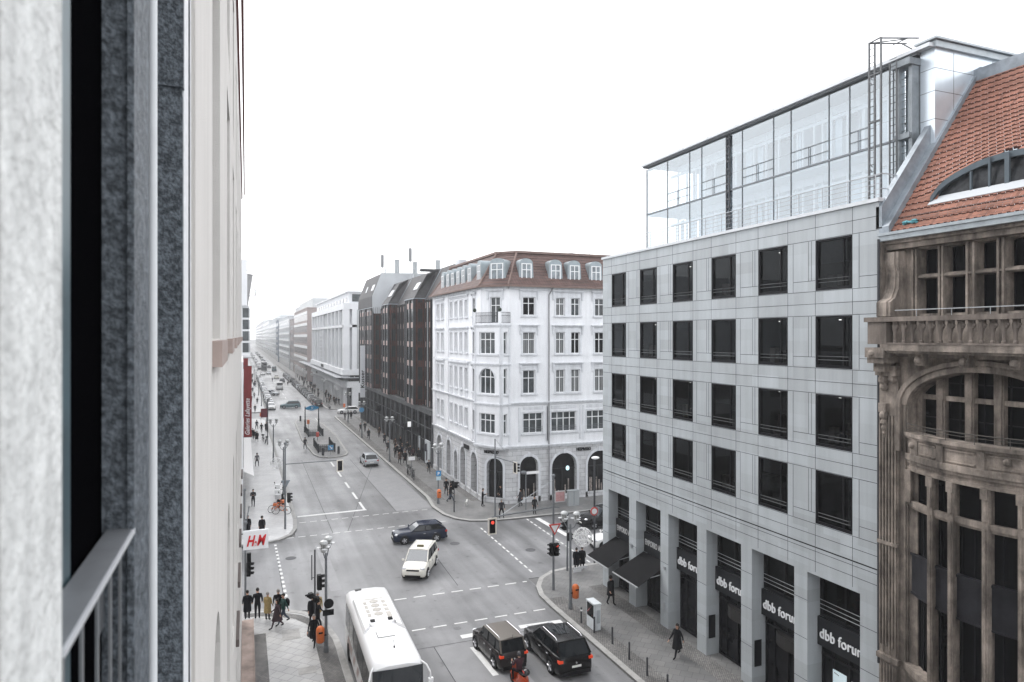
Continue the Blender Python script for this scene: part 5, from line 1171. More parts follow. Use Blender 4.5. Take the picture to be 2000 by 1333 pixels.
# ================================================================== vehicles
def paint(name, c, rough=.22): return mat(name, c, rough, coat=.12, spec=.22)
WSG = mat('windscreen_glass', (.03, .036, .042), .05, spec=1.0); WSG.node_tree.nodes['Principled BSDF'].inputs['IOR'].default_value = 1.9
CARGLASS = mat('car_glass', (.007, .009, .011), .04, spec=.4)
LAMPC = mat('lamp_clear', (.55, .56, .58), .15, .3)
LAMPR = mat('lamp_red', (.35, .02, .015), .25); PLATE = mat('plate', (.7, .7, .66), .5); TRIM = mat('trim_black', (.008, .008, .009), .6)
def make_car(name, L, W, H, xa, xb, xc, xd, hood, belt, deck, col, roofcol=None, full=True, r=.31, boxy=0., rails=False, lit=False):
    """front towards +x; xa..xd: windscreen base, roof front, roof rear, rear window base"""
    t = proto(name); h = W / 2; b = B(); rings = []
    st = [(-.5, .80, .34, deck * .72, ), (-.485, .90, .25, deck * .93), (-.45, .97, .2, deck), (-.3, 1, .19, (deck + belt) / 2), (-.1, 1, .19, belt), (xa / L - .02, 1, .19, belt), (xa / L + .04, .995, .19, hood + .04), (.36, .97, .19, hood), (.44, .93, .19, hood - .06), (.485, .84, .22, hood - .16), (.5, .7, .3, hood - .26)]
    for f, w, zb, zt in st:
        w *= h; x = f * L
        half = [(.55 * w, zb), (.93 * w, zb + .02), (w, zb + .14), (w, zb + (zt - zb) * .6), (w * .965, zt - .07), (w * .90, zt - .015), (w * .6, zt + .02)]
        rings.append([(x, y, z) for y, z in half] + [(x, -y, z) for y, z in half[::-1]])
    b.loft(rings); bo = b.build('body', col, t, smooth=True, sharp=50)
    wb, wr = h * .93, h * (.74 + .08 * boxy); zr = H - .05
    Pb = lambda x, s: (x, s * wb * (1 if x < xa else .97), belt - .02); Pr = lambda x, s: (x, s * wr, zr)
    g = B(); g.add([Pb(xa + .06, -1), Pb(xa + .06, 1), Pr(xb, 1), Pr(xb, -1)], [(0, 1, 2, 3)]); g.build('windscreen', WSG, t)
    g = B(); g.add([(xd, -wb * .93, deck - .02), (xd, wb * .93, deck - .02), Pr(xc, 1), Pr(xc, -1)], [(3, 2, 1, 0)]); g.build('rear_window', CARGLASS, t)
    for s in (-1, 1):
        g = B(); g.add([Pb(xa + .06, s), Pr(xb, s), Pr(xc, s), (xd, s * wb * .93, deck - .02)], [(0, 1, 2, 3)]); sw_ = g.build('side_window', CARGLASS, t)
    rr = B(); n = 6; m = 5; vs = []
    for i in range(n + 1):
        x = xb + (xc - xb) * i / n
        for j in range(m + 1):
            y = -wr + 2 * wr * j / m; e = (1 - (2 * j / m - 1) ** 2) * .05 + (1 - (2 * i / n - 1) ** 2) * .035; vs.append((x, y * 1.02, zr + .005 + e))
    rr.add(vs, [(i * (m + 1) + j, (i + 1) * (m + 1) + j, (i + 1) * (m + 1) + j + 1, i * (m + 1) + j + 1) for i in range(n) for j in range(m)])
    for s in (-1, 1):
        rr.tube(Pb(xa + .06, s), Pr(xb, s), .035, 6); rr.tube(Pr(xb, s), Pr(xc, s), .035, 6); rr.tube((xd, s * wb * .93, deck - .02), Pr(xc, s), .055, 6)
    rr.tube(Pr(xb, -1), Pr(xb, 1), .03, 6); rr.tube(Pr(xc, -1), Pr(xc, 1), .035, 6)
    rr.build('roof', roofcol or col, t, smooth=True, sharp=60)
    if full:
        pl_ = B()
        for s in (-1, 1):
            for f in (.40, .72): 
                x = xa + (xd - xa) * f; xt = max(min(x, xb), xc); pl_.tube((x, s * wb * .99, belt - .03), (xt if abs(xt - x) < .5 else x, s * wr * 1.0, zr), .028, 5)
            pl_.tube((xa, s * wb, belt), (xd, s * wb * .95, deck), .016, 4)
        pl_.build('window_pillar', TRIM, t)
        if rails:
            for s in (-1, 1):
                q = B(); q.path([(xb - .1, s * wr * .93, zr + .05), (xb - .25, s * wr * .93, zr + .12), (xc + .3, s * wr * .93, zr + .12), (xc + .15, s * wr * .93, zr + .05)], .02, 6); q.build('roof_rail', CHROME if rails == 2 else STEEL, t)
        q = B()
        for s in (-1, 1):
            for x in (xa - .25, xa - 1.15, xa - 2.0):
                if x > -L * .36: q.box(x - .008, x + .008, s * (h * 1.0) - .004, s * (h * 1.0) + .004, .38, belt - .1)
        q.build('door_seam', TRIM, t)
        for s in (-1, 1):
            q = B()
            for x in (xa - .95, xa - 1.8): q.box(x - .08, x + .08, s * h - .02, s * h + .02, belt - .22, belt - .18)
            q.build('door_handle', CHROME, t)
            q = B(); q.ball((xa - .02, s * (h + .08), belt + .06), .1, .6, 1.0, .75, 8); q.build('mirror', col, t)
            q = B(); q.ball((L * .452, s * h * .70, hood - .13), .16, 1.0, 1.15, .55, 8); q.build('headlight', LAMPC, t)
            q = B(); q.box(-L * .498, -L * .455, s * h * .84 - .10, s * h * .84 + .12, deck - .24, deck - .12); q.build('tail_light', mat('lamp_red_lit', (.45, .03, .01), .3, emit=(1, .10, .02, .12)) if lit else LAMPR, t)
        q = B(); q.box(L * .485, L * .503, -h * .5, h * .5, hood - .26, hood - .17); q.box(L * .47, L * .505, -h * .62, h * .62, .26, .38); q.build('grille', TRIM, t)
        for x, z in ((L * .506, .43), (-L * .506, .56)): q = B(); q.box(x - .006, x + .006, -.24, .24, z, z + .1); q.build('number_plate', PLATE, t)
        q = B(); q.box(-L * .508, -L * .45, -h * .8, h * .8, .22, .4); q.box(L * .46, L * .508, -h * .75, h * .75, .2, .26); q.build('bumper', TRIM, t)
        q = B(); q.ball((-L * .505, 0, .76), .05, .2, 1, 1, 10); q.build('emblem', CHROME, t)
    for x in (L * .31, -L * .29):
        for s in (-1, 1):
            a = B(); y = s * (h + .004); n = 16
            for i in range(n): pass
            a.tube((x, s * (h - .05), r + .02), (x, s * (h + .004), r + .02), r + .055, 18)
            a.build('wheel_arch', TRIM, t)
            w_ = B(); w_.tube((x, s * (h - .18), r), (x, s * (h + .015), r), r, 18); wo = w_.build('wheel', RUBBER, t)
            if full:
                q = B(); q.tube((x, s * (h + .012), r), (x, s * (h + .02), r), r * .66, 16); q.build('rim', mat('rim_dark', (.08, .08, .085), .4, .5), wo)
                q = B()
                for k in range(5): g_ = 2 * math.pi * k / 5; q.tube((x, s * (h + .024), r), (x + r * .62 * math.cos(g_), s * (h + .024), r + r * .62 * math.sin(g_)), .035, 5)
                q.tube((x, s * (h + .01), r), (x, s * (h + .028), r), r * .66, 16, r2=r * .62) if False else None
                q.build('spokes', mat('alloy', (.5, .5, .52), .3, .8), wo)
    return t
def recolor(t, m, roof=None, names=('body', 'mirror', 'roof')):
    for c in t.children:
        k = c.name.split('.')[0]
        if k in names: c.material_slots[0].link = 'OBJECT'; c.material_slots[0].material = (roof or m) if k == 'roof' else m

P_BLK = paint('paint_black', (.005, .0045, .005)); P_NAVY = paint('paint_navy', (.006, .011, .028)); P_WHT = paint('paint_white', (.72, .72, .71)); P_SIL = paint('paint_silver', (.42, .44, .46))
P_GRY = paint('paint_grey', (.07, .073, .077)); P_TEAL = paint('paint_teal', (.10, .15, .165)); P_BRN = paint('paint_brown', (.016, .012, .012)); P_CREAM = paint('paint_cream', (.68, .66, .60)); P_RED = paint('paint_dark_red', (.16, .02, .02))
c = make_car('estate_car', 4.15, 1.68, 1.40, .7, .12, -1.4, -1.95, .86, .93, .97, P_NAVY); c.location = (12.95, 52.45, 0); c.rotation_euler = (0, 0, R(177))
tag(c, 'dark blue estate car crossing the junction towards the left', 'car')
c = make_car('taxi_van', 4.15, 1.68, 1.62, 1.05, .45, -1.6, -2.0, .90, .98, 1.02, P_CREAM, boxy=.6, rails=1); c.location = (11.35, 45.65, 0); c.rotation_euler = (0, 0, R(-118))
tag(c, 'cream white taxi van with blue tinted windscreen turning in the junction', 'car')
q = B(); q.box(-.1, .08, -.22, .22, 1.62, 1.74); q.build('taxi_sign', mat('taxi_dark', (.08, .07, .03), .5), c)
c = make_car('off_road_car', 4.35, 1.74, 1.74, .95, .45, -1.75, -2.05, .98, 1.08, 1.12, P_BRN, paint('roof_beige', (.13, .115, .10), .3), boxy=.7, rails=2, r=.36, lit=True); c.location = (11.95, 32.05, 0); c.rotation_euler = (0, 0, R(94)); c.scale = (.87, .87, .87)
tag(c, 'brown black off-road car with beige roof and silver roof rails at the stop line', 'car')
q = B(); q.tube((-1.9, 0, 1.78), (-1.95, 0, 1.98), .012, 4); q.build('aerial', TRIM, c)
c = make_car('sport_utility_car', 4.45, 1.86, 1.60, .85, .25, -1.65, -2.12, .96, 1.03, 1.06, P_BLK, boxy=.3, rails=2, r=.36, lit=True); c.location = (14.5, 30.75, 0); c.rotation_euler = (0, 0, R(91))
tag(c, 'glossy black sport utility car with glass roof waiting beside the kerb', 'car')
q = B(); vs = []
for i in range(5):
    for j in range(5): vs.append((.1 - 1.15 * i / 4, -.52 + 1.04 * j / 4, 1.575 + .045 * (1 - (j / 2 - 1) ** 2) + .035 * (1 - (2 * (.3 + i * .12) - 1) ** 2)))
q.add(vs, [(i * 5 + j, (i + 1) * 5 + j, (i + 1) * 5 + j + 1, i * 5 + j + 1) for i in range(4) for j in range(4)]); q.build('glass_roof', CARGLASS, c, smooth=True)
# small-car kinds for all others
kind_full = {}
def car_kind(k, full=True):
    key = (k, full)
    if key not in kind_full:
        if k == 'hatchback': c = make_car('hatchback', 3.85, 1.65, 1.42, .7, .1, -1.35, -1.8, .84, .92, .96, P_GRY, full=full)
        elif k == 'saloon': c = make_car('saloon_car', 4.4, 1.72, 1.38, .8, .15, -1.0, -1.65, .84, .9, .93, P_GRY, full=full)
        elif k == 'estate': c = make_car('parked_estate_car', 4.45, 1.74, 1.46, .75, .15, -1.55, -2.1, .86, .93, .97, P_GRY, full=full)
        elif k == 'suv': c = make_car('tall_car', 4.35, 1.78, 1.62, .85, .3, -1.6, -2.05, .96, 1.02, 1.06, P_GRY, full=full, rails=1 if full else False)
        else: c = make_car('delivery_van', 5.2, 1.95, 2.25, 1.7, 1.35, -2.4, -2.5, 1.15, 1.35, 1.35, P_WHT, full=full, boxy=1.9)
        kind_full[key] = c
    return kind_full[key]
def car(k, x, y, deg, m, label, group=None, full=True, roof=None):
    p = car_kind(k, full); key = 'car%s%s' % (k, full)
    o = p if key not in USED else dup(p); USED.add(key)
    o.location = (x, y, 0); o.rotation_euler = (0, 0, R(deg)); tag(o, label, 'van' if k == 'van' else 'car', group); recolor(o, m, roof); return o
car('estate', 14.8, 86.0, 90, P_SIL, 'silver estate car driving away beside the long right pavement')
car('suv', 10.1, 159.6, 177, P_TEAL, 'teal grey car turning left across the far junction')
car('estate', 20.6, 144.2, 174, P_WHT, 'white car leaving the side street behind three pedestrians')
car('suv', 28.5, 50.9, 180, P_BLK, 'large black car waiting in the right hand side street')
car('hatchback', 26.4, 45.6, 176, P_WHT, 'white small car half hidden behind the light sphere')
car('estate', 7.4, 196, -35, P_SIL, 'silver car pulling out from the row parked on the left')
for i, (k, x, y, d, m, lab) in enumerate([('van', 10.6, 217, 90, P_WHT, 'white van driving away in the middle of the street'), ('hatchback', 13.1, 250, 90, P_GRY, 'dark boxy car ahead of the white van'), ('saloon', 12.2, 272, 90, P_CREAM, 'cream taxi in the queue far up the street'),
        ('estate', 8.1, 300, -90, P_WHT, 'white car coming on in front of the dark bus'), ('hatchback', 10.6, 304, -90, P_SIL, 'silver car beside the white one in front of the bus'), ('van', 13.8, 330, 90, P_TEAL, 'grey green van right of the bus')]):
    car(k, x, y, d, m, lab, 'traffic far up the street', full=False)
cols = [P_BLK, P_GRY, P_SIL, P_WHT, P_NAVY, P_BLK, P_GRY]; names = {P_BLK.name: 'black', P_GRY.name: 'dark grey', P_SIL.name: 'silver', P_WHT.name: 'white', P_NAVY.name: 'navy blue'}
ordn = ['first', 'second', 'third', 'fourth', 'fifth', 'sixth', 'seventh', 'eighth', 'ninth', 'tenth', 'eleventh', 'twelfth', '13th', '14th', '15th', '16th', '17th', '18th', '19th', '20th', '21st', '22nd', '23rd', '24th', '25th', '26th', '27th', '28th', '29th', '30th', '31st', '32nd', '33rd', '34th', '35th', '36th', '37th', '38th', '39th', '40th']
n = 0
for i in range(22):
    y = 161 + i * 5.6 + (8 if i > 13 else 0); k = random.choice(['hatchback', 'saloon', 'estate', 'suv']); m = [P_BLK, P_GRY, P_BLK, P_SIL, P_GRY, P_BLK, P_NAVY][i % 7]
    car(k, 16.15, y, 90, m, '%s parked %s, %s in the right kerb row from the side street' % (names[m.name], 'car', ordn[i]), 'cars parked along the right kerb', full=i < 4)
for i in range(20):
    y = 158.5 + i * 5.6 + (7 if i > 6 else 0); k = random.choice(['hatchback', 'saloon', 'estate']); m = [P_WHT, P_SIL, P_WHT, P_SIL, P_WHT, P_GRY][i % 6]
    car(k, 6.05, y, -90, m, '%s parked %s, %s in the left kerb row from the side street' % (names[m.name], 'car', ordn[i]), 'cars parked along the left kerb', full=i < 3)
for i in range(26):
    y = 350 + i * 13; x = [8.2, 12.8][i % 2]; m = cols[i % 7]
    car(['saloon', 'hatchback', 'van'][i % 3] if i % 5 else 'estate', x, y, -90 if x < 10 else 90, m if i % 3 != 2 else P_WHT, '%s vehicle, %s in the long queue beyond the dark bus' % ('white' if i % 3 == 2 else names[m.name], ordn[i]), 'vehicles queueing in the haze', full=False)
# dark bus far away
t = thing('city_bus', (9.7, 340, 0), 'dark double-deck bus in the haze at the end of the queue', 'bus')
B().box(8.5, 10.9, 335, 346, .35, 4.0).build('body', P_GRY, t); b = B(); b.box(8.6, 10.8, 334.95, 335.0, 1.2, 2.2); b.box(8.6, 10.8, 334.95, 335, 2.7, 3.6); b.build('windscreen', CARGLASS, t)
for x in (8.7, 10.5): b = B(); b.tube((x, 337.5, .45), (x + .25, 337.5, .45), .45, 12); b.build('wheel', RUBBER, t)
# coach
t = proto('coach'); h = 1.1; L = 9.0; PW = paint('coach_white', (.78, .78, .785), .25); rings = []
for x, w, zb, zt in ((-4.5, .84, .45, 2.55), (-4.42, .95, .35, 2.78), (-4.15, 1, .3, 2.88), (-2, 1, .3, 2.9), (2.5, 1, .3, 2.9), (3.9, 1, .3, 2.9), (4.2, .98, .3, 2.84), (4.36, .95, .3, 2.74)):
    w *= h; half = [(w * .9, zb), (w, zb + .1), (w * 1.0, zb + 1.0), (w * .975, zt - .45), (w * .94, zt - .18), (w * .82, zt - .04), (w * .4, zt + .03)]
    rings.append([(x, y, z) for y, z in half] + [(x, -y, z) for y, z in half[::-1]])
for x, w, zt in ((4.38, .95, .0),):
    pass
B().loft(rings).build('body', PW, t, smooth=True, sharp=45)
b = B(); fr = [(4.40, -1, 1.0), (4.44, -.5, 1.0), (4.45, 0, 1.0), (4.44, .5, 1.0), (4.40, 1, 1.0)]
b.add([(4.37 + .2 * (1 - abs(k)), k * h * .96, .35) for k in (-1, -.5, 0, .5, 1)] + [(4.37 + .22 * (1 - abs(k)), k * h * .96, 1.05) for k in (-1, -.5, 0, .5, 1)], [(i, i + 1, i + 6, i + 5) for i in range(4)]); b.build('front_panel', PW, t)
b = B(); ks = (-1, -.6, -.2, .2, .6, 1); b.add([(4.38 + .22 * (1 - k * k), k * h * .95, 1.05) for k in ks] + [(4.37 + .06 * (1 - k * k), k * h * .93, 2.66) for k in ks], [(i, i + 1, i + 7, i + 6) for i in range(5)])
b.add([(4.38 + .22 * (1 - k * k), k * h * .95, 1.05) for k in ks] + [(4.3, 0, 1.05)], [(0, 6, 5, 4, 3, 2, 1)])
b.build('windscreen', mat('coach_glass', (.018, .022, .026), .03, spec=.8), t)
for s in (-1, 1):
    b = B(); b.add([(-3.9, s * (h + .006), 1.32), (3.95, s * (h + .006), 1.32), (3.95, s * (h * .9755 + .008), 2.43), (-3.9, s * (h * .9755 + .008), 2.43)], [(0, 1, 2, 3)]); w_ = b.build('side_window', CARGLASS, t)
    b = B()
    for x in (-2.4, -.9, .6, 2.1, 3.3): b.add([(x, s * (h + .010), 1.3), (x + .05, s * (h + .010), 1.3), (x + .05, s * (h * .9755 + .012), 2.45), (x, s * (h * .9755 + .012), 2.45)], [(0, 1, 2, 3)])
    b.build('window_bar', TRIM, w_)
    for x in (2.6, -2.7): b = B(); b.tube((x, s * (h - .25), .42), (x, s * (h + .02), .42), .42, 18); b.build('wheel', RUBBER, t)
    b = B(); b.path([(4.2, s * .98, 2.72), (4.55, s * 1.12, 2.7), (4.8, s * 1.22, 2.5), (4.82, s * 1.24, 2.2)], .035, 6); b.box(4.74, 4.86, s * 1.24 - .1, s * 1.24 + .1, 1.78, 2.25); b.build('mirror', PW, t, smooth=True, sharp=40)
b = B()
for s in (-1, 1):
    b.hexa([(-2.6, s * .62, 2.9), (.9, s * .62, 2.9), (1.25, s * .92, 2.86), (-2.7, s * .92, 2.86), (-2.55, s * .60, 3.03), (.8, s * .60, 3.03), (1.1, s * .82, 3.0), (-2.6, s * .86, 3.0)])
b.box(-2.6, .5, -.62, .62, 2.9, 3.04); b.hexa([(.5, -.62, 2.9), (.5, .62, 2.9), (.9, .4, 2.9), (.9, -.4, 2.9), (.5, -.62, 3.04), (.5, .62, 3.04), (.7, .4, 3.02), (.7, -.4, 3.02)])
ac = b.build('roof_unit', PW, t)
b = B()
for i in range(4): b.lathe(-1.9 + i * .52, 0.0, [(.22, 3.045), (.22, 3.055), (.02, 3.06)], 14)
for i in range(4): b.box(-1.95 + i * .5, -1.6 + i * .5, -.52, -.36, 3.042, 3.052); b.box(-1.95 + i * .5, -1.6 + i * .5, .34, .54, 3.042, 3.052)
b.box(-2.3, -2.2, -.5, .5, 3.042, 3.052); b.box(-.4, .2, .34, .56, 3.043, 3.055); b.build('fan_grille', mat('fan_grey', (.42, .40, .37), .6, var=.2, scale=8), ac)
b = B(); b.box(.30, .52, -.5, -.3, 3.041, 3.09); b.box(.30, .52, .3, .5, 3.041, 3.09); b.build('vent', TRIM, ac)
b = B(); b.box(1.35, 2.0, -.4, .3, 2.93, 2.965); b.build('roof_hatch', PW, t)
b = B()
b.box(1.33, 2.02, -.42, .32, 2.92, 2.94); b.box(3.1, 3.16, .05, .11, 2.9, 3.0); b.tube((3.13, .08, 3.0), (3.0, .08, 3.2), .01, 4); b.box(-4.1, -3.95, -.62, -.3, 2.86, 2.96); b.build('roof_trim', mat('trim_grey', (.12, .12, .12), .6), t)
b = B(); b.box(3.5, 4.1, -.75, .75, 1.0, 1.3); b.box(3.3, 3.5, -.65, -.25, 1.0, 2.0); b.box(4.25, 4.3, .3, .9, 2.3, 2.6); b.build('dashboard', TRIM, t)
for s in (-1, 1): b = B(); b.ball((4.45, s * .75, .75), .16, .4, 1.2, .7, 8); b.build('headlight', LAMPC, t)
b = B(); b.box(4.56, 4.6, -.03, 0, 1.1, 2.0); b.tube((4.6, -.6, 1.1), (4.56, -.1, 1.6), .015, 4); b.tube((4.6, .7, 1.1), (4.56, .2, 1.6), .015, 4); b.build('wiper', TRIM, t)
b = B()
for i, x in enumerate((-3.2, -2.6, -2.0, -1.0, .2, 1.4)): b.add([(x, -h - .006, .7), (x + .5, -h - .006, .7), (x + .9, -h - .006, 1.2), (x + .4, -h - .006, 1.2)], [(0, 1, 2, 3)])
b.build('side_stripe', mat('stripe_grey', (.35, .27, .26), .5), t)
t.location = (5.95, 31.6, 0); t.rotation_euler = (0, 0, R(-91.3)); tag(t, 'white touring coach with roof unit and big front mirrors facing the viewer', 'coach')

# ================================================================== people
def skin_body(name, joints, edges):
    """joints: {name: (x,y,z,r)}; one continuous surface grown from the skeleton"""
    keys = list(joints); me = bpy.data.meshes.new(name); me.from_pydata([joints[k][:3] for k in keys], [(keys.index(a), keys.index(b)) for a, b in edges], [])
    o = bpy.data.objects.new(name, me); COL.objects.link(o); md = o.modifiers.new('s', 'SKIN'); sv = me.skin_vertices[0].data
    for i, k in enumerate(keys): r = joints[k][3]; sv[i].radius = (r, r) if not isinstance(r, tuple) else r; sv[i].use_root = (k == 'pelvis')
    sb = o.modifiers.new('u', 'SUBSURF'); sb.levels = sb.render_levels = 1
    dg = bpy.context.evaluated_depsgraph_get(); m2 = bpy.data.meshes.new_from_object(o.evaluated_get(dg)); COL.objects.unlink(o); bpy.data.objects.remove(o); return m2
def person_proto(stride=0., armf=.15, armb=.12, elbow=.1, lean=0., coat=None, hair='short', sit=False, bend=0., apart=.1, phone=False):
    """facing +x, 1.66 m tall"""
    J = {}; s_ = stride
    J['pelvis'] = (0, 0, .86 - abs(s_) * .06, .115); hz = J['pelvis'][2]
    if sit: J['pelvis'] = (0, 0, .78, .13); hz = .78
    lx = lean
    J['waist'] = (lx * .3, 0, hz + .16, .115); J['chest'] = (lx * .8, 0, hz + .36, .145); J['neckb'] = (lx * 1.1, 0, hz + .50, .07); J['neck'] = (lx * 1.2 + .01, 0, hz + .57, .052)
    J['head'] = (lx * 1.35 + .02 + bend, 0, hz + .67, .098); J['crown'] = (lx * 1.45 + .02 + bend * 1.2, 0, hz + .765, .07)
    E = [('pelvis', 'waist'), ('waist', 'chest'), ('chest', 'neckb'), ('neckb', 'neck'), ('neck', 'head'), ('head', 'crown')]
    for n_, sd, ph in (('l', 1, 1), ('r', -1, -1)):
        st = s_ * ph
        if sit: kx, kz, fx, fz = .38, .68, .30, .25
        else: kx, kz = st * .5 + (.05 if abs(s_) > .1 else 0), hz - .40; fx, fz = st * 1.0 - (.06 if st < 0 else 0), .09 + (.08 if st < -.15 else 0)
        J['hip' + n_] = (0, sd * .085, hz - .07, .095); J['knee' + n_] = (kx, sd * apart, kz, .062); J['ankle' + n_] = (fx, sd * apart, fz, .042); J['toe' + n_] = (fx + .17, sd * (apart + .02), fz - .045 if fz < .2 else fz - .03, .036)
        E += [('pelvis', 'hip' + n_), ('hip' + n_, 'knee' + n_), ('knee' + n_, 'ankle' + n_), ('ankle' + n_, 'toe' + n_)]
        sw = (-st * .9 if abs(s_) > .05 else (armf if sd > 0 else armb)); shx = lx * .9
        if sit: sw = .3
        ez = hz + .17
        J['sh' + n_] = (shx, sd * .185, hz + .44, .066); J['el' + n_] = (shx + sw * .45, sd * .235, ez, .045)
        if phone or sit: hx, hy, hzz = shx + .34, sd * (.05 if phone else .2), hz + .27
        else: hx, hy, hzz = shx + sw * 1.0 + elbow, sd * .235, hz - .06 + elbow * .5
        J['wr' + n_] = (hx, hy, hzz, .028); d = Vector((hx, hy, hzz)) - Vector(J['el' + n_][:3]); d.normalize()
        J['palm' + n_] = (hx + d.x * .06, hy + d.y * .06, hzz + d.z * .06, (.018, .032))
        E += [('chest', 'sh' + n_), ('sh' + n_, 'el' + n_), ('el' + n_, 'wr' + n_), ('wr' + n_, 'palm' + n_)]
        pv = Vector(J['palm' + n_][:3]); side = Vector((1, 0, 0)) if abs(d.z) > .6 else Vector((0, 1, 0))
        for q in range(5):
            o_ = (q - 1.5) * .017 if q < 4 else -.045; ln = (.058, .066, .062, .05, .04)[q]
            tip = pv + d * (ln if q < 4 else .02) + side * (o_ if q < 4 else -.045) + Vector((0, -sd * .012, 0))
            base = pv + d * (.018 if q < 4 else 0) + side * (o_ * .9 if q < 4 else -.02)
            J['f%s%d' % (n_, q)] = (*tip, .0085); E.append(('palm' + n_, 'f%s%d' % (n_, q)))
    me = skin_body('person_body', J, E)
    # material by region: skin 0, jacket 1, trousers 2, shoes 3
    wr = {n_: Vector(J['wr' + n_][:3]) for n_ in 'lr'}
    for q in 'abc': me.materials.append(SKIN)
    me.materials.append(SKIN)
    while len(me.materials) > 4: me.materials.pop()
    an = [J['ankle' + n_] for n_ in 'lr']
    for p in me.polygons:
        c_ = p.center; hand = any((c_ - Vector(J['palm' + n_][:3])).length < .085 for n_ in 'lr'); arm = any((c_ - (Vector(J['el' + n_][:3]) + wr[n_]) / 2).length < .2 and abs(c_.y) > .15 for n_ in 'lr')
        foot = any(abs(c_.x - a[0] - .06) < .16 and c_.z < a[2] + .02 for a in an)
        if hand: k = 0
        elif c_.z > hz + .535: k = 0
        elif foot: k = 3
        elif c_.z > hz - .02 or arm: k = 1
        else: k = 2
        p.material_index = k; p.use_smooth = True
    root = proto('person'); b_ = bpy.data.objects.new('body', me); COL.objects.link(b_); b_.parent = root
    hx, _, hzh, hr = J['head']; cx_, _, cz_, _ = J['crown']
    b = B(); b.ball((hx - .022, 0, hzh + .038), .096, 1.0, .88, 1.05, 10)
    if hair in ('hood', 'cap'): b.ball((hx - .02, 0, hzh + .03), .115, 1, .95, 1.05, 10)
    if hair == 'long': b.ball((hx - .06, 0, hzh - .06), .085, .8, 1.1, 1.5, 10)
    b.build('hair', mat('hair_dark', (.02, .016, .014), .7), root, smooth=True)
    b = B(); b.ball((hx + .088, 0, hzh + .0), .018, 1.1, .8, 1.4, 6)
    for sd in (-1, 1): b.ball((hx + .0, sd * .088, hzh), .022, .7, .5, 1.2, 6)
    b.ball((hx + .077, 0, hzh - .045), .02, .6, 1.3, .35, 6); f_ = b.build('face', SKIN, root, smooth=True)
    b = B()
    for sd in (-1, 1): b.ball((hx + .08, sd * .032, hzh + .025), .009, 1, 1.2, .8, 6)
    b.build('eye', BLACK, f_)
    if coat:
        rings = []; top = hz + .42; bot = coat
        for f in range(7):
            z = top + (bot - top) * f / 6; w_ = .18 + (.02 if f == 0 else 0) * -1 + f * .006 + abs(s_) * .03 * f / 6; d_ = .125 + f * .008 + abs(s_) * .45 * (f / 6) ** 1.5; n = 12
            rings.append([(lx * (1 - f / 6) * .9 + d_ * math.cos(2 * math.pi * i / n), w_ * math.sin(2 * math.pi * i / n), z) for i in range(n)])
        b = B(); b.loft(rings); b.build('coat', mat('coat', (.008, .008, .009), .85), root, smooth=True, sharp=60)
    return root
PP = {
 'stand': person_proto(0, .08, .05, apart=.09), 'stand_coat': person_proto(0, .1, .06, coat=.48, apart=.09), 'walk': person_proto(.30), 'walk_coat': person_proto(.28, coat=.46, hair='long'),
 'walk2': person_proto(-.24, lean=.03), 'hood': person_proto(.14, coat=.55, hair='hood'), 'phone': person_proto(.04, phone=True, bend=.03, apart=.1), 'stand_apart': person_proto(0, .12, .1, apart=.17, hair='cap'),
}
CL = {k: mat('cloth_' + k, v, .85, var=.25, scale=9) for k, v in dict(black=(.006, .006, .008), charcoal=(.022, .022, .026), navy=(.012, .016, .03), olive=(.26, .19, .08), maroon=(.05, .022, .028), green=(.02, .05, .045), grey=(.12, .12, .125), jean=(.04, .05, .07), brown=(.07, .045, .035), tan=(.22, .16, .11), plum=(.045, .03, .035), white=(.5, .5, .5)).items()}
UP = set(); NPER = [0]
def person(kind, x, y, deg, top, legs, label, group=None, h=None, hair=None, z=.12, coat=None):
    p = PP[kind]; o = p if kind not in UP else dup(p); UP.add(kind)
    o.location = (x, y, z); o.rotation_euler = (0, 0, R(deg)); sc = (h or 1.66) / 1.66; o.scale = (sc, sc, sc); tag(o, label, 'person', group)
    for c in o.children:
        k = c.name.split('.')[0]
        if k == 'body':
            for i, m in ((1, CL[top]), (2, CL[legs]), (3, CL['black'])): c.material_slots[i].link = 'OBJECT'; c.material_slots[i].material = m
        if k == 'coat': c.material_slots[0].link = 'OBJECT'; c.material_slots[0].material = CL[coat or top]
        if k == 'hair' and hair: c.material_slots[0].link = 'OBJECT'; c.material_slots[0].material = hair
    return o
BLOND = mat('hair_light', (.25, .17, .10), .7); GREYH = mat('hair_grey', (.22, .21, .2), .8)
# corner nearest the viewer
person('stand_coat', .30, 41.0, 90, 'black', 'black', 'person in a black coat cut off by the building edge at the kerb')
person('stand', .83, 40.85, 92, 'black', 'black', 'man in black jacket and trousers standing with his back to us at the kerb', h=1.78)
person('stand_coat', 1.35, 40.45, 60, 'olive', 'black', 'person in a mustard yellow coat waiting at the kerb', h=1.62, hair=GREYH)
person('stand', 1.9, 40.2, 80, 'black', 'charcoal', 'tall man in dark jacket and cap behind the two walkers', h=1.8, hair=GREYH)
m1 = person('walk', 2.15, 39.65, -165, 'green', 'jean', 'man in dark green jacket carrying a black backpack', h=1.72)
b = B(); b.ball((2.34, 39.72, 1.27), .2, .75, .85, 1.2, 12); b.box(2.36, 2.47, 39.62, 39.84, 1.1, 1.3); bp_ = b.build('backpack', CL['black'], None, smooth=True); tag(bp_, 'black backpack on the back of the man in green', 'backpack')
person('walk_coat', 1.8, 39.15, 175, 'plum', 'plum', 'woman in a plum coat striding left in front of the backpack man', h=1.64)
person('hood', 3.62, 38.95, -90, 'black', 'black', 'person in black walking behind the traffic light pole', h=1.66)
person('stand_coat', 3.95, 39.45, -90, 'olive', 'black', 'person in a mustard coat hidden behind the traffic light pole', h=1.6, hair=GREYH)
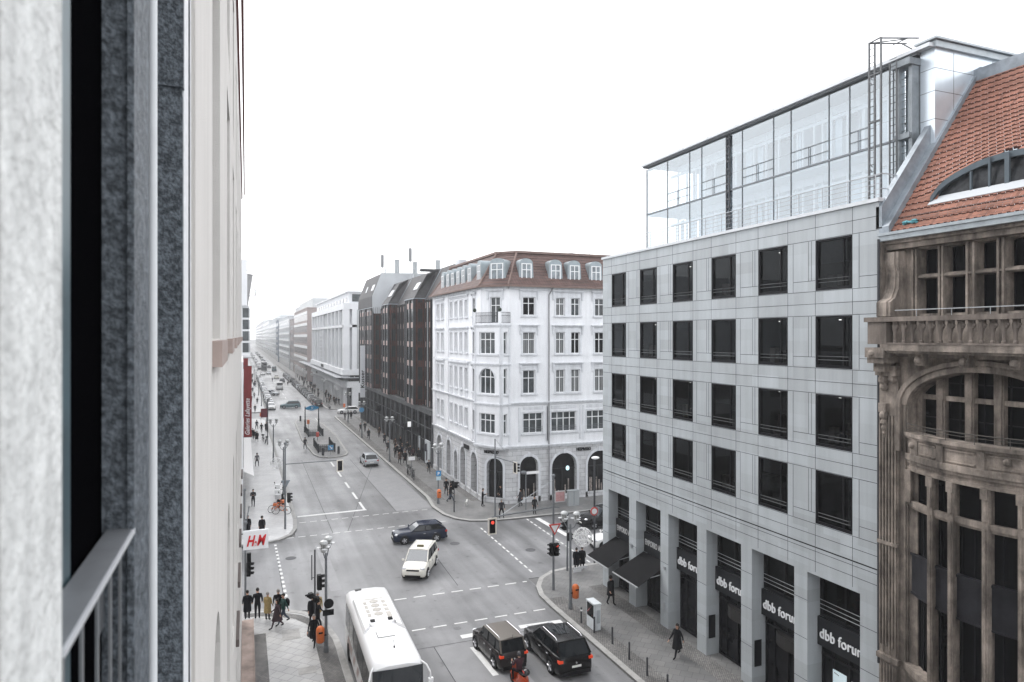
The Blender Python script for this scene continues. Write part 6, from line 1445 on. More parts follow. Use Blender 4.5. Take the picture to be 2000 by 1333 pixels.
person('walk2', 3.85, 38.4, -20, 'black', 'black', 'person stepping to the kerb between pole and lamp', h=1.55)
person('walk_coat', 3.45, 36.35, -110, 'black', 'black', 'woman in a black coat beside the orange bin carrying a bag', h=1.62, hair=GREYH)
b = B(); b.ball((3.2, 36.42, .72), .13, .7, .9, 1.3, 10); b.tube((3.2, 36.42, .85), (3.26, 36.42, 1.0), .012, 4); tag(b.build('handbag', CL['grey'], None, smooth=True), 'grey handbag hanging at the side of the woman by the bin', 'handbag')
# pavement across on the left
person('phone', 1.0, 68.0, -95, 'charcoal', 'black', 'man in dark clothes walking and looking at his phone', h=1.66)
person('stand_apart', 1.75, 88.8, -90, 'grey', 'charcoal', 'man in a grey jacket with legs apart beside the cafe awning')
person('hood', 1.5, 57.6, -90, 'black', 'black', 'hooded person in black just above the hanging sign')
person('stand_coat', .45, 58.2, -90, 'black', 'black', 'person in black half hidden beside the thin pole at the house edge')
for i, (k, x, y, d, c_, lab) in enumerate([('walk', 1.8, 111.2, -90, 'black', 'nearest of the dark group under the red banner'), ('walk_coat', 2.15, 109.5, -85, 'black', 'woman with light bag in the group under the red banner'), ('stand', 1.6, 113, -60, 'charcoal', 'person at the back of the group under the red banner'),
        ('walk', 3.05, 119.5, -100, 'black', 'broad man walking left of the burgundy flag pole'), ('walk_coat', 3.8, 120.6, -90, 'charcoal', 'person directly below the burgundy flag'), ('stand_apart', 2.4, 124, 90, 'navy', 'man walking away behind the broad man'),
        ('walk2', 2.6, 152, -90, 'black', 'person crossing beside the white parked row'), ('stand', 1.6, 166, -90, 'black', 'person beside the shop windows past the far junction'), ('walk', 3.4, 170, 90, 'charcoal', 'person next to the left parked row'), ('walk_coat', 2.2, 178, -90, 'black', 'dark coated person far along the left pavement'),
        ('walk', 3.0, 186, -90, 'grey', 'grey clothed person far along the left pavement'), ('stand', 1.8, 196, 90, 'black', 'farthest single walker before the left crowd'), ('walk', 2.9, 205, 90, 'navy', 'walker in navy in front of the left crowd')]):
    person(k, x, y, d, c_, 'black', lab, 'people on the left pavement')
person('stand_apart', 8.38, 100.9, -75, 'charcoal', 'charcoal', 'man in dark clothes standing in the road beside the island', z=0)
# right pavement
for i, (k, x, y, d, c_, h_, lab) in enumerate([('walk', 18.3, 114.1, -90, 'black', 1.6, 'left one of the pair behind the blue round sign'), ('walk2', 19.05, 114.4, -90, 'black', 1.72, 'right one of the pair behind the blue round sign'), ('walk_coat', 18.26, 106.3, -95, 'charcoal', 1.62, 'person with grey scarf near the blue sign pole'),
        ('stand', 20.1, 107.3, -90, 'brown', 1.7, 'person in brown jacket near the dark facade'), ('walk', 18.5, 92.4, -90, 'charcoal', 1.76, 'man with a bag left of the tall lamp'), ('walk2', 20.0, 94.9, -90, 'brown', 1.65, 'person in brown right of the tall lamp'),
        ('stand', 20.9, 95.6, -100, 'black', 1.66, 'person by the shop door with a black cap'), ('walk', 18.2, 83.8, -95, 'brown', 1.62, 'woman in brown with light bag leading the group'), ('walk_coat', 18.85, 83.6, -90, 'black', 1.76, 'man in a long black coat leading the group'),
        ('stand_coat', 20.5, 87.9, -70, 'charcoal', 1.66, 'person in long charcoal coat near the posters'), ('walk', 19.2, 90.0, -90, 'black', 1.6, 'walker in the middle of the dark crowd'), ('walk2', 20.0, 90.5, -80, 'black', 1.66, 'second walker in the middle of the dark crowd'),
        ('stand', 19.6, 88.7, -90, 'navy', 1.68, 'walker in navy at the centre of the crowd'), ('walk', 20.9, 91.4, -90, 'charcoal', 1.66, 'walker next to the lit shop sign'), ('hood', 19.0, 87.2, -90, 'black', 1.64, 'hooded walker in the crowd'), ('stand_coat', 21.0, 85.3, 100, 'black', 1.7, 'person in black facing the white posters'),
        ('walk', 20.4, 85.9, 90, 'maroon', 1.66, 'walker in maroon beside the posters'), ('stand', 18.7, 88.6, -90, 'black', 1.66, 'walker at the left edge of the crowd'), ('walk2', 21.2, 97.0, 90, 'black', 1.66, 'person entering the shop beyond the crowd'),
        ('walk', 20.15, 77.0, -100, 'black', 1.62, 'lone person in black carrying a bag by the corner house'), ('walk_coat', 19.6, 100.5, -90, 'charcoal', 1.65, 'walker halfway along the dark facade'),
        ('stand', 18.2, 131.8, 60, 'black', 1.6, 'left one of three at the side street crossing'), ('stand', 19.0, 133.1, 60, 'black', 1.66, 'middle one of three at the side street crossing'), ('stand_coat', 19.5, 132.9, 60, 'black', 1.66, 'right one of three at the side street crossing'),
        ('stand', 19.9, 160.6, -90, 'black', 1.72, 'left one of two beyond the side street'), ('walk', 20.9, 161.4, -90, 'black', 1.7, 'right one of two beyond the side street')]):
    person(k, x, y, d, c_, 'black', lab, 'people on the right pavement', h=h_)
for i in range(34):
    y = 164 + 110 * random.random() ** 1.3; x = 18.2 + 3.1 * random.random(); c_ = ['black', 'charcoal', 'navy', 'grey', 'black', 'brown'][i % 6]
    person(['walk', 'stand', 'walk2', 'walk_coat', 'stand_coat'][i % 5], x, y, -90 if i % 3 else 90, c_, 'black', '%s clothed walker, %s of the throng under the steel canopy' % (c_, ordn[i]), 'throng under the steel canopy', h=1.6 + (i % 5) * .04)
for i in range(22):
    y = 212 + 130 * random.random(); x = 1.3 + 2.8 * random.random(); c_ = ['black', 'charcoal', 'grey', 'navy'][i % 4]
    person(['walk', 'stand', 'walk_coat'][i % 3], x, y, -90 if i % 2 else 90, c_, 'black', '%s clothed walker, %s in the hazy file on the left pavement' % (c_, ordn[i]), 'walkers far along the left pavement')
person('walk', 10.0, 252, -90, 'black', 'black', 'person crossing the road left of the dark boxy car', z=0); person('walk', 13.8, 230, 90, 'black', 'black', 'person crossing the road close to the right parked row', z=0)
# corner of the white house
person('walk', 19.0, 65.8, -100, 'black', 'black', 'man in black walking behind the orange bin of the far corner', h=1.72)
person('walk', 18.55, 62.8, -20, 'black', 'jean', 'man in black jacket and blue trousers stepping out by the corner', h=1.7)
person('stand_coat', 18.9, 63.9, 180, 'black', 'black', 'person hidden behind the striding man at the corner', h=1.66)
person('phone', 20.9, 60.2, -20, 'black', 'black', 'person in black looking at a phone by the shop arch', h=1.7)
person('stand_apart', 21.1, 55.75, -100, 'charcoal', 'black', 'man in dark jacket facing us at the kerb under the red light', h=1.68, hair=GREYH)
person('stand', 24.3, 55.9, -95, 'black', 'black', 'person in black waiting at the kerb under the thin sign post', h=1.62)
person('hood', 24.2, 58.9, 180, 'charcoal', 'black', 'person passing the shop window behind the thin sign post', h=1.7)
person('stand_coat', 23.0, 61.0, 180, 'black', 'black', 'person standing inside the corner arch', h=1.66)
person('stand_coat', 21.0, 41.2, 60, 'black', 'black', 'left one of two dark figures below the light sphere', h=1.64)
person('stand_coat', 21.5, 41.35, 60, 'black', 'black', 'right one of two dark figures below the light sphere', h=1.62)
person('hood', 20.3, 35.4, -80, 'black', 'black', 'man in black walking below the awnings', h=1.74)
person('walk_coat', 20.05, 28.4, -165, 'black', 'black', 'person in a long black coat striding past the office entrance', h=1.68)
# small dog
t = proto('dog'); b = B()
for k in range(1): pass
J = {'pelvis': (-.2, 0, .36, .085), 'mid': (0, 0, .36, .085), 'chest': (.18, 0, .37, .10), 'neck': (.28, 0, .48, .06), 'head': (.36, 0, .55, .06), 'nose': (.47, 0, .52, .03), 'tail': (-.32, 0, .46, .02), 'tail2': (-.42, 0, .56, .012)}
E = [('pelvis', 'mid'), ('mid', 'chest'), ('chest', 'neck'), ('neck', 'head'), ('head', 'nose'), ('pelvis', 'tail'), ('tail', 'tail2')]
for s, n_ in ((1, 'l'), (-1, 'r')):
    J['sh' + n_] = (.18, s * .07, .27, .04); J['kn' + n_] = (.17, s * .075, .15, .025); J['pw' + n_] = (.19, s * .075, .03, .025); J['hi' + n_] = (-.22, s * .07, .27, .05); J['st' + n_] = (-.16, s * .075, .2, .03); J['ho' + n_] = (-.25, s * .075, .11, .02); J['hp' + n_] = (-.2, s * .075, .03, .025)
    E += [('chest', 'sh' + n_), ('sh' + n_, 'kn' + n_), ('kn' + n_, 'pw' + n_), ('pelvis', 'hi' + n_), ('hi' + n_, 'st' + n_), ('st' + n_, 'ho' + n_), ('ho' + n_, 'hp' + n_)]
me = skin_body('dog_body', J, E); me.materials.append(mat('dog_coat', (.5, .5, .48), .9, var=.85, scale=5))
for p in me.polygons: p.use_smooth = True
d_ = bpy.data.objects.new('body', me); COL.objects.link(d_); d_.parent = t
b = B()
for s in (-1, 1): b.ball((.33, s * .05, .6), .03, .6, .6, 1.4, 6)
b.build('ear', CL['charcoal'], t); t.location = (19.55, 60.95, .12); t.rotation_euler = (0, 0, R(60)); tag(t, 'small white dog with dark patches on the corner pavement', 'dog')
# ================================================================== street furniture
def dlamp(x, y, label, h=5.35, deg=35, group='twin lamps along the street', z=.12, base=True):
    t = thing('street_lamp', (x, y, z), label, 'street lamp', group)
    b = B(); b.lathe(x, y, [(.13, z), (.13, z + .25), (.10, z + .35), (.09, z + 1.1), (.075, z + 1.15), (.06, h - .5), (.06, h - .2)], 10); b.build('pole', POLE, t)
    c, s = math.cos(R(deg)) * .36, math.sin(R(deg)) * .36; b = B()
    for k in (-1, 1): b.path([(x, y, h - .5), (x + k * c * .6, y + k * s * .6, h - .38), (x + k * c, y + k * s, h - .12), (x + k * c, y + k * s, h + .05)], .028, 6)
    b.build('bracket', POLE, t)
    for k in (-1, 1):
        X, Y = x + k * c, y + k * s
        b = B(); b.lathe(X, Y, [(.09, h - .08), (.15, h + .02), (.15, h + .1)], 12); b.lathe(X, Y, [(.21, h + .36), (.22, h + .42), (.17, h + .5), (.06, h + .55)], 12)
        for q in range(6): g_ = q * math.pi / 3; b.tube((X + .16 * math.cos(g_), Y + .16 * math.sin(g_), h + .08), (X + .16 * math.cos(g_), Y + .16 * math.sin(g_), h + .38), .012, 4)
        ln = b.build('lantern', mat('lantern_grey', (.45, .46, .46), .45, .2), t)
        b = B(); b.lathe(X, Y, [(.12, h + .1), (.13, h + .36)], 10); b.build('lantern_glass', mat('lantern_glass', (.25, .25, .24), .2), ln)
        b = B()
        for q in (0, 1, 2): 
            g_ = q * 2.094 + .5; b.lathe(X + .24 * math.cos(g_), Y + .24 * math.sin(g_), [(.01, h + .12), (.12, h + .14), (.12, h + .16), (.01, h + .18)], 12)
        split(b, 'reflector', mat('reflector_white', (.6, .61, .62), .5), t)
    return t
def head(t, x, y, z, deg, lit=None, n=3, name='signal_head'):
    c, s = math.cos(R(deg)), math.sin(R(deg)); b = B(); hh = .26 * n
    P_ = lambda a, e, zz: (x + c * a - s * e, y + s * a + c * e, z + zz)
    b.hexa([P_(-.1, -.13, 0), P_(.1, -.13, 0), P_(.1, .13, 0), P_(-.1, .13, 0), P_(-.1, -.13, hh), P_(.1, -.13, hh), P_(.1, .13, hh), P_(-.1, .13, hh)])
    for k in range(n):
        zz = .13 + .26 * k
        for g0 in range(6):
            a0, a1 = math.pi * g0 / 6 - .1, math.pi * (g0 + 1) / 6 + .1
            b.hexa([P_(.1, .1 * math.cos(a0), zz + .1 * math.sin(a0)), P_(.28, .1 * math.cos(a0), zz + .085 * math.sin(a0)), P_(.28, .1 * math.cos(a1), zz + .085 * math.sin(a1)), P_(.1, .1 * math.cos(a1), zz + .1 * math.sin(a1)),
                    P_(.1, .115 * math.cos(a0), zz + .115 * math.sin(a0)), P_(.28, .115 * math.cos(a0), zz + .1 * math.sin(a0)), P_(.28, .115 * math.cos(a1), zz + .1 * math.sin(a1)), P_(.1, .115 * math.cos(a1), zz + .115 * math.sin(a1))])
    o = b.build(name, BLACK, t)
    if lit is not None: b = B(); b.tube(P_(.1, 0, .13 + .26 * lit), P_(.125, 0, .13 + .26 * lit), .09, 14); b.build('lit_lens', mat('red_light', (.8, .05, .03), .4, emit=(1, .09, .05, .3)), o)
    return o
def board(t, x, y, z, deg, lit=False):
    c, s = math.cos(R(deg)), math.sin(R(deg)); P_ = lambda a, e, zz: (x + c * a - s * e, y + s * a + c * e, z + zz)
    def bx(b, a0, a1, e0, e1, z0, z1): b.hexa([P_(a0, e0, z0), P_(a1, e0, z0), P_(a1, e1, z0), P_(a0, e1, z0), P_(a0, e0, z1), P_(a1, e0, z1), P_(a1, e1, z1), P_(a0, e1, z1)])
    b = B(); bx(b, -.02, .02, -.26, .26, -.95, 0); bx(b, .0, .06, -.14, .14, -.88, -.08); o = b.build('signal_board', BLACK, t)
    b = B()
    for e0, e1, z0, z1 in ((-.27, -.19, -.97, .02), (.19, .27, -.97, .02), (-.19, .19, -.06, .02), (-.19, .19, -.97, -.89)): bx(b, -.03, .03, e0, e1, z0, z1)
    b.build('white_border', mat('border_cream', (.62, .58, .52), .5), o)
    if lit: b = B(); b.tube(P_(.06, 0, -.24), P_(.09, 0, -.24), .1, 14); b.build('lit_lens', mat('red_light', (.8, .05, .03), .4, emit=(1, .09, .05, .3)), o)
def mast(x, y, h, label, r=.085, z=.12, name='signal_mast', ball=True, m=None):
    t = thing(name, (x, y, z), label, 'traffic light'); b = B(); b.lathe(x, y, [(r, z), (r, z + .9), (r * .85, z + 1.0), (r * .7, h)], 10); 
    if ball: b.ball((x, y, h + .06), .12, n=8)
    b.build('pole', m or POLE, t); return t
def arm(t, p, q, r=.04): b = B(); b.tube(p, q, r, 8); b.build('arm', POLE, t)
t = mast(3.34, 59.2, 7.1, 'tall traffic light mast with a long arm over the road at the far left corner')
arm(t, (3.34, 59.2, 5.45), (7.67, 59.2, 5.5)); board(t, 7.75, 59.15, 5.5, 90)
b = B(); b.add([(3.0, 59.3, 4.1), (3.75, 59.3, 4.1), (3.37, 59.3, 3.4), (3.0, 59.33, 4.1), (3.75, 59.33, 4.1), (3.37, 59.33, 3.4)], [(0, 2, 1), (3, 4, 5), (0, 1, 4, 3), (1, 2, 5, 4), (2, 0, 3, 5)]); b.build('triangle_sign', mat('sign_back', (.22, .25, .28), .5, .3), t)
head(t, 3.62, 59.1, 2.3, 20); 
t = mast(18.15, 38.78, 7.2, 'traffic light mast with hanging red light and yield sign at the near right corner')
arm(t, (18.15, 38.78, 5.3), (13.95, 38.5, 5.15), .045); arm(t, (18.15, 38.78, 5.3), (18.6, 38.9, 5.2)); board(t, 13.95, 38.42, 5.1, -90, True)
b = B(); b.tube((18.15, 38.8, 7.0), (14.6, 38.6, 5.2), .015, 4); b.build('stay_cable', STEEL, t)
head(t, 18.0, 38.7, 2.3, 185); head(t, 18.28, 38.62, 2.3, -85, 2)
b = B(); tri = lambda k, y: [(18.17 - .42 * k, y, 4.28 + (1 - k) * -.02 - (1 - k) * .2), (18.17 + .42 * k, y, 4.28 - (1 - k) * .22), (18.17, y, 3.58 + (1 - k) * .38)]
a_ = tri(1, 38.62) + tri(1, 38.66); b.add(a_, [(0, 2, 1), (3, 4, 5), (0, 1, 4, 3), (1, 2, 5, 4), (2, 0, 3, 5)]); s_ = b.build('yield_sign', mat('yield_red', (.5, .06, .05), .5), t)
b = B(); b.add(tri(.62, 38.612), [(0, 2, 1)]); b.build('sign_face', WHITE, s_)
t = mast(3.56, 36.95, 4.85, 'slim dark traffic light pole between waiting people and the lamp', .055, m=DPOLE, ball=False)
head(t, 3.78, 36.9, 2.75, 10); b = B(); b.tube((3.4, 36.9, 3.3), (3.4, 36.9, 4.6), .03, 6); b.tube((3.4, 36.9, 3.4), (3.56, 36.95, 3.4), .02, 4); b.build('side_tube', DPOLE, t); head(t, 3.36, 36.95, 2.35, 200, n=1, name='pedestrian_signal'); head(t, 3.6, 36.75, 2.2, -60, n=1, name='pedestrian_signal')
t = mast(20.52, 41.63, 3.9, 'short traffic light pole behind the twin lamp at the near right corner', .07); head(t, 20.3, 41.6, 2.9, 180); head(t, 20.6, 41.45, 2.2, -70, n=2, name='pedestrian_signal')
t = mast(20.68, 56.25, 7.0, 'tall traffic light mast in front of the corner shop arch', .08, ball=False); arm(t, (20.68, 56.25, 5.4), (21.75, 54.4, 5.15)); board(t, 21.8, 54.3, 5.2, 15); 
b = B()
for k in range(3): b.tube((21.85, 54.2, 5.0 - k * .26), (22.15, 54.2, 4.98 - k * .26), .1, 8)
split(b, 'lens_hood', BLACK, t); b = B(); b.tube((20.68, 56.25, 7.0), (21.9, 55.9, 5.4), .02, 4); b.build('stay_cable', STEEL, t)
t = mast(17.84, 59.23, 2.9, 'short dark traffic light pole at the kerb of the far corner', .06, m=DPOLE, ball=False); head(t, 17.7, 59.1, 2.2, 160); head(t, 18.0, 59.2, 2.3, 20, n=2, name='pedestrian_signal')
t = mast(.2, 41.6, 5.35, 'traffic light pole at the house edge above the hanging sign', .07); head(t, .38, 41.5, 2.4, -10); b = B(); b.box(.28, .5, 41.4, 41.6, 3.1, 3.7); b.build('control_box', BLACK, t)
t = thing('sign_post', (.22, 57.2, .12), 'thin post with a round cap across the side street at the house edge', 'post'); b = B(); b.tube((.22, 57.2, .1), (.22, 57.2, 3.9), .06, 8); b.ball((.22, 57.2, 4.0), .12, n=8); b.tube((.3, 57.2, 1.2), (.55, 57.6, 2.6), .05, 6); b.build('pole', POLE, t)
t = dlamp(3.95, 35.38, 'twin lamp with two dark round sign backs beside the coach', 5.3, 65)
b = B(); b.tube((4.08, 35.3, 2.55), (4.08, 35.34, 2.55), .24, 18); b.box(3.78, 4.32, 35.26, 35.32, 1.98, 2.26); b.build('round_sign', BLACK, t)
def bin_(x, y, z, label, side):
    t = thing('litter_bin', (x, y, z), label, 'litter bin', 'orange litter bins')
    b = B(); b.lathe(x, y, [(.16, z), (.20, z + .04), (.21, z + .55), (.20, z + .68), (.13, z + .78), (.04, z + .82)], 14); b.build('bin_body', ORANGE, t, smooth=True, sharp=50)
    b = B(); b.box(x - .1, x + .1, y - .222, y - .19, z + .5, z + .58); b.box(x - side * .3, x - side * .16, y - .03, y + .03, z + .3, z + .36); b.build('slot', BLACK, t)
bin_(3.66, 35.3, .68, 'orange litter bin on the twin lamp beside the coach', -1)
t = dlamp(17.82, 35.74, 'twin lamp with a sphere of lights at the near right corner', 5.25, 150)
b = B(); b.box(17.95, 18.55, 35.5, 35.53, 2.42, 2.56); b.box(18.1, 18.75, 35.36, 35.39, 2.5, 2.64); b.box(17.8, 18.3, 35.3, 35.33, 2.36, 2.5)
split(b, 'street_name_sign', mat('sign_grey', (.5, .51, .52), .5), t)
bin_(18.12, 35.68, .72, 'orange litter bin on the lamp at the near right corner', 1)
def sphere(x, y, z, r, label, n=260, parent=None):
    t = thing('light_sphere', (x, y, z), label, 'ornament'); b = B(); rnd = random.Random(3)
    for i in range(n):
        u = rnd.uniform(-1, 1); g_ = rnd.uniform(0, 6.283); s = math.sqrt(1 - u * u); p = Vector((s * math.cos(g_), s * math.sin(g_), u)) * r
        q = p.cross(Vector((rnd.uniform(-1, 1), rnd.uniform(-1, 1), rnd.uniform(-1, 1)))).normalized() * r * .28; e = (p + q).normalized() * r
        b.tube((x + p.x, y + p.y, z + p.z), (x + e.x, y + e.y, z + e.z), .014 * r / .5, 4)
    b.build('wire_ball', mat('wire_white', (.75, .75, .75), .5), t)
    b = B()
    for k in range(3):
        for i in range(24):
            a0, a1 = i * math.pi / 12, (i + 1) * math.pi / 12; f = [lambda a: (math.cos(a), math.sin(a), 0), lambda a: (math.cos(a), 0, math.sin(a)), lambda a: (0, math.cos(a), math.sin(a))][k]
            p, q = f(a0), f(a1); b.tube((x + p[0] * r, y + p[1] * r, z + p[2] * r), (x + q[0] * r, y + q[1] * r, z + q[2] * r), .02, 4)
    b.build('hoop', WHITE, t)
sphere(18.55, 35.6, 4.25, .55, 'big white sphere of woven lights hung beside the near right lamp')
sphere(3.15, 70.5, 3.6, .55, 'pale wire sphere ornament over the scooters on the left', 150)
sphere(20.3, 160, 4.4, .7, 'pale wire sphere ornament at the columned store corner', 120)
t = thing('street_lamp', (22.98, 42.33, .12), 'slim lamp post with flat white head and round red sign', 'street lamp'); b = B(); b.tube((22.98, 42.33, .1), (22.98, 42.33, 7.4), .07, 8); b.build('pole', DPOLE, t)
b = B(); b.ball((22.98, 42.2, 7.5), .3, 1, .8, .35, 12); b.build('lamp_head', WHITE, t); b = B(); b.tube((22.9, 42.2, 3.77), (22.9, 42.23, 3.77), .3, 18); s_ = b.build('round_sign', mat('yield_red', (.5, .06, .05)), t); b = B(); b.tube((22.9, 42.18, 3.77), (22.9, 42.2, 3.77), .2, 18); b.build('sign_face', WHITE, s_)
t = dlamp(17.36, 62.85, 'twin lamp carrying a blue parking sign at the far corner', 5.3, 20)
b = B(); b.box(17.12, 17.6, 62.7, 62.73, 2.75, 3.25); s_ = b.build('parking_sign', BLUES, t); textmesh('sign_letter', 'P', .42, Fr(17.12, 62.69, 1, 0, 0, -1), .12, 2.84, .0, WHITE, s_, bold=.01)
b = B(); b.box(17.15, 17.57, 62.7, 62.73, 2.35, 2.7); b.build('extra_plate', mat('plate_pale_blue', (.40, .52, .58), .5), t); bin_(17.36, 62.55, .72, 'orange litter bin below the parking sign', 0)
dlamp(17.4, 86.0, 'twin lamp beside the crowd on the right pavement', 5.3, 0)
t = dlamp(17.48, 107.8, 'twin lamp with a round blue sign along the right kerb', 5.3, 0); b = B(); b.tube((17.4, 107.6, 4.5), (17.4, 107.64, 4.5), .38, 18); b.build('round_sign', mat('sign_light_blue', (.08, .28, .5), .5), t)
for i, (x, y, lab) in enumerate([(3.9, 72.0, 'twin lamp with pale reflectors behind the tall mast on the left'), (3.72, 91.0, 'twin lamp with wide pale reflectors by the left kerb'), (3.9, 122, 'third twin lamp up the left pavement'), (18.2, 128, 'twin lamp before the side street on the right'), (18.5, 170, 'first twin lamp beyond the side street on the right'), (18.5, 198, 'second twin lamp beyond the side street on the right'), (18.5, 228, 'third twin lamp beyond the side street on the right'),
        (4.2, 165, 'first twin lamp beyond the side street on the left'), (4.2, 195, 'second twin lamp beyond the side street on the left'), (4.2, 228, 'third twin lamp beyond the side street on the left'), (18.5, 262, 'fourth twin lamp beyond the side street on the right'), (4.2, 262, 'fourth twin lamp beyond the side street on the left')]): dlamp(x, y, lab, 5.1, 0 if i != 1 else 5)
t = thing('flag_pole', (3.56, 106.3, .12), 'tall pole with a small burgundy flag over the left pavement', 'flag pole'); b = B(); b.tube((3.56, 106.3, .1), (3.56, 106.3, 6.8), .07, 8); b.build('pole', DPOLE, t); b = B(); b.box(2.6, 3.5, 106.28, 106.3, 4.1, 5.4); b.build('flag', mat('burgundy', (.16, .04, .05), .8), t)
# sign post by the bikes, thin street sign
t = thing('sign_post', (17.7, 75.3, .12), 'thin post with a white board above the parked bicycles', 'sign post'); b = B(); b.tube((17.7, 75.3, .1), (17.7, 75.3, 2.3), .03, 6); b.build('pole', POLE, t); b = B(); b.box(17.35, 18.1, 75.25, 75.3, 2.1, 2.5); b.build('sign_board', WHITE, t)
t = thing('street_sign', (24.18, 57.6, .12), 'thin post with a long pale street name blade near the shop window', 'street sign'); b = B(); b.tube((24.18, 57.6, .1), (24.18, 57.6, 3.6), .045, 6); b.ball((23.95, 57.6, 3.55), .22, 1.3, 1, .8, 8); b.build('pole', POLE, t); b = B(); b.box(24.25, 25.5, 57.58, 57.62, 3.35, 3.6); b.build('sign_blade', WHITE, t)
# advertising cabinet, bollards, boxes
t = thing('poster_cabinet', (17.85, 33, .12), 'white utility cabinet with a dark poster beside the bollards', 'cabinet'); b = B(); b.box(17.65, 18.05, 32.55, 33.4, .12, 1.5); b.box(17.62, 18.08, 32.52, 33.43, 1.5, 1.56); b.build('cabinet_body', mat('cabinet_white', (.55, .58, .60), .6, var=.12, scale=3), t)
b = B(); b.box(17.63, 17.65, 32.62, 33.33, .75, 1.45); s_ = b.build('poster', BLACK, t); b = B()
for k in range(9): y = 32.7 + (k * 7 % 6) * .1; z = .85 + (k * 5 % 6) * .09; b.box(17.625, 17.63, y, y + .08, z, z + .07)
b.build('print', mat('poster_red', (.35, .12, .12), .6, var=.7, scale=20), s_)
b = B(); b.box(17.8, 18.0, 32.535, 32.55, .5, 1.2); b.box(17.72, 17.73, 32.54, 32.55, .2, 1.45); b.build('door_seam', mat('seam_grey', (.35, .38, .4), .6), t)
for i, (x, y, lab) in enumerate([(17.5, 33.75, 'slim bollard with a pale ring behind the white cabinet'), (17.55, 32.35, 'slim bollard right in front of the white cabinet'), (17.8, 30.87, 'first free standing bollard after the white cabinet'), (17.71, 29.06, 'second free standing bollard after the white cabinet'), (17.64, 27.36, 'third free standing bollard after the white cabinet'), (17.6, 25.66, 'bollard at the lower picture edge beside the kerb')]):
    b = B(); b.lathe(x, y, [(.055, .12), (.05, .16), (.045, .88), (.05, .9), (.05, .96), (.02, .99)], 10); m_ = b.build('bollard', DPOLE, None); tag(m_, lab, 'bollard', 'slim bollards along the right kerb')
    if i == 0: b = B(); b.tube((x, y, .78), (x, y, .86), .053, 10); b.build('band', WHITE, m_)
t = thing('notice_frame', (27.6, 57.7, .12), 'framed reddish notice board beside the grey cabinet', 'notice board'); b = B(); b.box(27.15, 28.2, 57.66, 57.74, .5, 1.55); b.build('frame', mat('frame_pale', (.45, .44, .44), .5), t); b = B(); b.box(27.22, 28.12, 57.64, 57.66, .58, 1.45); b.build('notice', mat('notice_red', (.40, .22, .22), .7, var=.3, scale=5), t)
t = thing('grey_cabinet', (28.9, 57.6, .12), 'grey electrical cabinet beside the framed notice board', 'cabinet'); b = B(); b.box(28.4, 29.5, 57.3, 57.7, .12, 1.5); b.box(28.36, 29.54, 57.26, 57.74, 1.5, 1.56); b.build('cabinet_body', mat('cabinet_grey', (.32, .34, .35), .6), t); b = B(); b.box(28.94, 28.96, 57.29, 57.3, .2, 1.45); b.build('door_seam', BLACK, t)
# underground entrance on the island
t = thing('underground_gate', (10.9, 118, .12), 'iron gate of the underground entrance with an oval blue U sign', 'gate')
b = B()
for x, y in ((9.76, 117.5), (12.0, 118.3)):
    b.lathe(x, y, [(.2, .12), (.2, 1.0), (.13, 1.15), (.12, 1.9), (.16, 2.0), (.09, 2.2), (.08, 4.2)], 10); b.ball((x, y, 4.3), .1, n=8)
b.tube((9.76, 117.5, 4.15), (12, 118.3, 4.15), .05, 6); b.build('gate_frame', mat('iron_dark', (.045, .05, .055), .5, .3), t)
FU = Fr(9.76, 117.45, .942, .336, .336, -.942); b = B(); pts = []
for i in range(28):
    g_ = 2 * math.pi * i / 28; rr = 1 + .06 * math.cos(4 * g_); pts.append((1.19 + 1.12 * math.cos(g_) * rr, 4.05 + .40 * math.sin(g_) * rr))
b.add([FU.p(a, z, .0) for a, z in pts] + [FU.p(a, z, .08) for a, z in pts], [tuple(range(28)), tuple(range(28, 56))[::-1]] + [(i, 28 + i, 28 + (i + 1) % 28, (i + 1) % 28) for i in range(28)])
s_ = b.build('oval_sign', mat('u_blue', (.02, .22, .42), .5), t); textmesh('sign_letter', 'U', .48, FU, 1.02, 3.98, .1, WHITE, s_, bold=.012, ext=.01); textmesh('station_name', 'Französische Straße', .15, FU, .5, 3.78, .1, WHITE, s_, ext=.005)
def rails(label, x0, x1, y0, y1, open_far, grp='railings round the underground stairs'):
    t = thing('stair_railing', ((x0 + x1) / 2, (y0 + y1) / 2, .12), label, 'railing', grp); b = B()
    for x in (x0, x1):
        for z in (.35, 1.15): b.tube((x, y0, z), (x, y1, z), .035, 6)
        n = int((y1 - y0) / .28)
        for i in range(n + 1): y = y0 + (y1 - y0) * i / n; b.tube((x, y, .12), (x, y, 1.15), .018, 4)
    for z in (.3, .5, .75, .95, 1.15): b.tube((x0, y0, z), (x1, y0, z), .03, 5)
    n = 8
    for i in range(n + 1): x = x0 + (x1 - x0) * i / n; b.tube((x, y0, .12), (x, y0, 1.15), .02, 4)
    for x in (x0, x1):
        for y in (y0, y1): b.box(x - .1, x + .1, y - .1, y + .1, .12, 1.3)
    b.build('rail', mat('iron_dark', (.045, .05, .055), .5, .3), t)
    b = B()
    for i in range(8): b.box(x0 + .2, x1 - .2, y0 + .3 + (y1 - y0 - .5) * i / 8, y0 + .3 + (y1 - y0 - .5) * (i + 1) / 8, .1, .128 + .0015 * i)
    b.build('stair_well_shade', mat('stair_shade', (.05, .05, .052), .8, var=.3, scale=1), t)  # flat slabs, coloured dark for the shade inside the open stairs
rails('dark railing round the stairs below the underground gate', 9.84, 12.0, 112, 117.4, True)
rails('dark railing round the near stairs with a blue arrow sign', 9.74, 11.9, 96.3, 102.3, True)
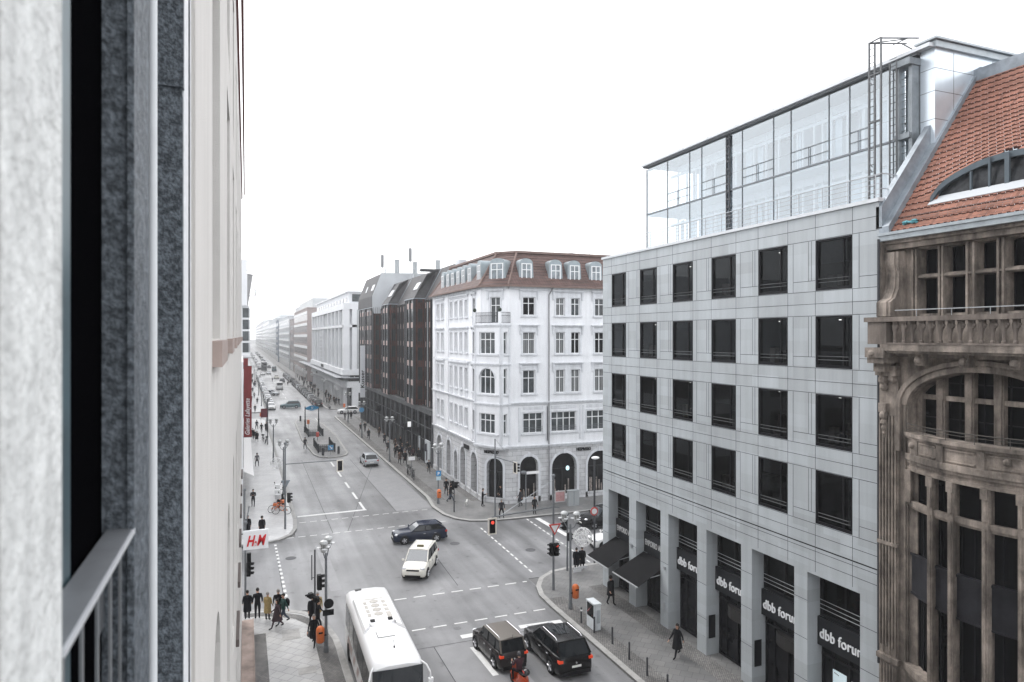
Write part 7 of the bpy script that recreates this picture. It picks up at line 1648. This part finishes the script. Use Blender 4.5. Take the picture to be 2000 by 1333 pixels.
t = thing('arrow_sign', (11.1, 94.06, .12), 'square blue sign with a white arrow in front of the near stairs', 'sign'); b = B(); b.tube((11.1, 94.1, .1), (11.1, 94.1, 1.4), .03, 6); b.build('post', POLE, t); b = B(); b.box(10.75, 11.45, 94.0, 94.05, .75, 1.4); s_ = b.build('sign_plate', mat('sign_light_blue', (.08, .28, .5), .5), t)
FA = Fr(10.75, 93.99, 1, 0, 0, -1); b = B()
b.add([FA.p(.18, 1.22, .005), FA.p(.26, 1.28, .005), FA.p(.5, 1.02, .005), FA.p(.42, .95, .005)], [(0, 1, 2, 3)]); b.add([FA.p(.3, .88, .005), FA.p(.56, .88, .005), FA.p(.56, 1.14, .005)], [(0, 1, 2)]); b.build('arrow', WHITE, s_)
for x, y, nm, lab in ((10.1, 94.0, 'post', 'dark bollard left of the blue arrow sign'), (12.2, 94.5, 'post', 'dark bollard right of the blue arrow sign'), (10.24, 133.3, 'post', 'dark bollard at the far tip of the island')):
    b = B(); b.lathe(x, y, [(.16, .12), (.16, 1.05), (.1, 1.12)], 10); tag(b.build('island_bollard', DPOLE), lab, 'bollard', 'dark bollards on the island')
for x, y, z0, z1, m_, lab in ((10.75, 107.6, .7, 1.4, 'red', 'red fire hydrant plate on a post between the two stairs'), (10.6, 121.5, 1.0, 1.7, 'or', 'orange bin on a post beyond the underground gate'), (3.4, 137.6, .8, 1.5, 'or', 'orange bin at the far end of the left pavement'), (20.4, 148.9, .8, 1.6, 'or', 'orange bin beside the crossing white car')):
    t = thing('post_box', (x, y, .12), lab, 'bin' if m_ == 'or' else 'sign', 'small coloured boxes on posts'); b = B(); b.tube((x, y, .1), (x, y, z1), .035, 6); b.build('post', DPOLE, t); b = B(); b.lathe(x, y - .05, [(.2, z0), (.23, z0 + .1), (.23, z1 - .1), (.15, z1)], 10); b.build('box', ORANGE if m_ == 'or' else mat('box_red', (.5, .07, .05), .5), t)
# bicycles and scooters
def bike():
    t = proto('bicycle'); b = B(); fr_ = B()
    for x in (-.52, .52):
        for i in range(18):
            a0, a1 = i * math.pi / 9, (i + 1) * math.pi / 9; b.tube((x + .33 * math.cos(a0), 0, .34 + .33 * math.sin(a0)), (x + .33 * math.cos(a1), 0, .34 + .33 * math.sin(a1)), .022, 5)
    for x in (-.52, .52):
        for i in range(6): a0 = i * math.pi / 6; b.tube((x - .32 * math.cos(a0), 0, .34 - .32 * math.sin(a0)), (x + .32 * math.cos(a0), 0, .34 + .32 * math.sin(a0)), .004, 3)
    b.build('wheel', RUBBER, t)
    for p, q in (((-.52, 0, .34), (-.1, 0, .3)), ((-.1, 0, .3), (-.22, 0, .8)), ((-.52, 0, .34), (-.2, 0, .72)), ((-.2, 0, .72), (.36, 0, .78)), ((-.1, 0, .3), (.38, 0, .68)), ((.52, 0, .34), (.34, 0, .98)), ((.34, -.28, 1.0), (.34, .28, 1.0))): fr_.tube(p, q, .022, 5)
    fr_.build('frame', DPOLE, t); b = B(); b.ball((-.24, 0, .86), .12, 1.1, .6, .35, 8); b.build('saddle', BLACK, t)
    b = B(); b.box(.46, .72, -.15, .15, .74, .96); b.build('basket', mat('basket_grey', (.12, .12, .12), .7), t); return t
BK = bike()
for x, y, d, lab, m_ in ((17.75, 77.6, 80, 'dark bicycle farther from us by the right kerb', None), (17.9, 76.3, 100, 'bicycle second from the thin sign post', None), (17.65, 74.4, 85, 'dark bicycle nearest the white board sign', None), (3.3, 107.5, 80, 'bicycle leaning by the left flag pole', None), (3.0, 110.0, 100, 'second bicycle behind the flag pole', None), (2.95, 65.3, 25, 'orange rental bicycle at the far left corner', 1), (3.3, 64.2, 160, 'orange rental bicycle with an orange basket near the tall mast', 1)):
    o = BK if 'bike' not in USED else dup(BK); USED.add('bike'); o.location = (x, y, .12); o.rotation_euler = (R(6), 0, R(d)); tag(o, lab, 'bicycle', 'parked bicycles')
    if m_:
        for c in o.children:
            if c.name.startswith(('frame', 'basket')): c.material_slots[0].link = 'OBJECT'; c.material_slots[0].material = ORANGE
def scooter(name, m, x, y, z, deg, label, topcase=None, full=False):
    t = proto(name); b = B()
    rings = []
    for x_, w, z0, z1 in ((-.85, .08, .55, .72), (-.7, .17, .42, .8), (-.35, .18, .35, .8), (-.05, .14, .32, .74), (.02, .15, .25, .34), (.3, .16, .25, .32), (.36, .2, .28, .85), (.44, .12, .45, 1.0), (.5, .06, .6, .95)):
        half = [(w, z0), (w * 1.1, (z0 + z1) / 2), (w * .8, z1)]; rings.append([(x_, y_, zz) for y_, zz in half] + [(x_, -y_, zz) for y_, zz in half[::-1]])
    b.loft(rings); b.ball((.62, 0, .42), .2, 1.2, .5, .6, 8); b.build('body', m, t, smooth=True, sharp=50)
    for x_ in (-.55, .62):
        b = B(); b.tube((x_, -.06, .24), (x_, .06, .24), .24, 16); b.build('wheel', RUBBER, t)
    b = B(); b.ball((-.35, 0, .84), .2, 1.9, .75, .35, 10); b.build('seat', BLACK, t, smooth=True)
    b = B(); b.tube((.4, -.33, 1.05), (.4, .33, 1.05), .02, 6); b.tube((.5, 0, .5), (.4, 0, 1.05), .03, 6); b.path([(.42, .25, 1.05), (.44, .32, 1.2)], .01, 4); b.path([(.42, -.25, 1.05), (.44, -.32, 1.2)], .01, 4); b.ball((.44, .33, 1.22), .06, .4, 1, 1, 8); b.ball((.44, -.33, 1.22), .06, .4, 1, 1, 8); b.build('handlebar', BLACK, t)
    b = B(); b.box(-.92, -.87, -.06, .06, .5, .6); b.build('tail_light', LAMPR, t)
    b = B(); b.box(-.93, -.9, -.09, .09, .3, .42); b.build('number_plate', PLATE, t)
    if topcase: b = B(); b.box(-1.0, -.62, -.24, .24, .88, 1.3); b.build('top_case', topcase, t)
    t.location = (x, y, z); t.rotation_euler = (0, 0, R(deg)); tag(t, label, 'scooter'); return t
scooter('motor_scooter', paint('paint_red_orange', (.36, .05, .015)), 11.72, 28.75, 0, 93, 'red orange motor scooter behind the brown off-road car')
PP['ride'] = person_proto(0, sit=True, hair='cap', apart=.16); o = PP['ride']; UP.add('ride'); o.location = (11.72, 28.7, 0.1); o.rotation_euler = (0, 0, R(93)); tag(o, 'rider in dark maroon jacket and grey helmet seated on the red scooter', 'person')
for c in o.children:
    k = c.name.split('.')[0]
    if k == 'body':
        for i, m in ((1, CL['maroon']), (2, CL['black']), (3, CL['black'])): c.material_slots[i].link = 'OBJECT'; c.material_slots[i].material = m
    if k == 'hair': c.material_slots[0].link = 'OBJECT'; c.material_slots[0].material = mat('helmet_grey', (.05, .05, .055), .2, coat=.6)
b = B(); b.ball((11.76, 27.98, 1.06), .17, 1, 1.1, .9, 14); h_ = b.build('helmet', mat('helmet_black', (.02, .02, .022), .15, coat=.8), None, smooth=True); tag(h_, 'spare black helmet with a red stripe strapped behind the rider', 'helmet')
b = B(); b.box(11.60, 11.63, 27.88, 28.05, 1.08, 1.14); b.build('stripe', RED, h_)
scooter('delivery_scooter', P_WHT, 3.3, 69.3, .12, 80, 'white delivery scooter with a white top case by the left kerb', WHITE)
scooter('delivery_scooter', P_WHT, 3.35, 71.8, .12, 85, 'second white delivery scooter under the wire sphere', WHITE)
scooter('delivery_scooter', P_BLK, 3.4, 67.2, .12, 70, 'black scooter nearest the orange bicycles', mat('case_pale', (.55, .56, .57), .5))
# cafe awning, plants
t = thing('cafe_awning', (.7, 82, 3), 'long white cafe awning below the red banner', 'awning'); b = B(); b.hexa([(.12, 70, 3.1), (1.05, 70.6, 2.5), (1.15, 101, 2.5), (.12, 101, 3.1), (.12, 70, 3.14), (1.05, 70.6, 2.54), (1.15, 101, 2.54), (.12, 101, 3.14)]); b.build('awning_cloth', mat('awning_white', (.72, .71, .70), .8), t); b = B(); b.box(1.04, 1.10, 70.5, 101, 2.3, 2.52); b.build('valance', WHITE, t)
for i, (x, y, lab) in enumerate(((.55, 93, 'dark cafe chair standing on the terrace strip near the banner'), (.8, 97, 'second dark cafe chair near the red banner'))):
    t = thing('cafe_chair', (x, y, 2.6), lab, 'chair') if False else None
t = thing('potted_shrub', (17.9, 153.6, .12), 'small dark shrub in a pot at the corner beyond the side street', 'plant'); b = B(); b.lathe(17.9, 153.6, [(.2, .12), (.28, .6)], 10); b.build('pot', DPOLE, t)
b = B()
for i in range(60): p = (17.9 + random.uniform(-.35, .35), 153.6 + random.uniform(-.35, .35), .7 + random.random() * 1.1); a = random.uniform(0, 6.28); s = .12; b.add([p, (p[0] + s * math.cos(a), p[1] + s * math.sin(a), p[2] + .08), (p[0] + s * math.cos(a + .8), p[1] + s * math.sin(a + .8), p[2] - .02)], [(0, 1, 2)])
b.build('foliage', mat('evergreen', (.035, .045, .035)), t)
b = B(); b.tube((40, 330, 25), (40, 330, 62), .5, 6, .15); tag(b.build('radio_mast', STEEL), 'faint thin radio mast rising above the far roofs', 'mast')

# ================================================================== air
hz_b = B(); hz_b.box(-120, 130, -60, 1600, -1.2, 66); hz_o = hz_b.build('haze', mat('haze_tmp', (1, 1, 1)))
hm = bpy.data.materials.new('haze_air'); hm.use_nodes = True; n = hm.node_tree; n.nodes.clear(); o = n.nodes.new('ShaderNodeOutputMaterial'); v = n.nodes.new('ShaderNodeVolumePrincipled')
v.inputs['Color'].default_value = (.97, .985, 1, 1); v.inputs['Density'].default_value = HAZE; v.inputs['Anisotropy'].default_value = .2
n.links.new(v.outputs[0], o.inputs['Volume']); hz_o.data.materials.clear(); hz_o.data.materials.append(hm); tag(hz_o, kind='stuff')
